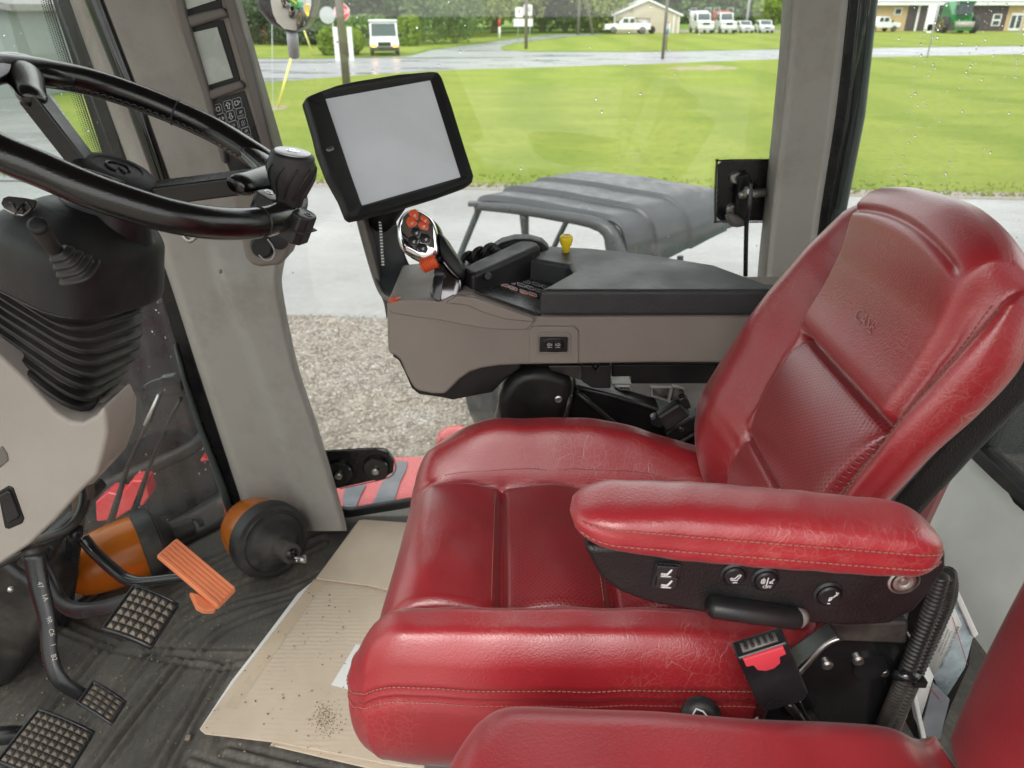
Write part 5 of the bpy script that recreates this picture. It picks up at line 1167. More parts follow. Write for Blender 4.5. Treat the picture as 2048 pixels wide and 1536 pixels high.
# seat glyph drawn as thin strokes
def strokes(segs, o, F, s, w, m, parent, name='symbol', h=.0006):
    parts = []
    for q in segs:
        for (x0, y0), (x1, y1) in zip(q[:-1], q[1:]):
            a = o+F[0]*x0*s+F[1]*y0*s+F[2]*h; b = o+F[0]*x1*s+F[1]*y1*s+F[2]*h; t = unit(b-a); n_ = np.cross(F[2], t)
            a = a-t*w*.3; b = b+t*w*.3
            parts.append(prism([a-n_*w/2, b-n_*w/2, b+n_*w/2, a+n_*w/2], F[2]*.0003))
    v, f = join(parts); return obj(name, v, f, M[m], parent, smooth=False)
SEATG = [[(-1, -.2), (-.3, -.2), (.1, -.25), (.75, .9)], [(-1, -.2), (-.95, -.5), (.2, -.5), (.35, -.2), (.9, .8), (.75, .9)], [(-1, -.85), (.9, -.85)]]
for k, (y, hh) in enumerate(((1136, .0118), (1158, .0118))):
    v, f = plate(on(1332, y, .002), FR, rrect(.0172, .0110, .0015), 0, .003, .001); r_ = obj('rocker_switch', v, f, M['black_sat'], fr_)
    strokes(SEATG, on(1331, y, .0052), FR, .0042, .0006, 'white', r_)
for (x, y, rr_) in ((1467, 1148, .0088), (1530, 1157, .0092), (1656, 1187, .0098)):
    v, f = lathe([(rr_*1.25, -.002), (rr_*1.25, .001), (rr_*1.05, .0022), (rr_*.98, .0005)], on(x, y), V(0, -1, 0), 28); bz = obj('switch_bezel', v, f, M['black_sat'], ap, smooth='auto')
    v, f = lathe([(rr_*.95, -.001), (rr_*.95, .0032), (rr_*.82, .0046), (.001, .0050)], on(x, y), V(0, -1, 0), 28); bt = obj('push_button', v, f, M['black_pl'], bz, smooth='auto')
    if x == 1530:
        strokes([[(0, -.7), (0, .9)], [(-.9, .5), (-.4, .5), (-.4, -.2), (-.9, -.2), (-.9, .5)], [(.35, .1), (.7, .2), (.9, .7)], [(.35, -.1), (.9, -.1)], [(-.65, .8), (-.65, -.3)]], on(x, y-2, .0050), FR, .0052, .00055, 'white', bt)
        tv, tf = text_mesh('OFF', .0042); obj('lettering', place2(tv, on(x, y+8, .0053), FR), tf, M['white'], bt, smooth=False)
    elif x == 1467: strokes([[(-.8, .1), (-.1, 0), (.5, .9), (.8, .8), (.3, -.35), (-.7, -.3), (-.8, .1)], [(-.3, -.8), (.4, -.8)]], on(x, y, .0050), FR, .0048, .00055, 'white', bt)
    else: strokes([[(-.2, -.4), (-.1, .1), (.3, .2), (.8, 1.0)], [(-.2, -.9), (.1, -.9)], [(-.1, -.4), (.2, -.1), (-.2, .05)], [(.5, 1.1), (.7, .6)]], on(x, y, .0050), FR, .0060, .0007, 'white', bt)
c = on(1806, 1160); v, f = lathe([(.0125, -.001), (.0128, .002), (.0112, .003), (.0105, -.004), (.0095, -.004), (.0092, .003), (.007, .0035), (.0065, .001), (.004, .001), (.003, .003), (.0005, .0033)], c, V(0, -1, 0), 28); obj('pivot_bolt', v, f, M['steel'], ap, smooth='auto')
a = on(1412, 1200, .006); b = on(1592, 1226, .006)
v, f = tube([a, a+(b-a)*.04, a+(b-a)*.5, a+(b-a)*.96, b], [.008, .0108, .0112, .0108, .009], 16, flat=.8); obj('recline_lever', v, f, M['black_pl'], ap)
v, f = tube([b-(b-a)*.02, b+V(.005, .004, -.001)], [.0085, .007], 12); obj('lever_cap', v, f, M['taupe_dark'], ap)
# --- seat side frame, rail, plinth
side_prism('side_frame', [(1520, 1460), (1545, 1400), (1600, 1330), (1680, 1272), (1810, 1262), (1840, 1300), (1790, 1470), (1690, 1560), (1500, 1560)], .520, .545, 'black_gloss', seat, .004)
v, f = tube([A(1530, 1405, Y=.515), A(1600, 1345, Y=.515), A(1650, 1290, Y=.515), A(1690, 1274, Y=.515)], .0022, 8, sm=4); obj('frame_edge', v, f, M['steel'], seat)
side_prism('upper_bracket', [(1655, 1245), (1820, 1245), (1815, 1290), (1680, 1285)], .500, .535, 'black_dusty', seat, .004)
for x, y, r_ in ((1653, 1327, .0055), (1716, 1318, .006), (1768, 1342, .005)):
    v, f = lathe([(r_, 0), (r_, .003), (r_*.6, .0045)], A(x, y, Y=.520), V(0, -1, 0), 14); obj('rivet', v, f, M['steel'], seat, smooth='auto')
v, f = lathe([(.016, .004), (.016, -.002), (.006, .0)], A(1738, 1330, Y=.520), V(0, -1, 0), 22); obj('frame_hole', v, f, M['black_pl'], seat, smooth='auto')
v, f = tube([A(1640, 1440, Y=.505), A(1590, 1475, Y=.50)], .013, 14); obj('slide_tube', v, f, M['black_dusty'], seat)
v, f = tube([A(1380, 1545, Y=.50), A(1520, 1440, Y=.50)], .004, 8); obj('slide_rod', v, f, M['steel'], seat)
v, f = lathe([(.0, .006), (.012, .006), (.019, .002), (.020, -.002), (.016, -.006), (0, -.006)], A(1402, 1436, Y=.49), V(-.1, -.8, .6), 24); kb = obj('tilt_knob', v, f, M['black_rub'], seat)
Fk = frame(V(-.1, -.8, .6), V(1, 0, 0)); strokes([[(-1, 0), (-.5, .8), (.4, .5), (1, -.2)], [(-.6, -.3), (.2, -.3)]], A(1400, 1430, Y=.485), Fk, .007, .0014, 'white', kb)
v, f = box(V(.12, .77, -.94), V(.18, .17, .15)); obj('suspension', v, f, M['black_rub'], seat, bevel=.03)
v, f = box(V(.12, .77, -.79), V(.21, .19, .012)); obj('seat_pan', v, f, M['black_pl'], seat, bevel=.006)
v, f = box(V(.10, .77, -1.085), V(.24, .20, .012)); obj('base_plate', v, f, M['taupe_dark'], seat, bevel=.006)
# --- buckle on its stalk
bu = thing('seat_belt_buckle', 'black seat belt buckle with a red release button beside the driver seat', 'buckle', A(1560, 1400, Y=.50))
YB = .497; du = unit(A(1510, 1268, Y=YB)-A(1568, 1400, Y=YB)); dn_ = V(0, -1, 0); dx = unit(np.cross(du, dn_)*-1); dx = unit(V(du[2], 0, -du[0]))
cb = A(1541, 1338, Y=YB); FB = np.array([dx, du, np.cross(dx, du)]); 
if FB[2][1] > 0: FB[2] = -FB[2]
v, f = plate(cb, FB, [(-.0235, .0375), (-.0235, -.034), (-.017, -.042), (.017, -.042), (.0235, -.034), (.0235, .0375)], -.010, .010, .003); bb = obj('housing', v, f, M['black_sat'], bu, bevel=.002)
v, f = plate(cb, FB, [(-.0185, .036), (.0185, .036), (.0185, .027), (.0125, .026), (.0105, .018), (.004, .014), (-.004, .014), (-.0105, .018), (-.0125, .026), (-.0185, .027)], .008, .0125, .001); obj('release_button', v, f, M['buckle_red'], bu, bevel=.0012)
v, f = box(cb+du*.0375+FB[2]*.001, V(.0165, .0015, .005), FB); obj('slot', v, f, M['taupe_dark'], bu)
for k in range(5): v, f = box(cb+du*.039+dx*(-.012+.006*k)+FB[2]*.001, V(.0015, .0012, .004), FB); obj('slot_tooth', v, f, M['black_pl'], bu)
v, f = tube([cb-du*.040, A(1600, 1435, Y=.505), A(1640, 1475, Y=.51)], [.014, .012, .011], 10, flat=.4); obj('stalk', v, f, M['black_gloss'], bu)
v, f = tube([A(1598, 1398, Y=.497), A(1612, 1430, Y=.49), A(1632, 1455, Y=.49)], .0012, 6, sm=3); obj('wire', v, f, M['black_gloss'], bu)
# --- corrugated wiring conduits with a cable tie
def conduit(path, r, label):
    p = crom(np.array(path), 14); d = np.r_[0, np.cumsum(np.linalg.norm(np.diff(p, axis=0), axis=1))]; n_ = int(d[-1]/.00115)
    u = np.linspace(0, d[-1], n_); q = np.stack([np.interp(u, d, p[:, k]) for k in range(3)], 1); rad = r*(1+.10*np.array([(-1, 1, 1, -1)[i % 4] for i in range(n_)]))
    v, f = tube(q, rad, 14); o = obj('wiring_conduit', v, f, M['black_dusty'], smooth=True); return tag(o, label, 'conduit', 'conduits behind the armrest')
conduit([A(1882, 1150, Y=.50), A(1868, 1200, Y=.50), A(1838, 1280, Y=.50), A(1806, 1360, Y=.50), A(1768, 1450, Y=.51), A(1740, 1520, Y=.52)], .0068, 'corrugated black conduit nearest the armrest bolt, left of its bundle')
conduit([A(1893, 1148, Y=.505), A(1884, 1210, Y=.515), A(1850, 1290, Y=.515), A(1822, 1365, Y=.51), A(1786, 1450, Y=.51), A(1755, 1530, Y=.52)], .0072, 'corrugated black conduit in the middle of the bundle behind the armrest')
conduit([A(1895, 1146, Y=.53), A(1896, 1190, Y=.54), A(1868, 1260, Y=.54), A(1828, 1350, Y=.53), A(1788, 1440, Y=.53), A(1760, 1530, Y=.53)], .0074, 'outer corrugated black conduit bowing away from the armrest to the right')
ct = thing('cable_tie', 'black cable tie round the bundle of conduits', 'cable tie', A(1815, 1358, Y=.50))
v, f = tube([A(1790, 1350, Y=.496), A(1815, 1352, Y=.490), A(1842, 1358, Y=.50), A(1845, 1362, Y=.53), A(1800, 1352, Y=.54)], .0028, 8, closed=True, flat=1.8); obj('strap', v, f, M['black_gloss'], ct)
v, f = box(A(1838, 1364, Y=.495), V(.006, .004, .004)); obj('tie_head', v, f, M['black_gloss'], ct, bevel=.001)
# --- operator manual box with printed sheet
mb = thing('manual_box', 'white-edged box with a printed remote valve instruction sheet behind the seat', 'box', A(1880, 1350, Y=.80))
cor = [(1828, 1475), (1848, 1350), (1880, 1215), (1900, 1168), (1912, 1180), (1948, 1262), (1940, 1330), (1900, 1420), (1872, 1500)]
px_prism('carton', cor, .80, .07, 'black_pl', mb, .002)
px_prism('white_edge', [(1825, 1390), (1833, 1385), (1868, 1540), (1858, 1545)], .79, .02, 'paper', mb, .002)
px_prism('white_edge', [(1898, 1166), (1908, 1160), (1958, 1270), (1948, 1278)], .79, .02, 'paper', mb, .002)
M['photo_print'] = mat('printed_photo', (.42, .50, .54), .35, var=.35, vs=30)
px_prism('photo_print', [(1905, 1190), (1948, 1265), (1930, 1335), (1888, 1402), (1866, 1352)], .796, .002, M['photo_print'], mb, 0)
sh = px_prism('sheet', [(1900, 1192), (1924, 1250), (1868, 1354), (1846, 1308), (1874, 1250)], .793, .002, 'paper', mb, 0)
px_prism('sheet', [(1846, 1310), (1868, 1352), (1838, 1450), (1826, 1400)], .793, .002, 'paper', mb, 0)
e_b = unit(A(1918, 1232, Y=.79)-A(1872, 1338, Y=.79)); e_b = -e_b; e_c = np.cross(e_b, V(0, -1, 0))*-1
Fsh = np.array([e_b, unit(V(-e_b[2], 0, e_b[0])), V(0, -1, 0)])
if np.linalg.det(Fsh) < 0: Fsh[1] = -Fsh[1]
tv, tf = text_mesh('REMOTE VALVE RAISE LOWER', .0062); obj('lettering', place2(tv, A(1898, 1296, Y=.7915), Fsh), tf, M['black_pl'], sh, smooth=False)
for k in range(6):
    tv, tf = text_mesh(['Confirm remotes for raise', 'and lower so they follow', 'the position of the lever', 'until the load is held and', 'set the flow to the range', 'shown in the table here'][k], .0045)
    obj('lettering', place2(tv, A(1892-5.0*k, 1287-5.0*k, Y=.7915), Fsh), tf, M['black_pl'], sh, smooth=False)
wires('', 'red_line', A(1905, 1235, Y=.79), A(1935, 1330, Y=.79), .0005, 'buckle_red', mb); wires('', 'red_line', A(1860, 1375, Y=.79), A(1880, 1400, Y=.79), .0005, 'buckle_red', mb)
px_prism('dark_panel', [(1866, 1365), (1900, 1400), (1880, 1480), (1840, 1470)], .792, .004, 'grip', mb, .001)
# --- instructor seat in the foreground
ps = thing('instructor_seat', 'smooth red instructor seat in the near foreground, cut off by the frame', 'seat', V(.2, .25, FZ))
sides = [[(-.055, .12), (.1, .10), (.38, .10)], [(.38, .10), (.385, .28), (.38, .455)], [(-.035, .458), (.0, .478), (.10, .472), (.25, .462), (.38, .458)], [(-.055, .12), (-.072, .25), (-.062, .40), (-.035, .458)]]
def ph(a, b): return .010*np.cos((a-.17)*5)+.008*np.cos((b-.28)*7)-.014*np.exp(-((a-.36)/.02)**2)-.02*np.clip((-.02-a)/.05, 0, 1)**2+.001*np.sin(a*40+b*20)
pp = Pillow(V(0, 0, -.562), np.eye(3), sides, .035, .030, ph, [(.003, .01), (.004, .02), (.003, .03), (-.001, .034), (.003, .038), (.002, .06), (-.006, .09), (-.02, .11)], (160, 140))
pcu = obj('seat_cushion', pp.v, pp.f, M['leather_smooth'], ps, uv=pp.uv)
stitches([pp.O+V(x, .4665-.01*max(0, x-.1), -.034+.006*math.cos((x-.17)*5)) for x in np.linspace(0, .34, 20)], pcu, V(0, .2, 1), r=.0005)
Eb = np.array([V(0, -1, 0), unit(V(.10, 0, 1)), unit(V(-1, 0, .10))])
sb = [[(-.22, 0), (0, 0), (.13, 0)], [(.13, 0), (.14, .3), (.12, .55)], [(-.19, .55), (0, .58), (.12, .55)], [(-.22, 0), (-.228, .10), (-.222, .26), (-.205, .42), (-.19, .55)]]
def pbh(a, b): return -.02*np.clip((-a-.14)/.09, 0, 1)**2+.012*np.cos(a*6)+.008*np.cos((b-.3)*5)
pk = Pillow(V(.372, .235, -.585), Eb, sb, .03, .026, pbh, [(.003, .01), (.004, .03), (-.002, .036), (.003, .042), (0, .07), (-.02, .09)], (120, 160))
obj('backrest', pk.v, pk.f, M['leather_smooth'], ps, uv=pk.uv)
v, f = box(V(.17, .28, -.86), V(.18, .15, .235)); obj('base', v, f, M['taupe_dark'], ps, bevel=.02)
# ================================================================= CONTROLS
# ---- right-hand console
YCn = 1.02
con = thing('armrest_console', 'taupe armrest console with black padded lid and key pad right of the driver seat', 'console', V(.1, 1.12, -.5))
body = [(773, 604), (790, 601), (812, 599), (853, 597), (890, 598), (916, 586), (945, 586), (1010, 610), (1073, 632), (1640, 628), (1640, 727), (1300, 727), (1044, 731), (1000, 733), (965, 738), (940, 746), (920, 760), (905, 775), (890, 790), (865, 789), (839, 784), (828, 778), (822, 768), (810, 745), (800, 722), (790, 713), (776, 708), (774, 660)]
px_prism('body', body, YCn, .175, 'taupe', con, .006)
px_prism('upper_shell', [(775, 606), (790, 603), (812, 600), (853, 600), (880, 604), (905, 592), (945, 590), (1010, 613), (1071, 634), (1071, 642), (1053, 660), (1003, 660), (965, 657), (925, 650), (880, 641), (839, 636), (785, 627), (776, 620)], YCn-.004, .02, 'taupe', con, .0022)
px_prism('shoulder', [(890, 607), (935, 612), (965, 626), (1010, 640), (1068, 645), (1068, 637), (1010, 617), (950, 596), (915, 592)], YCn-.009, .02, 'taupe', con, .003)
px_prism('bottom_edge', [(783, 713), (797, 722), (809, 746), (823, 778), (838, 790), (888, 797), (905, 801), (985, 786), (1012, 758), (1042, 738), (1042, 700), (800, 690)], YCn+.012, .14, 'black_pl', con, .004)
px_prism('switch_surround', [(1058, 727), (1058, 662), (1066, 653), (1148, 653), (1157, 662), (1157, 727)], YCn-.0035, .01, 'taupe', con, .0018)
FC = np.array([V(1, 0, 0), V(0, 0, 1), V(0, -1, 0)])
cc = A(1107, 688, Y=YCn-.0035)
def ringplate(o, F, out, inn, z0, z1):
    o = np.asarray(o); a = [o+F[0]*x+F[1]*y for x, y in out]; b = [o+F[0]*x+F[1]*y for x, y in inn]
    return loft([[p+F[2]*z0 for p in a], [p+F[2]*z1 for p in a], [p+F[2]*z1 for p in b], [p+F[2]*z0 for p in b]], cap=False)
v, f = ringplate(cc, FC, rrect(.052, .038, .007), rrect(.046, .031, .005), -.001, .0018); obj('recess_rim', v, f, M['taupe'], con, bevel=.0008)
v, f = plate(cc, FC, rrect(.0415, .0235, .002), -.001, .0035, .001); rs_ = obj('switch_body', v, f, M['cowl'], con)
v, f = plate(cc, FC, rrect(.0295, .0225, .008), .002, .0052, .001); obj('rocker_rim', v, f, M['black_gloss'], rs_)
for s in (-1, 1):
    o = cc+V(s*.0060, 0, 0); v, f = plate(o, FC, rrect(.0112, .0165, .003), .004, .0066, .001); k_ = obj('rocker', v, f, M['cowl'], rs_)
    strokes([[(-s*.8, .25), (.2*s, .25), (.2*s, .6), (.9*s, 0), (.2*s, -.6), (.2*s, -.25), (-s*.8, -.25), (-s*.8, .25)], [(-.8, -1.0), (.8, -1.0)]], o+V(0, 0, .0018), FC, .0042, .0005, 'white', rs_, h=.0067)
# lid
ZL = -.358
lid = poly([(1078, 584), (1146, 543), (1138, 530), (1048, 515), (1098, 491), (1180, 495), (1300, 508), (1430, 529), (1530, 566), (1640, 597), (1640, 597)][:10], Z=ZL)
lid[0][1] = 1.004; lid[9] = V(lid[9][0], 1.03, ZL); lid = np.vstack([lid, [[lid[9][0], 1.004, ZL]]])
v, f = prism(lid, V(0, 0, -.040)); obj('lid', v, f, M['lid'], con, bevel=.007, seg=4)
v, f = prism(poly([(1090, 586), (1150, 548), (1200, 510), (1440, 540), (1620, 596)], Z=-.402), V(0, 0, -.006)); obj('lid_seal', v, f, M['black_pl'], con)
# key panel
ZK = -.391
k0_ = A(945, 586, Y=1.024); k1_ = A(1073, 631, Y=1.024); kn_ = unit(np.cross(k1_-k0_, V(0, 1, 0))); kn_ = kn_*np.sign(kn_[2]); k0_ = k0_+kn_*.0055; kp = np.array([AP(x, y, k0_, kn_) for x, y in [(950, 586), (1074, 629), (1082, 628), (1150, 560), (1090, 520), (1020, 530)]]); kp[:, 1] = np.maximum(kp[:, 1], 1.0215); v, f = prism(kp, kn_*-.004); kpl = obj('key_panel', v, f, M['black_sat'], con, bevel=.001)
keys = [(1035, 558, 'printgrey'), (1052, 564, 'printgrey'), (1072, 570, 'printgrey'), (1090, 576, 'printgrey'), (1022, 565, 'red_btn'), (1042, 571, 'printgrey'), (1060, 577, 'printgrey'), (1078, 583, 'printgrey'), (1009, 571, 'red_btn'), (1026, 578, 'red_btn'), (1047, 585, 'orange_btn'), (1065, 590, 'orange_btn')]
kx = unit(AP(1065, 590, k0_, kn_)-AP(1009, 571, k0_, kn_)); Fk_ = np.array([kx, np.cross(kn_, kx), kn_])
for i, (x, y, m) in enumerate(keys):
    o = AP(x, y, k0_, kn_); v, f = plate(o, Fk_, rrect(.0128, .0128, .003), 0, .0012, .0004); k_ = obj('key', v, f, M[m if m != 'printgrey' else 'black_pl'], kpl)
    v, f = ringplate(o, Fk_, rrect(.0136, .0136, .003), rrect(.0114, .0114, .0025), .0011, .0016); obj('key_rim', v, f, M['white'], kpl, smooth=False)
    g = [[(-.6, 0), (.6, 0)], [(0, -.5), (0, .5)]] if i % 3 == 0 else ([[(-.5, -.4), (.5, .4)], [(-.5, .4), (.0, .0)]] if i % 3 == 1 else [[(-.5, -.3), (-.2, .4), (.5, .3), (.4, -.4)]])
    strokes(g, o, Fk_, .0052, .0007, 'white' if m != 'printgrey' else 'printgrey', kpl, h=.0014)
tv, tf = text_mesh('STOP', .006); obj('lettering', place2(tv, AP(1076, 603, k0_, kn_), Fk_)+kn_*.0006, tf, M['printgrey'], kpl, smooth=False)
# black control bar
ZB = -.343
br = poly([(923, 534), (950, 520), (1040, 479), (1052, 477), (1076, 484), (1082, 490), (970, 540), (945, 548)], Z=ZB); v, f = prism(br, V(0, 0, -.052)); obj('control_bar', v, f, M['cowl'], con, bevel=.008, seg=4)
v, f = lathe([(.0055, -.004), (.0055, .001), (.004, .001)], A(976, 553, Y=1.046), V(0, -1, .1), 16); obj('bar_hole', v, f, M['frit'], con)
hz_ = [(980, 520), (985, 497), (1003, 486), (1030, 479), (1060, 479), (1085, 486), (1100, 500), (1100, 520)]
px_prism('rear_hump', hz_, 1.20, .04, 'cowl', con, .008)
for i, (x, y) in enumerate(((933, 515), (955, 506), (976, 499))):
    p = [A(x-8, y+12, Y=1.15), A(x-6, y, Y=1.15), A(x+4, y-4, Y=1.16), A(x+14, y+4, Y=1.16), A(x+24, y+16, Y=1.16)]
    v, f = tube(p, [.008, .010, .010, .010, .009], 12, sm=4, flat=.5); lv = obj('hydraulic_lever', v, f, M['black_rub'], con)
    for k in range(4):
        q = A(x+2+k*5, y-3+k*4.5, Y=1.148); v, f = tube([q+V(-.006, -.002, -.003), q+V(.003, -.003, .006)], .0012, 6); obj('lever_rib', v, f, M['black_sat'], lv)
c = A(1132, 494, Y=1.19); v, f = lathe([(.006, -.012), (.0065, 0), (.0095, .005), (.0108, .012), (.0108, .016), (.009, .0195), (.006, .020), (.0055, .0188), (.0005, .0188)], c, V(0, 0, 1), 28); obj('yellow_knob', v, f, M['yellow'], con)
# front strip and orange chip
v, f = prism(poly([(784, 598), (846, 568), (855, 572), (852, 590), (812, 596)], Z=-.381), V(0, 0, -.004)); obj('top_strip', v, f, M['taupe'], con, bevel=.001)
v, f = prism(poly([(776, 601), (784, 593), (797, 592), (803, 595), (788, 603)], Z=-.378), V(0, 0, -.002)); obj('orange_chip', v, f, M['orange_btn'], con)
# monitor arm: dark curved sheet with a slotted row
R = []
left = [(718, 436), (735, 500), (752, 556), (764, 584), (775, 596), (790, 600)]; right = [(787, 418), (798, 470), (812, 515), (828, 545), (842, 562), (852, 570)]
Ys = [1.24, 1.235, 1.21, 1.17, 1.12, 1.06]
l2 = crom(np.c_[np.array(left, float), np.array(Ys)], 8); r2 = crom(np.c_[np.array(right, float), np.array([1.24, 1.235, 1.225, 1.205, 1.18, 1.14])], 8)
R = [[A(a[0]+(b[0]-a[0])*s, a[1]+(b[1]-a[1])*s, Y=a[2]+(b[2]-a[2])*s) for s in np.linspace(0, 1, 12)] for a, b in zip(l2, r2)]
ma = thing('monitor_arm', 'dark curved bracket with a row of slots carrying the display', 'bracket', A(790, 590, Y=1.15))
v, f = grid(R); o = obj('sheet', v, f, M['lid'], ma); s_ = o.modifiers.new('thickness', 'SOLIDIFY'); s_.thickness = .006; s_.offset = 0
px = l2[:, :2]; v, f = join([tube([A(a[0]-1.5, a[1], Y=a[2]-.004) for a in l2], .0045, 8)]); obj('edge_rail', v, f, M['taupe_dark'], ma)
px_prism('outer_rail', [(716, 436), (726, 436), (745, 505), (765, 580), (773, 604), (773, 640), (768, 610), (740, 530)], 1.20, .05, 'taupe_dark', ma, .002)
for k in range(17):
    t = k/16; o = A(759.5+6.5*t, 432+97*t, Y=1.222-.012*t-.001); v, f = box(o, V(.0022, .002, .0012)); obj('slot', v, f, M['paper'], ma, smooth=False)
# ---- monitor
mon = thing('display', 'large tilted grey touch display in a black frame on its bracket', 'display', V(-.17, 1.12, -.18))
sq = [A(649, 201, t=1.099), A(859, 162, t=1.218), A(919, 351, t=1.205), A(725, 407, t=1.083)]
mx_ = unit((sq[1]-sq[0])+(sq[2]-sq[3])); my_ = unit((sq[0]-sq[3])+(sq[1]-sq[2])); mz = unit(np.cross(mx_, my_)); my_ = np.cross(mz, mx_); FM = np.array([mx_, my_, mz]); om = sum(sq)/4
outl = [(608, 203), (612, 197), (628, 190), (670, 175), (706, 167), (792, 153), (860, 147), (872, 148), (880, 158), (900, 215), (922, 287), (944, 356), (942, 367), (932, 373), (877, 393), (792, 419), (723, 436), (702, 440), (694, 435), (680, 400), (655, 355), (636, 305), (628, 270)]
oin = [(634, 196), (865, 152), (936, 358), (716, 422)]
def onm(p, d=0): return AP(p[0], p[1], om+mz*d, mz)
def loc2(P3): d = np.asarray(P3)-om; return np.array([d@mx_, d@my_])
po = np.array([loc2(onm(p)) for p in outl]); pi_ = np.array([loc2(onm(p)) for p in [(643, 189), (867, 153), (930, 360), (720, 418)]]); ps_ = np.array([loc2(onm(p)) for p in [(647, 198), (861, 160), (922, 354), (724, 411)]])
def byray(pl, n=288):
    pl = np.asarray(pl); c0 = ps_.mean(0); out = []
    for k in range(n):
        a = 2*math.pi*k/n; d = V(math.cos(a), math.sin(a)); best = 0
        for i in range(len(pl)):
            p, q = pl[i]-c0, pl[(i+1) % len(pl)]-c0; e = q-p; den = d[0]*e[1]-d[1]*e[0]
            if abs(den) < 1e-12: continue
            t = (p[0]*e[1]-p[1]*e[0])/den; s = (p[0]*d[1]-p[1]*d[0])/den
            if t > 0 and -1e-6 <= s <= 1+1e-6: best = max(best, t)
        out.append(c0+d*best)
    return np.array(out)
def m3(p2, z): return om+p2[:, :1]*mx_+p2[:, 1:]*my_+z*mz
ro, ri, rs2 = byray(po), byray(pi_), byray(ps_)
c0 = ps_.mean(0)
rings = [m3(c0+(ro-c0)*.86, -.026), m3(c0+(ro-c0)*.97, -.016), m3(ro, -.009), m3(ro, .003), m3(c0+(ro-c0)*.992, .006), m3(c0+(ro-c0)*.98, .008), m3(c0+(ri-c0)*1.02, .0075), m3(ri, .0065), m3(rs2, .0)]
v, f = loft([list(r) for r in rings], cap=False); f.append(list(range(288))); obj('frame', v, f, M['cowl'], mon, smooth='auto', ang=50)
v, f = prism(m3(ps_*1.0, -.001), mz*-.003); obj('screen', v, f, M['screen'], mon, smooth=False)
oc = onm((660, 298), .009); Fm2 = np.array([unit(mx_*1+my_*.12), unit(my_-mx_*.12), mz]); v, f = plate(oc, Fm2, rrect(.0135, .0058, .0028), -.001, .0012, .0004); ch_ = obj('badge', v, f, M['steel'], mon)
tv, tf = text_mesh('CIH', .0035); obj('lettering', place2(tv, oc+mz*.0013, Fm2), tf, M['black_pl'], ch_, smooth=False)
v, f = tube([om-mz*.03-my_*.05, A(760, 445, Y=1.25)], [.03, .022], 14); obj('mount', v, f, M['black_pl'], mon)
# ---- joystick
jy = thing('joystick', 'chrome and black multifunction handle with orange and black buttons on the console', 'joystick', A(885, 600, Y=1.08))
jn = unit(V(-.10, -.80, .42)); jc = A(835, 470, Y=1.06)
def JP(x, y, d=0): return AP(x, y, jc+jn*d, jn)
ju = unit(JP(822, 420)-JP(860, 520)); jr = unit(np.cross(ju, jn)); FJ = np.array([jr, ju, jn])
head = [(793, 452), (798, 437), (806, 426), (818, 419), (834, 418), (848, 424), (860, 433), (868, 446), (873, 462), (875, 480), (877, 500), (874, 512), (862, 520), (851, 523), (838, 520), (820, 511), (804, 502), (797, 488), (793, 470)]
def ppl(name, pts, d0, d1, rd, m, parent, pc=None):
    ref = jc; q = np.array([((JP(*p)-ref)@jr, (JP(*p)-ref)@ju) for p in pts]); q = crom(np.c_[q, np.zeros(len(q))], 4, closed=True)[:, :2] if len(q) > 6 else np.array([w_ for a_, b_, c_ in zip(np.roll(q, 1, 0), q, np.roll(q, -1, 0)) for w_ in (b_+(a_-b_)*.22, b_+(a_-b_)*.05+(c_-b_)*.05, b_+(c_-b_)*.22)])
    v, f = plate(ref, FJ, q, d0, d1, rd); return obj(name, v, f, M[m], parent)
hd = ppl('chrome_head', head, -.026, .006, .013, 'chrome', jy)
ppl('head_back', [(p[0]+4, p[1]+3) for p in head], -.040, -.020, .006, 'black_sat', jy)
for name, m, q in (('orange_button', 'orange_btn', [(824, 424), (834, 422), (839, 432), (836, 440), (827, 438), (821, 431)]), ('orange_button', 'orange_btn', [(820, 437), (828, 440), (836, 447), (828, 454), (820, 455), (816, 446)]),
     ('orange_button', 'orange_btn', [(846, 433), (855, 437), (860, 446), (857, 450), (847, 445), (844, 440)]), ('orange_button', 'orange_btn', [(843, 446), (852, 449), (858, 454), (856, 461), (843, 458), (839, 452)]),
     ('black_button', 'black_sat', [(828, 459), (837, 458), (842, 464), (840, 474), (831, 475), (825, 468)]), ('black_button', 'black_sat', [(822, 477), (833, 475), (838, 482), (834, 493), (824, 491), (819, 485)]),
     ('black_button', 'black_sat', [(846, 470), (858, 472), (863, 480), (860, 487), (847, 487), (842, 478)]), ('black_button', 'black_sat', [(840, 489), (852, 491), (857, 499), (853, 507), (842, 504), (836, 496)])):
    cx = sum(p[0] for p in q)/6; cy = sum(p[1] for p in q)/6; b_ = ppl(name, [(cx+(x-cx)*1.16, cy+(y-cy)*1.16) for x, y in q], .002, .0095, .002, m, jy)
    strokes([[(-.6, .1), (.6, .3)], [(-.5, -.5), (.4, -.3)], [(-.1, -.4), (.1, .4)]], JP(cx, cy, .0095)+jn*.0006-jn*.0, FJ, .0032, .0007, 'white', b_, h=.0004)
ta, tb = JP(842, 533, -.004), JP(873, 520, -.004); v, f = tube([ta, ta+(tb-ta)*.15, ta+(tb-ta)*.85, tb], [.007, .0095, .0105, .009], 20); tw = obj('thumb_wheel', v, f, M['orange_btn'], jy)
for k in range(7):
    c = ta+(tb-ta)*(.12+.13*k); F_ = frame(tb-ta); parts = []
    v, f = tube([c+F_[0]*.0104*math.cos(a)+F_[1]*.0104*math.sin(a) for a in np.linspace(0, 6.283, 16, endpoint=False)], .0011, 6, closed=True); obj('wheel_rib', v, f, M['orange_btn'], tw)
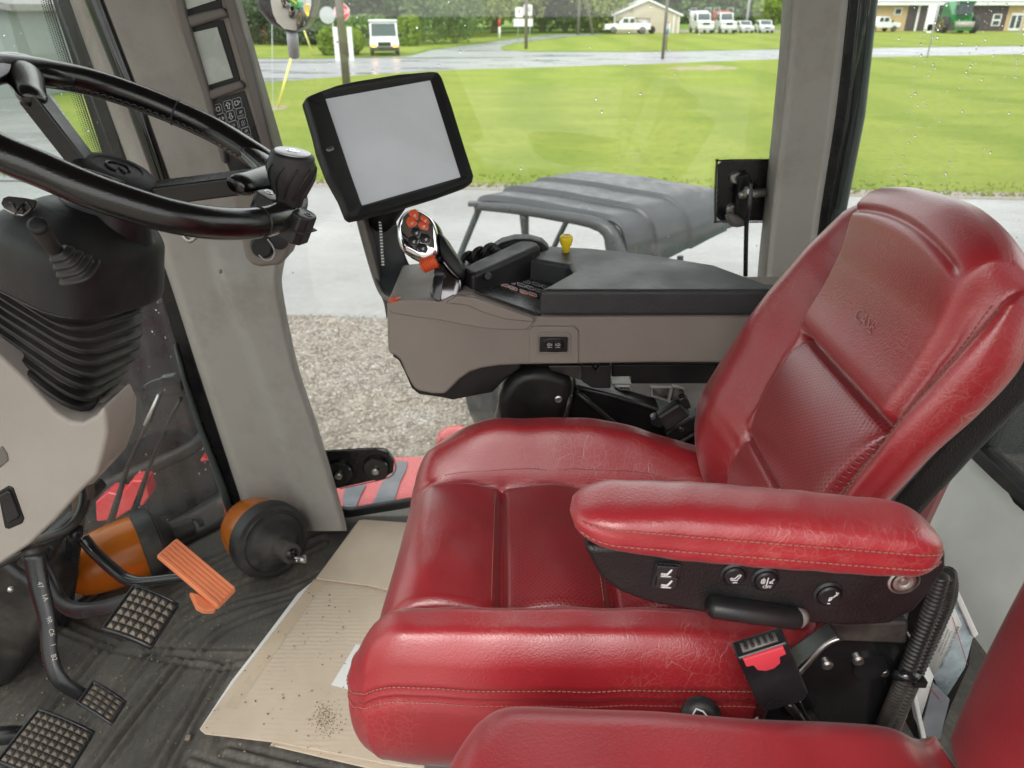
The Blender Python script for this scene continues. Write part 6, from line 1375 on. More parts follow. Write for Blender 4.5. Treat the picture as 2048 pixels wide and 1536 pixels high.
grip = [(874, 462), (884, 468), (894, 484), (906, 502), (917, 518), (924, 534), (924, 552), (915, 553), (905, 545), (890, 528), (880, 512), (875, 490)]
ppl('grip', grip, -.050, -.004, .014, 'black_pl', jy)
ppl('stem', [(866, 520), (880, 520), (895, 538), (912, 552), (922, 560), (914, 602), (891, 610), (856, 595), (864, 545), (862, 530)], -.044, -.008, .012, 'chrome_dark_reflection', jy)
ppl('stem_trim', [(864, 552), (874, 546), (884, 549), (884, 562), (879, 603), (861, 594)], -.014, -.0065, .0015, 'black_gloss', jy)
ppl('stem_notch', [(866, 540), (878, 537), (890, 545), (888, 551), (868, 551)], -.02, -.002, .002, 'black_sat', jy)
v, f = tube([A(843, 545, Y=1.16), A(850, 570, Y=1.16), A(856, 585, Y=1.15)], [.008, .011, .012], 12); obj('rear_paddle', v, f, M['black_sat'], jy)
v, f = prism(poly([(850, 592), (862, 588), (918, 598), (918, 606), (892, 612), (862, 602)], Z=-.392), V(0, 0, -.01)); obj('slot', v, f, M['frit'], jy)
# ---- parts under the console
un = thing('console_support', 'black hinged arm and cast bracket carrying the console beside the seat', 'bracket', V(.15, 1.1, -.65))
px_prism('arm_cover', [(996, 822), (998, 800), (1008, 775), (1022, 757), (1042, 745), (1068, 741), (1100, 743), (1130, 751), (1149, 762), (1143, 800), (1128, 851), (1110, 880), (1008, 880), (1000, 845)], 1.03, .13, 'black_pl', un, .018, seg=5)
v, f = lathe([(.006, -.001), (.006, .002), (.004, .003), (.0035, .0015)], A(1117, 798, Y=1.03), V(0, -1, 0), 16); obj('screw', v, f, M['steel'], un, smooth='auto')
px_prism('foot', [(984, 862), (996, 815), (1004, 830), (1006, 852), (1000, 880), (984, 880)], 1.06, .03, 'taupe_dark', un, .004)
px_prism('cover_plate', [(1150, 772), (1160, 772), (1320, 818), (1345, 905), (1330, 960), (1130, 960), (1135, 840)], 1.07, .04, 'black_pl', un, .004)
v, f = tube([A(1154, 784, Y=1.055), A(1185, 808, Y=1.055), A(1240, 855, Y=1.055), A(1310, 905, Y=1.055)], [.006, .006, .0055, .005], 8, flat=.7); obj('brace_bar', v, f, M['black_dusty'], un)
v, f = tube([A(1158, 775, Y=1.06), A(1240, 795, Y=1.06), A(1320, 822, Y=1.06)], .004, 8); obj('top_edge', v, f, M['black_dusty'], un)
v, f = tube([A(1140, 792, Y=1.04), A(1132, 825, Y=1.04), A(1126, 850, Y=1.04)], .005, 8); obj('hinge_strip', v, f, M['black_dusty'], un)
px_prism('slide_bracket', [(1095, 731), (1222, 731), (1222, 778), (1185, 777), (1165, 762), (1100, 742)], 1.035, .04, 'black_dusty', un, .003)
px_prism('slide_block', [(1163, 731), (1185, 731), (1192, 743), (1200, 731), (1222, 731), (1221, 777), (1183, 776), (1165, 764)], 1.025, .02, 'cowl', un, .002)
px_prism('slide_rail', [(1224, 730), (1640, 728), (1640, 767), (1262, 768), (1262, 753), (1224, 754)], 1.05, .05, 'black_pl', un, .002)
px_prism('cast_bracket', [(1224, 768), (1262, 768), (1420, 768), (1640, 768), (1640, 840), (1410, 850), (1340, 806), (1290, 790), (1260, 786), (1232, 772)], 1.11, .03, 'cast', un, .004)
for q in ([(1302, 772), (1340, 772), (1335, 798), (1303, 788)], [(1344, 770), (1366, 774), (1369, 784), (1360, 806), (1337, 800)], [(1232, 770), (1258, 770), (1261, 776), (1240, 776)]):
    p = poly(q, Y=1.108); c = p.mean(0); ring_ = [[x for x in c+(p-c)*s+V(0, d, 0)] for s, d in ((1.12, 0), (1.12, -.008), (.92, -.008), (.92, .0))]; v, f = loft(ring_, cap=False); obj('pocket_rim', v, f, M['cast'], un, bevel=.0008)
    v, f = prism(c+(p-c)*.92+V(0, -.002, 0), V(0, .002, 0)); obj('pocket', v, f, M['taupe_dark'], un)
lt = thing('belt_anchor', 'black webbing loop and bracket between the console and the backrest', 'belt anchor', A(1370, 860, Y=1.03))
px_prism('anchor_plate', [(1318, 905), (1332, 885), (1410, 838), (1470, 850), (1500, 1000), (1400, 960), (1330, 940)], 1.04, .03, 'black_gloss', lt, .003)
px_prism('bracket', [(1330, 868), (1378, 838), (1398, 832), (1406, 852), (1345, 888)], 1.02, .03, 'black_pl', lt, .003)
v, f = tube([A(1322, 905, Y=1.02), A(1345, 893, Y=1.02), A(1410, 855, Y=1.02), A(1450, 838, Y=1.03)], .0035, 8); obj('edge', v, f, M['black_dusty'], lt)
wb = poly([(1312, 836), (1360, 806), (1384, 832), (1336, 866)], Y=1.0); v, f = prism(wb, V(0, .022, 0)); obj('webbing', v, f, M['black_rub'], lt, bevel=.006)
for q in ([(1300, 840), (1312, 832), (1328, 848), (1322, 858), (1306, 852)], [(1356, 800), (1368, 794), (1378, 800), (1384, 816), (1376, 820), (1364, 812)]): px_prism('tongue', q, 1.003, .016, 'black_sat', lt, .003)
for x, y in ((1338, 905), (1404, 912), (1362, 858)):
    v, f = lathe([(.0045, 0), (.0045, .003), (.003, .004)], A(x, y, Y=1.018 if y < 880 else 1.038), V(0, -1, 0), 12); obj('screw', v, f, M['black_dusty'], lt, smooth='auto')
# ---- steering wheel
WC, WN, WR, WT = V(-.4056, .8336, -.1298), unit(V(.4383, .0024, .8988)), .171, .0160
st = thing('steering_wheel', 'black leather steering wheel with stitched grip and spinner knob', 'steering wheel', WC)
def WP(x, y): return AP(x, y, WC, WN)
pth = [(0, 305), (85, 340), (171, 377), (256, 407), (342, 432), (427, 446), (500, 447), (550, 438), (580, 420), (588, 400), (576, 372), (545, 335), (495, 301), (427, 260), (342, 221), (256, 188), (171, 162), (85, 146), (10, 138)]
pw = [WP(*p) for p in pth]
Fw = frame(WN, V(1, 0, 0))
a0_ = math.atan2((pw[-1]-WC)@Fw[1], (pw[-1]-WC)@Fw[0]); a1_ = math.atan2((pw[0]-WC)@Fw[1], (pw[0]-WC)@Fw[0])
r0_, r1_ = np.linalg.norm(pw[-1]-WC), np.linalg.norm(pw[0]-WC)
if a1_ < a0_: a1_ += 2*math.pi
ext = [WC+(r0_+(r1_-r0_)*t)*(math.cos(a0_+(a1_-a0_)*t)*Fw[0]+math.sin(a0_+(a1_-a0_)*t)*Fw[1]) for t in np.linspace(0, 1, 9)[1:-1]]
rimp = crom(np.array(pw+ext), 10, closed=True)
v, f = tube(rimp, WT, 28, closed=True, up=WN); M['leather_grip'] = mat('black_wheel_leather', (.0035, .0035, .004), .20, var=.2, grain=.30, gs=620, coat=.4, rv=.04); rim = obj('rim', v, f, M['leather_grip'], st)
# lacing on the inner side of the far arc
def lace(path, parent):
    q = crom(np.array(path), 10); d = np.r_[0, np.cumsum(np.linalg.norm(np.diff(q, axis=0), axis=1))]; parts = []
    for k, s0 in enumerate(np.arange(0, d[-1]-.006, .0042)):
        a = V(*[np.interp(s0, d, q[:, j]) for j in range(3)]); b = V(*[np.interp(s0+.0052, d, q[:, j]) for j in range(3)]); s = .0022*(1 if k % 2 else -1)
        parts.append(tube([a+WN*s, (a+b)/2, b-WN*s], .0015, 5))
    v, f = join(parts); return obj('lacing', v, f, M['black_sat'], parent, kind='stuff')
inner = [p+unit(WC-p)*WT*.86-WN*WT*.42 for p in [WP(*q) for q in ((495, 301), (427, 260), (342, 221), (256, 188), (171, 162), (95, 148))]]
lace(inner, rim)
for q in ((352, 224), (517, 446)):
    c = WP(*q); i = np.argmin(np.linalg.norm(rimp-c, axis=1)); t_ = unit(rimp[(i+2) % len(rimp)]-rimp[i-2]); F_ = frame(t_, WN)
    v, f = tube([rimp[i]+(WT*1.015)*(math.cos(a)*F_[0]+math.sin(a)*F_[1]) for a in np.linspace(0, 6.283, 28, endpoint=False)], .0011, 6, closed=True); obj('seam_ring', v, f, M['black_sat'], rim)
hub = WC-WN*.050+V(-.012, 0, 0)
hub = A(228, 366, t=.835)+WN*.008
v, f = lathe([(.050, -.014), (.0505, -.006), (.048, -.001), (.0455, .002), (.044, .0015), (.042, .006), (.036, .0105), (.026, .0125), (.0245, .0105), (.022, .0105), (.0005, .0115)], hub, WN, 48); hb = obj('horn_cap', v, f, M['cowl'], st, smooth='auto', ang=40)
Fh = frame(WN, V(.8, -.5, 0)); parts = [tube([hub+WN*.012+Fh[0]*.012*math.cos(a)+Fh[1]*.012*math.sin(a) for a in np.linspace(.6, 5.6, 18)], .0016, 6), tube([hub+WN*.012+Fh[0]*.002, hub+WN*.012+Fh[0]*.014], .0016, 6)]
v, f = join(parts); obj('emblem', v, f, M['black_sat'], hb)
def spoke(h0, e, w0, w1, th, name='spoke'):
    t = unit(e-h0); side = unit(np.cross(WN, t)); up = np.cross(t, side)
    p = [h0-side*w0-up*th, h0+side*w0-up*th, h0+side*w0+up*th, h0-side*w0+up*th]; q = [e-side*w1-up*th, e+side*w1-up*th, e+side*w1+up*th, e-side*w1+up*th]
    v = np.array(p+q); f = [[0, 3, 2, 1], [4, 5, 6, 7], [0, 1, 5, 4], [1, 2, 6, 5], [2, 3, 7, 6], [3, 0, 4, 7]]; return obj(name, v, fixn(v, f), M['black_sat'], st, bevel=.003)
sA = WP(62, 190); sB = WP(505, 362)
spoke(hub-WN*.026, sA, .014, .0145, .010); spoke(hub-WN*.028, sB, .015, .0150, .011)
cA, cB = WP(42, 142), WP(556, 358)
dA, dB = unit(sA-WC), unit(sB-WC); sC = WC-(dA+dB)*.55*.17*1.1; 
sC = WC+unit(-(dA+dB))*.150; spoke(hub-WN*.012, sC, .014, .014, .010)
def web(e, c, w):
    t = unit(c-e); v, f = tube([e-t*.016, e-t*.006, e+t*.012, c-t*.012, c], [w*.60, w*.86, w*.94, w*1.2, w*.9], 24, flat=.72, up=WN, sm=4); obj('spoke_sleeve', v, f, M['leather_grip'], st)
web(sA, cA, .0170); web(WP(487, 368), cB, .0185)
px_ = [(-60, 158), (0, 139), (45, 137), (95, 149), (135, 156)]; v, f = tube([WP(*p) for p in px_], [.016, .020, .024, .020, .0155], 20, up=WN, flat=.62, sm=5); obj('spoke_sleeve', v, f, M['leather_grip'], st)
px_ = [(500, 305), (540, 338), (568, 372), (582, 405)]; v, f = tube([WP(*p) for p in px_], [.016, .0205, .021, .016], 20, up=WN, flat=.7, sm=5); obj('spoke_sleeve', v, f, M['leather_grip'], st)
# spinner clamp and knob
cl_ = WP(572, 428); tC = unit(WP(600, 440)-WP(520, 395)); Fc = np.array([tC, np.cross(WN, tC), WN])
v, f = plate(cl_-WN*.004, Fc, [(-.036, -.013), (-.030, -.017), (.024, -.017), (.031, -.010), (.031, .010), (.026, .015), (-.030, .015), (-.036, .010)], -.018, .016, .003); sp_ = obj('spinner_clamp', v, f, M['black_sat'], st, bevel=.002)
v, f = box(cl_-WN*.006, V(.0325, .0185, .0006), Fc); obj('clamp_split', v, f, M['cowl'], sp_)
for dx_ in (-.027, .024): v, f = lathe([(.0045, 0), (.0045, .0008), (.003, .0008), (.0028, -.001)], cl_+WN*.012+tC*dx_, WN, 14); obj('clamp_screw', v, f, M['steel'] if dx_ < 0 else M['frit'], sp_, smooth='auto')
kb0 = cl_+WN*.012; kax = unit(A(606, 322, t=.80)-A(585, 412, t=.83)); kax = unit(V(.20, -.03, .975)); kl = .058
v, f = lathe([(.0135, 0), (.0145, .004), (.0155, .010), (.0200, .020), (.0245, .031), (.0262, .040), (.0255, .046), (.0235, .050), (.0235, .053), (.0225, .0555), (.0195, .057), (.0005, .057)], kb0, kax, 40); kn = obj('spinner_knob', v, f, M['black_rub'], st, smooth='auto', ang=45)
Fn = frame(kax, V(1, 0, 0))
for k in range(11):
    a = 2*math.pi*k/11; pp_ = []
    for s, (r_, h_) in enumerate(((.0158, .010), (.0203, .020), (.0248, .031), (.0264, .040), (.0256, .046))):
        an = a+s*.16; pp_.append(kb0+r_*math.cos(an)*Fn[0]+r_*math.sin(an)*Fn[1]+h_*Fn[2])
    v, f = tube(pp_, .0011, 6, sm=4); obj('grip_rib', v, f, M['black_sat'], kn)
v, f = lathe([(.0188, .0565), (.0188, .0582), (.017, .0588), (.0072, .0588), (.007, .0582), (.0005, .0582)], kb0, kax, 36); obj('silver_disc', v, f, M['rim'], kn, smooth='auto')
v, f = lathe([(.0070, .0583), (.0070, .0592), (.0058, .0596), (.0056, .059), (.0005, .059)], kb0, kax, 24); obj('centre_badge', v, f, M['chrome'], kn, smooth='auto')
# ---- steering column
col = thing('steering_column', 'dark grey steering column cowl on rubber bellows and taupe pedestal', 'steering column', V(-.6, .85, FZ))
v, f = tube([hub-WN*.008, hub-WN*.03, hub-WN*.06, hub-WN*.115], [.046, .044, .056, .064], 28); obj('column_neck', v, f, M['black_sat'], col)
def ringq(N, R, L, rnd=.35, s=1.0, dz=0., n=7):
    N, R, L = map(np.asarray, (N, R, L)); B = R+L-N; c = (R+L)/2; P4 = [N, R, B, L]; out = []
    for i in range(4):
        p, a, b = P4[i], P4[i-1], P4[(i+1) % 4]; u = p+(a-p)*rnd; w = p+(b-p)*rnd
        for k in range(n): t = k/(n-1); out.append((1-t)**2*u+2*t*(1-t)*p+t*t*w)
    out = np.array(out); return c+(out-c)*s+V(0, 0, dz)
def ring3(n_, r_, l_, Yn, Yr, Yl, **k): return ringq(A(*n_, Y=Yn), A(*r_, Y=Yr), A(*l_, Y=Yl), **k)
YN, YR, YL = .70, .90, .76
rg = [ring3((135, 690), (325, 606), (-40, 565), YN, YR, YL, s=.84), ring3((140, 660), (342, 600), (-50, 556), YN, YR, YL, s=.93), ring3((142, 656), (352, 594), (-75, 548), YN, YR, YL), ring3((143, 646), (360, 584), (-80, 540), YN, YR, YL),
      ring3((141, 600), (362, 530), (-85, 490), YN, YR, YL), ring3((138, 560), (363, 496), (-80, 450), YN, YR, YL, s=.995), ring3((136, 540), (360, 480), (-74, 432), YN, YR, YL, s=.97), ring3((134, 526), (356, 468), (-66, 420), YN, YR, YL, s=.92),
      ring3((130, 510), (348, 455), (-55, 408), YN, YR, YL, s=.84), ring3((128, 486), (335, 436), (-40, 392), YN, YR, YL, s=.66), ring3((128, 474), (330, 426), (-36, 385), YN, YR, YL, s=.55)]
# smooth the stack of rings
RG = np.array(rg); m_ = RG.shape[1]
sm_r = [np.array([crom(RG[:, j], 4)[i] for j in range(m_)]) for i in range((len(rg)-1)*4+1)]
v, f = loft([list(r) for r in sm_r]); cwl = obj('cowl', v, f, M['cowl'], col)
seam = ring3((142, 652), (333, 590), (-77, 544), YN, YR, YL, s=1.004); v, f = tube(seam, .0012, 6, closed=True); obj('cowl_seam', v, f, M['black_dusty'], cwl)
# bellows
NB = 8; bl = []
top = ((120, 640), (300, 585), (-30, 540), .715, .885, .78); bot = ((152, 832), (238, 768), (-70, 650), .74, .89, .80)
for k in range(NB*4+1):
    t = k/(NB*4); N_ = np.array(top[0])*(1-t)+np.array(bot[0])*t+np.array([38, -5])*math.sin(math.pi*t)*.9; R_ = np.array(top[1])*(1-t)+np.array(bot[1])*t+np.array([26, 8])*math.sin(math.pi*t); L_ = np.array(top[2])*(1-t)+np.array(bot[2])*t
    ph_ = (k % 4); s = (1.05, 1.045, .93, .935)[ph_] if 0 < k < NB*4 else .93
    bl.append(ring3(tuple(N_), tuple(R_), tuple(L_), top[3]*(1-t)+bot[3]*t, top[4]*(1-t)+bot[4]*t, top[5]*(1-t)+bot[5]*t, s=s, rnd=.28))
v, f = loft([list(r) for r in bl]); obj('bellows', v, f, M['black_rub'], col, bevel=.0012, seg=2)
rb = [ring3((150, 838), (242, 772), (-80, 640), .735, .895, .795, s=1.06), ring3((150, 828), (242, 762), (-80, 630), .735, .895, .795, s=1.08), ring3((150, 820), (240, 756), (-80, 625), .735, .895, .795, s=.98)]
v, f = loft([list(r) for r in rb]); obj('bellows_rim', v, f, M['black_rub'], col, bevel=.003)
# pedestal
ped = [(-40, 690), (0, 712), (60, 772), (110, 825), (140, 845), (165, 845), (190, 832), (205, 815), (213, 832), (216, 868), (206, 910), (196, 950), (160, 985), (112, 1040), (60, 1090), (0, 1130), (-60, 1150), (-80, 900)]
px_prism('pedestal', ped, .745, .07, 'taupe_light', col, .028, seg=6)
px_prism('pedestal_ear', [(190, 800), (232, 806), (242, 830), (240, 880), (222, 930), (180, 975), (150, 985), (150, 900)], .79, .05, 'taupe_light', col, .02, seg=5)
px_prism('pedestal_core', [(-80, 720), (0, 760), (60, 820), (88, 860), (80, 920), (40, 1000), (0, 1060), (-80, 1100)], .815, .11, 'taupe_light', col, .02)
px_prism('rocker_frame', [(-6, 985), (16, 972), (26, 976), (48, 1038), (44, 1048), (16, 1060), (8, 1056)], .7435, .01, 'black_pl', col, .002)
px_prism('rocker', [(-2, 992), (14, 982), (20, 986), (38, 1032), (34, 1038), (14, 1048)], .7405, .01, 'black_sat', col, .002)
px_prism('blank_frame', [(-10, 900), (4, 892), (14, 908), (17, 922), (-4, 940)], .7435, .01, 'taupe_dark', col, .002)
px_prism('lower_shroud', [(-60, 1100), (0, 1120), (40, 1150), (90, 1180), (95, 1235), (70, 1300), (20, 1370), (-60, 1420)], .95, .12, 'black_dusty', col, .02)
px_prism('lower_post', [(85, 1080), (125, 1065), (118, 1150), (106, 1235), (94, 1240), (90, 1150)], 1.12, .05, 'taupe', col, .01)
# stalk lever
pA, pB, pC = A(76, 452, Y=.675), A(104, 492, Y=.70), A(126, 520, Y=.715); v, f = tube([pA-unit(pB-pA)*.0, pA+unit(pB-pA)*.002, pB, pC], [.0068, .0082, .0072, .0065], 18); lv_ = obj('stalk_lever', v, f, M['black_rub'], col)
v, f = tube([pA-unit(pB-pA)*.004, pA-unit(pB-pA)*.003, pA+unit(pB-pA)*.002], [.0055, .0085, .0086], 18); obj('lever_cap', v, f, M['cowl'], lv_)
ba = unit(V(.25, .35, -1.)); Fb_ = frame(ba, V(1, 0, 0)); b0_ = A(116, 500, Y=.705); rings = []
for k in range(17):
    t = k/16; r_ = (.0085+.0095*t)*(1.10 if k % 4 in (2, 3) else .93); c = b0_+ba*.030*t+V(.004*t, .0, 0); rr4 = rrect(2*r_, 2*r_, r_*.62, 5)
    rings.append([c+Fb_[0]*x+Fb_[1]*y for x, y in rr4])
v, f = loft(rings); obj('lever_boot', v, f, M['black_rub'], col, bevel=.0008, seg=2)
v, f = prism(AP(5, 415, A(40, 415, Y=.78), unit(V(.2, -.6, .75)))[None][0:0].reshape(0, 3) if 0 else [AP(x, y, A(40, 415, Y=.77), unit(V(.2, -.6, .75))) for x, y in ((3, 412), (8, 400), (20, 396), (50, 399), (75, 404), (72, 414), (60, 428), (48, 436), (28, 432), (10, 422))], unit(V(.2, -.6, .75))*.004)
bd = obj('badge', v, f, M['steel'], col, bevel=.0012, seg=3)
nb_ = unit(V(.2, -.6, .75)); 
def BP(x, y): return AP(x, y, A(40, 415, Y=.77)+nb_*.0045, nb_)
parts = [tube([BP(*a), BP(*b)], .0011, 5) for a, b in (((18, 405), (30, 408)), ((24, 405), (32, 420)), ((32, 420), (48, 408)), ((48, 408), (44, 428)), ((34, 426), (52, 420)), ((52, 404), (64, 416)), ((40, 412), (30, 428)))]
v, f = join(parts); obj('badge_glyph', v, f, M['black_sat'], bd)
# linkage under the pedestal
lk = thing('linkage', 'dusty rods, hose and brackets hanging below the column pedestal', 'linkage', A(120, 1050, Y=.98))
def tb(name, q, r, m, parent, Y=None, s=4, n=10, **k):
    p = [A(a[0], a[1], Y=(a[2] if len(a) > 2 else Y)) for a in q]; v, f = tube(p, r, n, sm=s if len(p) > 2 else 0, **k); return obj(name, v, f, M[m], parent)
tb('hose', [(-10, 1120, .9), (60, 1085, .9), (130, 1060, .9), (160, 1025, .93), (166, 985, .96), (150, 960, .98)], .006, 'black_dusty', lk)
tb('hose', [(-10, 1135, .92), (80, 1090, .92), (150, 1050, .95), (175, 1000, .98)], .005, 'black_rub', lk)
tb('push_rod', [(170, 985, 1.02), (158, 1060, 1.04), (145, 1130, 1.05)], [.008, .007, .010], 'bark', lk)
tb('support_rod', [(150, 1060, 1.02), (138, 1180, 1.08), (122, 1290, 1.16)], [.013, .012, .010], 'black_sat', lk)
tb('cross_shaft', [(60, 1110, .90), (110, 1070, .98), (150, 1035, 1.06)], .014, 'black_dusty', lk)
tb('cross_shaft', [(165, 1000, 1.0), (200, 965, 1.04)], .012, 'black_dusty', lk)
px_prism('bracket', [(40, 1105), (90, 1085), (108, 1100), (95, 1130), (60, 1150), (30, 1130)], .93, .03, 'black_dusty', lk, .004)
px_prism('bracket', [(140, 985), (175, 965), (180, 1000), (165, 1040), (145, 1040)], .99, .02, 'bark', lk, .003)
v, f = lathe([(.0005, .006), (.004, .0055), (.0055, .002), (.004, -.003), (.0005, -.004)], A(22, 1178, Y=.93), V(.4, -.8, .2), 14); obj('bolt_head', v, f, M['steel'], lk)
# ---- pedals
def arm_bar(name, q, w, parent, m='black_sat', th=.5, up=None, s=5): 
    p = [A(a[0], a[1], Y=a[2]) for a in q]; v, f = tube(p, w, 12, sm=s, flat=th, up=up if up is not None else V(0, -1, .5)); return obj(name, v, f, M[m], parent)
def pad(t, corners, nx, ny, sag, m='black_sat', pm='pedal_face'):
    """bent pedal pad with a grid of pyramids; corners TL,TR,BR,BL as 3D points"""
    TL, TR, BR, BL = map(np.asarray, corners); nrm = unit(np.cross(TR-TL, BL-TL)); 
    if nrm[2] < 0: nrm = -nrm
    def S(u, v, h=0): p = TL*(1-u)*(1-v)+TR*u*(1-v)+BR*u*v+BL*(1-u)*v; return p+nrm*(h-sag*(2*v-1)**2*.0-sag*(2*u-1)**2)
    n_ = 14
    topg = [[S(i/n_, j/n_) for j in range(n_+1)] for i in range(n_+1)]; v1, f1 = grid(topg); o = obj('pad', v1, f1, M[m], t); so = o.modifiers.new('thickness', 'SOLIDIFY'); so.thickness = .010; so.offset = -1 if np.dot(np.cross(TR-TL, BL-TL), nrm) > 0 else 1
    ed = [S(u, 0) for u in np.linspace(0, 1, 8)]+[S(1, v) for v in np.linspace(.1, 1, 8)]+[S(u, 1) for u in np.linspace(.9, 0, 8)]+[S(0, v) for v in np.linspace(.9, .1, 8)]
    v1, f1 = tube(ed, .0028, 8, closed=True); obj('pad_rim', v1, f1, M[m], t)
    du, dv = 1/(nx+.4), 1/(ny+.4)
    for i in range(nx):
        for j in range(ny):
            u, v_ = (i+.7)*du, (j+.7)*dv; a = .46
            q = [S(u-a*du, v_-a*dv, .0003), S(u+a*du, v_-a*dv, .0003), S(u+a*du, v_+a*dv, .0003), S(u-a*du, v_+a*dv, .0003)]
            b = .10; tt = [S(u-b*du, v_-b*dv, .0062), S(u+b*du, v_-b*dv, .0062), S(u+b*du, v_+b*dv, .0062), S(u-b*du, v_+b*dv, .0062)]
            vv = np.array(q+tt); obj('stud', vv, fixn(vv, [[0, 3, 2, 1], [4, 5, 6, 7], [0, 1, 5, 4], [1, 2, 6, 5], [2, 3, 7, 6], [3, 0, 4, 7]]), M[pm], t, smooth=False)
M['pedal_face'] = mat('worn_pedal_rubber', (.05, .048, .045), .45, var=.3, vs=60, dust=.95, dcol=(.34, .27, .20), ds=38)
pn = unit(V(.25, -.35, .9))
def pp3(pts, Y0, n): r_ = A(*pts[0], Y=Y0); return [AP(x, y, r_, n) for x, y in pts]
p1 = thing('brake_pedal', 'studded brake pedal beside the orange accelerator', 'pedal', A(280, 1230, Y=.82))
pad(p1, pp3([(268, 1168), (357, 1205), (302, 1290), (206, 1254)], .80, unit(V(.2, -.15, .97))), 6, 6, .004)
arm_bar('arm', [(70, 1105, .93), (95, 1150, .92), (120, 1200, .90), (150, 1220, .88), (200, 1218, .86), (262, 1200, .845)], [.015, .0125, .0125, .0125, .0125, .0125], p1)
p2 = thing('brake_pedal', 'smaller studded pedal on the embossed curved arm, left of the big ones', 'pedal', A(200, 1400, Y=.80))
pad(p2, pp3([(186, 1362), (250, 1402), (222, 1445), (156, 1404)], .80, unit(V(.15, -.2, .95))), 4, 4, .003)
arm_bar('arm', [(68, 1110, .90), (78, 1170, .88), (95, 1240, .85), (100, 1310, .82), (120, 1360, .80), (165, 1390, .80)], [.017, .016, .014, .013, .013, .012], p2)
for k, (x, y) in enumerate(((80, 1170), (90, 1195), (98, 1240), (103, 1265), (106, 1290), (108, 1315))):
    tv, tf = text_mesh(('47', '1A', '9R', 'C6', '1', 'B2')[k], .0095); Ft = frame(V(.35, -.85, .4), V(.1, 0, -1)); obj('embossed_mark', place2(tv, A(x, y, Y=.835-.006*k), Ft), tf, M['cast'], p2, smooth=False)
p3 = thing('clutch_pedal', 'large dusty studded pedal at the bottom left corner', 'pedal', A(90, 1480, Y=.75))
pad(p3, pp3([(76, 1416), (186, 1462), (118, 1572), (-6, 1520)], .755, unit(V(.2, -.15, .97))), 8, 8, .004)
arm_bar('arm', [(-80, 1490, .75), (-20, 1475, .755), (40, 1470, .77), (80, 1480, .78)], [.016, .015, .014, .012], p3)
p4 = thing('accelerator_pedal', 'bright orange ribbed accelerator pedal', 'pedal', A(390, 1150, Y=.93))
na = unit(V(.35, -.25, .9)); q4 = [AP(x, y, A(392, 1147, Y=.93), na) for x, y in ((352, 1076), (473, 1178), (437, 1215), (313, 1110))]
v, f = prism(q4, -na*.010); obj('pad', v, f, M['pedal_orange'], p4, bevel=.003)
for k in range(6):
    t0, t1 = (k+.08)/6, (k+.86)/6; a_, b_ = q4[0]+(q4[3]-q4[0])*t0, q4[0]+(q4[3]-q4[0])*t1; c_, d_ = q4[1]+(q4[2]-q4[1])*t1, q4[1]+(q4[2]-q4[1])*t0
    e_ = (d_-a_)*.02; v, f = prism([a_+e_, b_+e_, c_-e_, d_-e_], na*.0024); obj('rib', v, f, M['pedal_orange'], p4, bevel=.0008, seg=2)
v, f = prism([AP(x, y, A(392, 1147, Y=.93), na)-na*.010 for x, y in ((380, 1176), (398, 1180), (436, 1208), (430, 1214), (408, 1214), (394, 1206))], -na*.014); obj('heel', v, f, M['pedal_orange'], p4, bevel=.004)
tb('lever', [(165, 1075, 1.0), (190, 1105, .99), (240, 1150, .965), (268, 1163, .955), (300, 1162, .95), (380, 1152, .945)], [.010, .010, .010, .010, .008, .0075], 'black_gloss', p4)
# ---- beacons
def beacon(label, base, ax, rb, R0, dome_l, stalk, spark=True):
    """base = centre of the disc where the dome starts, ax from disc to dome tip"""
    t = thing('beacon_light', label, 'beacon', base, 'amber beacon lights lying on the floor')
    v, f = lathe([(R0*.96, 0), (R0*.97, dome_l*.10), (R0*.95, dome_l*.30), (R0*.90, dome_l*.55), (R0*.82, dome_l*.74), (R0*.66, dome_l*.89), (R0*.42, dome_l*.97), (R0*.15, dome_l), (.0008, dome_l)], base, ax, 48); obj('amber_dome', v, f, M['amber'], t)
    v, f = lathe([(.0008, -.10-stalk), (.018, -.10-stalk), (.021, -.098-stalk), (.021, -.07), (.024, -.055), (.040, -.043), (.048, -.034), (.054, -.028), (R0*.80, -.0255), (R0*.83, -.0285), (R0*.87, -.0285), (R0*.90, -.0245), (R0*1.0, -.022), (R0*1.035, -.016), (R0*1.03, .012), (R0*.97, .014)], base, ax, 48); b_ = obj('black_base', v, f, M['beacon_black'], t, smooth='auto', ang=40)
    F_ = frame(ax)
    v, f = lathe([(.013, -.1003-stalk), (.013, -.09-stalk), (.001, -.09-stalk)], base-unit(ax)*.0006, ax, 20); obj('socket_hole', v, f, M['frit'], t)
    return t, F_
fz = FZ+.008
t, F_ = beacon('amber beacon light with its dusty black base and wing bolt toward the seat', A(538, 1078, Z=FZ+.086), unit(V(-.70, .69, -.16)), .06, .080, .125, .0)
c = A(538, 1078, Z=FZ+.086)-unit(V(-.70, .69, -.16))*.092+V(.020, .0, -.016); v, f = tube([c+V(.01, 0, .0), c-V(.006, 0, 0)], [.009, .007], 10); wn_ = obj('wing_bolt', v, f, M['steel'], t); v, f = tube([c+V(-.006, 0, 0), c+V(-.014, -.002, -.006)], [.006, .002], 8); obj('wing', v, f, M['steel'], wn_); v, f = tube([c+V(-.004, 0, .002), c+V(-.012, -.004, .008)], [.006, .002], 8); obj('wing', v, f, M['steel'], wn_)
t, F_ = beacon('amber beacon light lying under the pedals with its black ring bracket behind', A(292, 1088, Y=1.27), unit(V(-.78, -.60, -.02)), .06, .072, .165, .0)
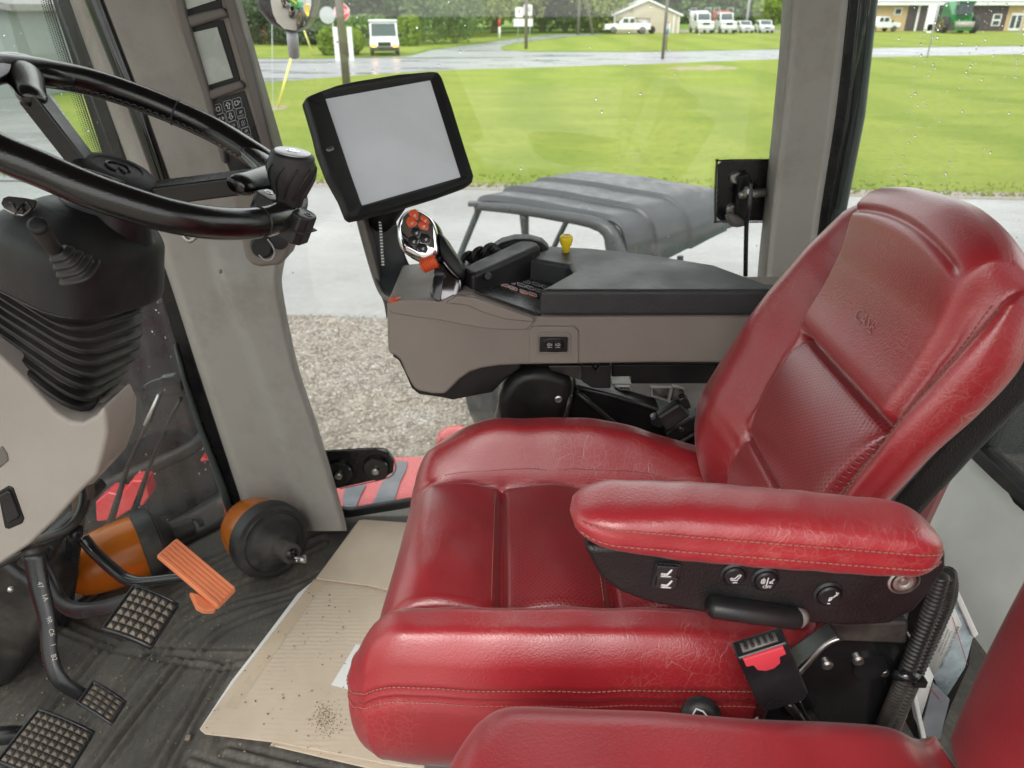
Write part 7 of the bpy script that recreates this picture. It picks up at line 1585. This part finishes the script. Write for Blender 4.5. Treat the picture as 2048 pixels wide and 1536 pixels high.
v, f = tube([A(392, 1050, Y=1.42)+.014*V(math.cos(a), 0, math.sin(a)*1.5) for a in np.linspace(0, 6.283, 20, endpoint=False)], .007, 8, closed=True); obj('ring_bracket', v, f, M['black_rub'], t)
v, f = tube([A(330, 1075, Y=1.36), A(375, 1063, Y=1.41), A(385, 1062, Y=1.42)], [.028, .014, .010], 14); obj('bracket_stem', v, f, M['black_rub'], t)
# ---- cardboard on the floor
cd1 = thing('cardboard_sheet', 'worn corrugated cardboard sheet with dirt smears and a tape strip', 'cardboard', A(600, 1350, Z=FZ+.012))
zc_ = FZ+.016
def card(pts, z, th, m, name, parent):
    v, f = prism(poly(pts, Z=z), V(0, 0, -th)); return obj(name, v, f, M[m], parent, bevel=.0008, seg=1)
card([(628, 1158), (650, 1158), (738, 1170), (800, 1180), (1150, 1200), (1100, 1560), (790, 1530), (620, 1496), (545, 1482), (410, 1466), (400, 1458), (470, 1360)], zc_, .0045, 'card', 'sheet', cd1)
card([(545, 1484), (620, 1498), (790, 1532), (1000, 1560), (1000, 1580), (760, 1540), (540, 1489)], zc_-.006, .004, 'card', 'lower_ply', cd1)
card([(628, 1159), (652, 1160), (470, 1420), (446, 1416)], zc_+.0006, .0004, 'tape', 'tape_strip', cd1)
card([(596, 1186), (628, 1160), (470, 1362), (402, 1459), (399, 1458), (462, 1362), (510, 1300)], zc_-.005, .003, 'paper', 'torn_edge', cd1)
card([(712, 1288), (780, 1300), (760, 1395), (662, 1370)], zc_+.0006, .0004, 'paper', 'white_label', cd1)
px_ = [(655, 1157.5), (690, 1161), (722, 1166), (738, 1173), (722, 1169), (690, 1164)]
card(px_, zc_+.0008, .0004, 'frit', 'slit', cd1)
cd2 = thing('cardboard_sheet', 'clean pale cardboard sheet tucked behind the worn one, near the sill', 'cardboard', A(760, 1100, Z=FZ+.02))
card([(718, 1040), (730, 1039), (860, 1048), (1000, 1052), (1000, 1200), (800, 1185), (738, 1170), (632, 1156)], zc_+.007, .004, 'card_clean', 'sheet', cd2)
# crumbs
rr = random.Random(9); parts = []
M['crumb'] = mat('dried_mud', (.24, .19, .14), .9, var=.4, vs=200)
def clod(c, r):
    F_ = frame(V(rr.gauss(0, 1), rr.gauss(0, 1), 1)); return box(c+V(0, 0, r*.5), V(r, r*.8, r*.6), F_)
for k in range(260):
    x, y = rr.uniform(0, 700), rr.uniform(1180, 1536); parts.append(clod(A(x, y, Z=FZ+(.018 if x > 400+(1460-y)*.75 else .002)), rr.uniform(.0006, .0016)))
for k in range(300): parts.append(clod(A(650+rr.gauss(0, 12)+rr.gauss(0, 6), 1440+rr.gauss(0, 18), Z=zc_), rr.uniform(.0003, .0009)))
v, f = join(parts); obj('mud_crumbs', v, f, M['crumb'], kind='stuff', smooth=False)
v, f = clod(A(376, 1478, Z=FZ), .006); tag(obj('mud_clod', v, f, M['crumb'], bevel=.002), 'small pale clod of dry mud on the mat left of the cardboard', 'clod')
# ---- instrument display on the front pillar
YD = 1.285
ins = thing('instrument_display', 'taupe pillar display column with two grey screens and a key pad', 'display', A(450, 200, Y=YD))
outer = [(300, -80), (440, -80), (456, 0), (500, 150), (547, 308), (570, 395), (582, 470), (580, 492), (570, 520), (556, 532), (520, 536), (500, 532), (488, 515), (478, 470), (445, 320), (380, 140), (328, 0)]
px_prism('housing', outer, YD, .07, 'taupe', ins, .010, seg=4)
def rail(q, w=.006, h=.5): v, f = tube([A(x, y, Y=YD-.002) for x, y in q], w, 10); return obj('rail', v, f, M['taupe_dark'], ins)
px_prism('left_rail', [(336, -60), (352, -60), (372, 30), (416, 180), (448, 300), (452, 330), (442, 325), (405, 190), (362, 60)], YD-.014, .02, 'taupe_dark', ins, .004)
px_prism('right_rail', [(425, -60), (448, -60), (468, 0), (500, 110), (548, 305), (560, 360), (544, 350), (520, 270), (485, 140), (452, 20)], YD-.014, .02, 'taupe_dark', ins, .005)
for q in ([(370, 32), (445, 14), (458, 32), (378, 56)], [(412, 182), (480, 160), (490, 176), (418, 202)]): px_prism('crossbar', q, YD-.012, .018, 'taupe_dark', ins, .005)
for q, q2 in (([(352, -60), (430, -60), (444, 15), (368, 36)], [(356, -60), (422, -60), (432, 0), (364, 22)]), ([(376, 52), (446, 40), (480, 160), (416, 182)], [(382, 66), (434, 54), (466, 155), (411, 172)])):
    fr2 = px_prism('lcd_frame', q, YD-.003, .006, 'cowl', ins, .001); v, f = prism(poly(q2, Y=YD-.005), V(0, .002, 0)); obj('lcd', v, f, M['lcd'], fr2, smooth=False)
kpd = px_prism('keypad', [(418, 203), (488, 181), (520, 285), (545, 350), (470, 365), (450, 320)], YD-.003, .006, 'black_sat', ins, .001)
kr = unit(A(475, 207, Y=YD)-A(436, 219, Y=YD)); kd = unit(A(462, 232, Y=YD)-A(457, 211, Y=YD)); Fd = np.array([kr, -kd, V(0, -1, 0)])
KS = [(436, 219, 'L'), (457, 211, 'U'), (475, 206, 'R'), (443, 237, 'LR'), (462, 232, 'D'), (482, 226, 'T:RESET'), (449, 256, 'X'), (468, 252, 'S'), (487, 246, 'X'), (474, 270, 'S'), (493, 264, 'T:AREA'), (499, 284, 'X')]
for x, y, g in KS:
    o = A(x, y, Y=YD-.003); v, f = plate(o, Fd, rrect(.0148, .0155, .003), -.001, .0012, .0004); k_ = obj('key', v, f, M['black_pl'], kpd)
    v, f = ringplate(o, Fd, rrect(.0152, .0158, .0035), rrect(.0140, .0146, .003), .0008, .0014); obj('key_rim', v, f, M['printgrey'], kpd, smooth=False)
    s = .0050; w = .0008
    G_ = {'U': [[(-.3, -.9), (-.3, .2), (-.8, .2), (0, 1), (.8, .2), (.3, .2), (.3, -.9), (-.3, -.9)]], 'D': [[(-.3, .9), (-.3, -.2), (-.8, -.2), (0, -1), (.8, -.2), (.3, -.2), (.3, .9), (-.3, .9)]],
          'L': [[(-.3, .7), (.7, .7), (.7, -.5), (-.3, -.5), (-.3, .7)], [(-.7, .5), (-.7, -.1)], [(-1, .3), (-1, 0)]], 'R': [[(-.8, .7), (.3, .7), (.3, -.5), (-.8, -.5), (-.8, .7)], [(.7, .5), (.7, -.1)], [(1, .3), (1, 0)]],
          'LR': [[(-1, 0), (-.4, .5), (-.4, -.5), (-1, 0)], [(1, 0), (.4, .5), (.4, -.5), (1, 0)], [(-.4, -.9), (.4, -.9)]], 'S': [[(-.5, .6), (.4, .6), (.4, 0), (-.5, 0), (-.5, .6)], [(0, -.4), (.5, -.9)]],
          'X': [[(-.6, -.7), (.6, .7)], [(-.6, .2), (.0, .8)], [(0, -.8), (.7, -.1)]]}
    if g[0] == 'T' and ':' in g:
        strokes([[(-.5, 0), (0, .8)], [(-.1, 0), (.4, .8)], [(.3, 0), (.7, .7)]], o, Fd, s*.9, w, 'printgrey', k_, h=.0014); tv, tf = text_mesh(g[2:], .0042); obj('lettering', place2(tv, o-Fd[1]*.0042+Fd[2]*.0015, Fd), tf, M['printgrey'], k_, smooth=False)
    else: strokes(G_[g], o, Fd, s, w, 'white' if g in 'UDLR' else 'printgrey', k_, h=.0014)
for x, y in ((473, 347), (528, 508), (561, 490)):
    v, f = lathe([(.0045, -.001), (.0045, .001), (.003, .001), (.0028, -.001)], A(x, y, Y=YD), V(0, -1, 0), 14); obj('screw', v, f, M['black_sat'], ins, smooth='auto')
pl_ = thing('power_outlet', 'round black power outlet with a hanging wire loop below the display column', 'outlet', A(525, 500, Y=YD))
v, f = lathe([(.021, 0), (.021, .004), (.017, .010), (.016, .014), (.001, .014)], A(526, 492, Y=YD), V(.1, -1, .1), 28); obj('cap', v, f, M['black_rub'], pl_, smooth='auto')
v, f = lathe([(.016, 0), (.016, .006), (.012, .008), (.001, .008)], A(560, 480, Y=YD), V(0, -1, .1), 24); obj('cap', v, f, M['black_rub'], pl_, smooth='auto')
px_prism('socket_plate', [(506, 482), (540, 478), (542, 500), (520, 508), (508, 505)], YD-.002, .01, 'black_pl', pl_, .003)
tb('wire_loop', [(535, 478, 1.262), (545, 492, 1.258), (549, 506, 1.258), (543, 518, 1.258), (530, 520, 1.258), (518, 510, 1.262)], .0014, 'galv', pl_, s=6)
tb('ring', [(366, 470, 1.26), (380, 482, 1.255), (395, 470, 1.26)], .004, 'steel', pl_, s=6)
# seal along the foot of the windscreen
v, f = tube([V(x, y, FZ+.005) for x, y, _ in plan], .012, 10); obj('lower_seal', v, f, M['black_rub'], ws)
# green machines: one where the wing mirror looks, one behind the cab
SC = 1.0
mower('green and yellow utility tractor reflected in the wing mirror', V(mhit[0], mhit[1], -2.95), math.radians(150), 1.1)
mower('green utility tractor standing behind the rear window', V(3.6, 4.7, -2.95), math.radians(165), 1.0, top=False)
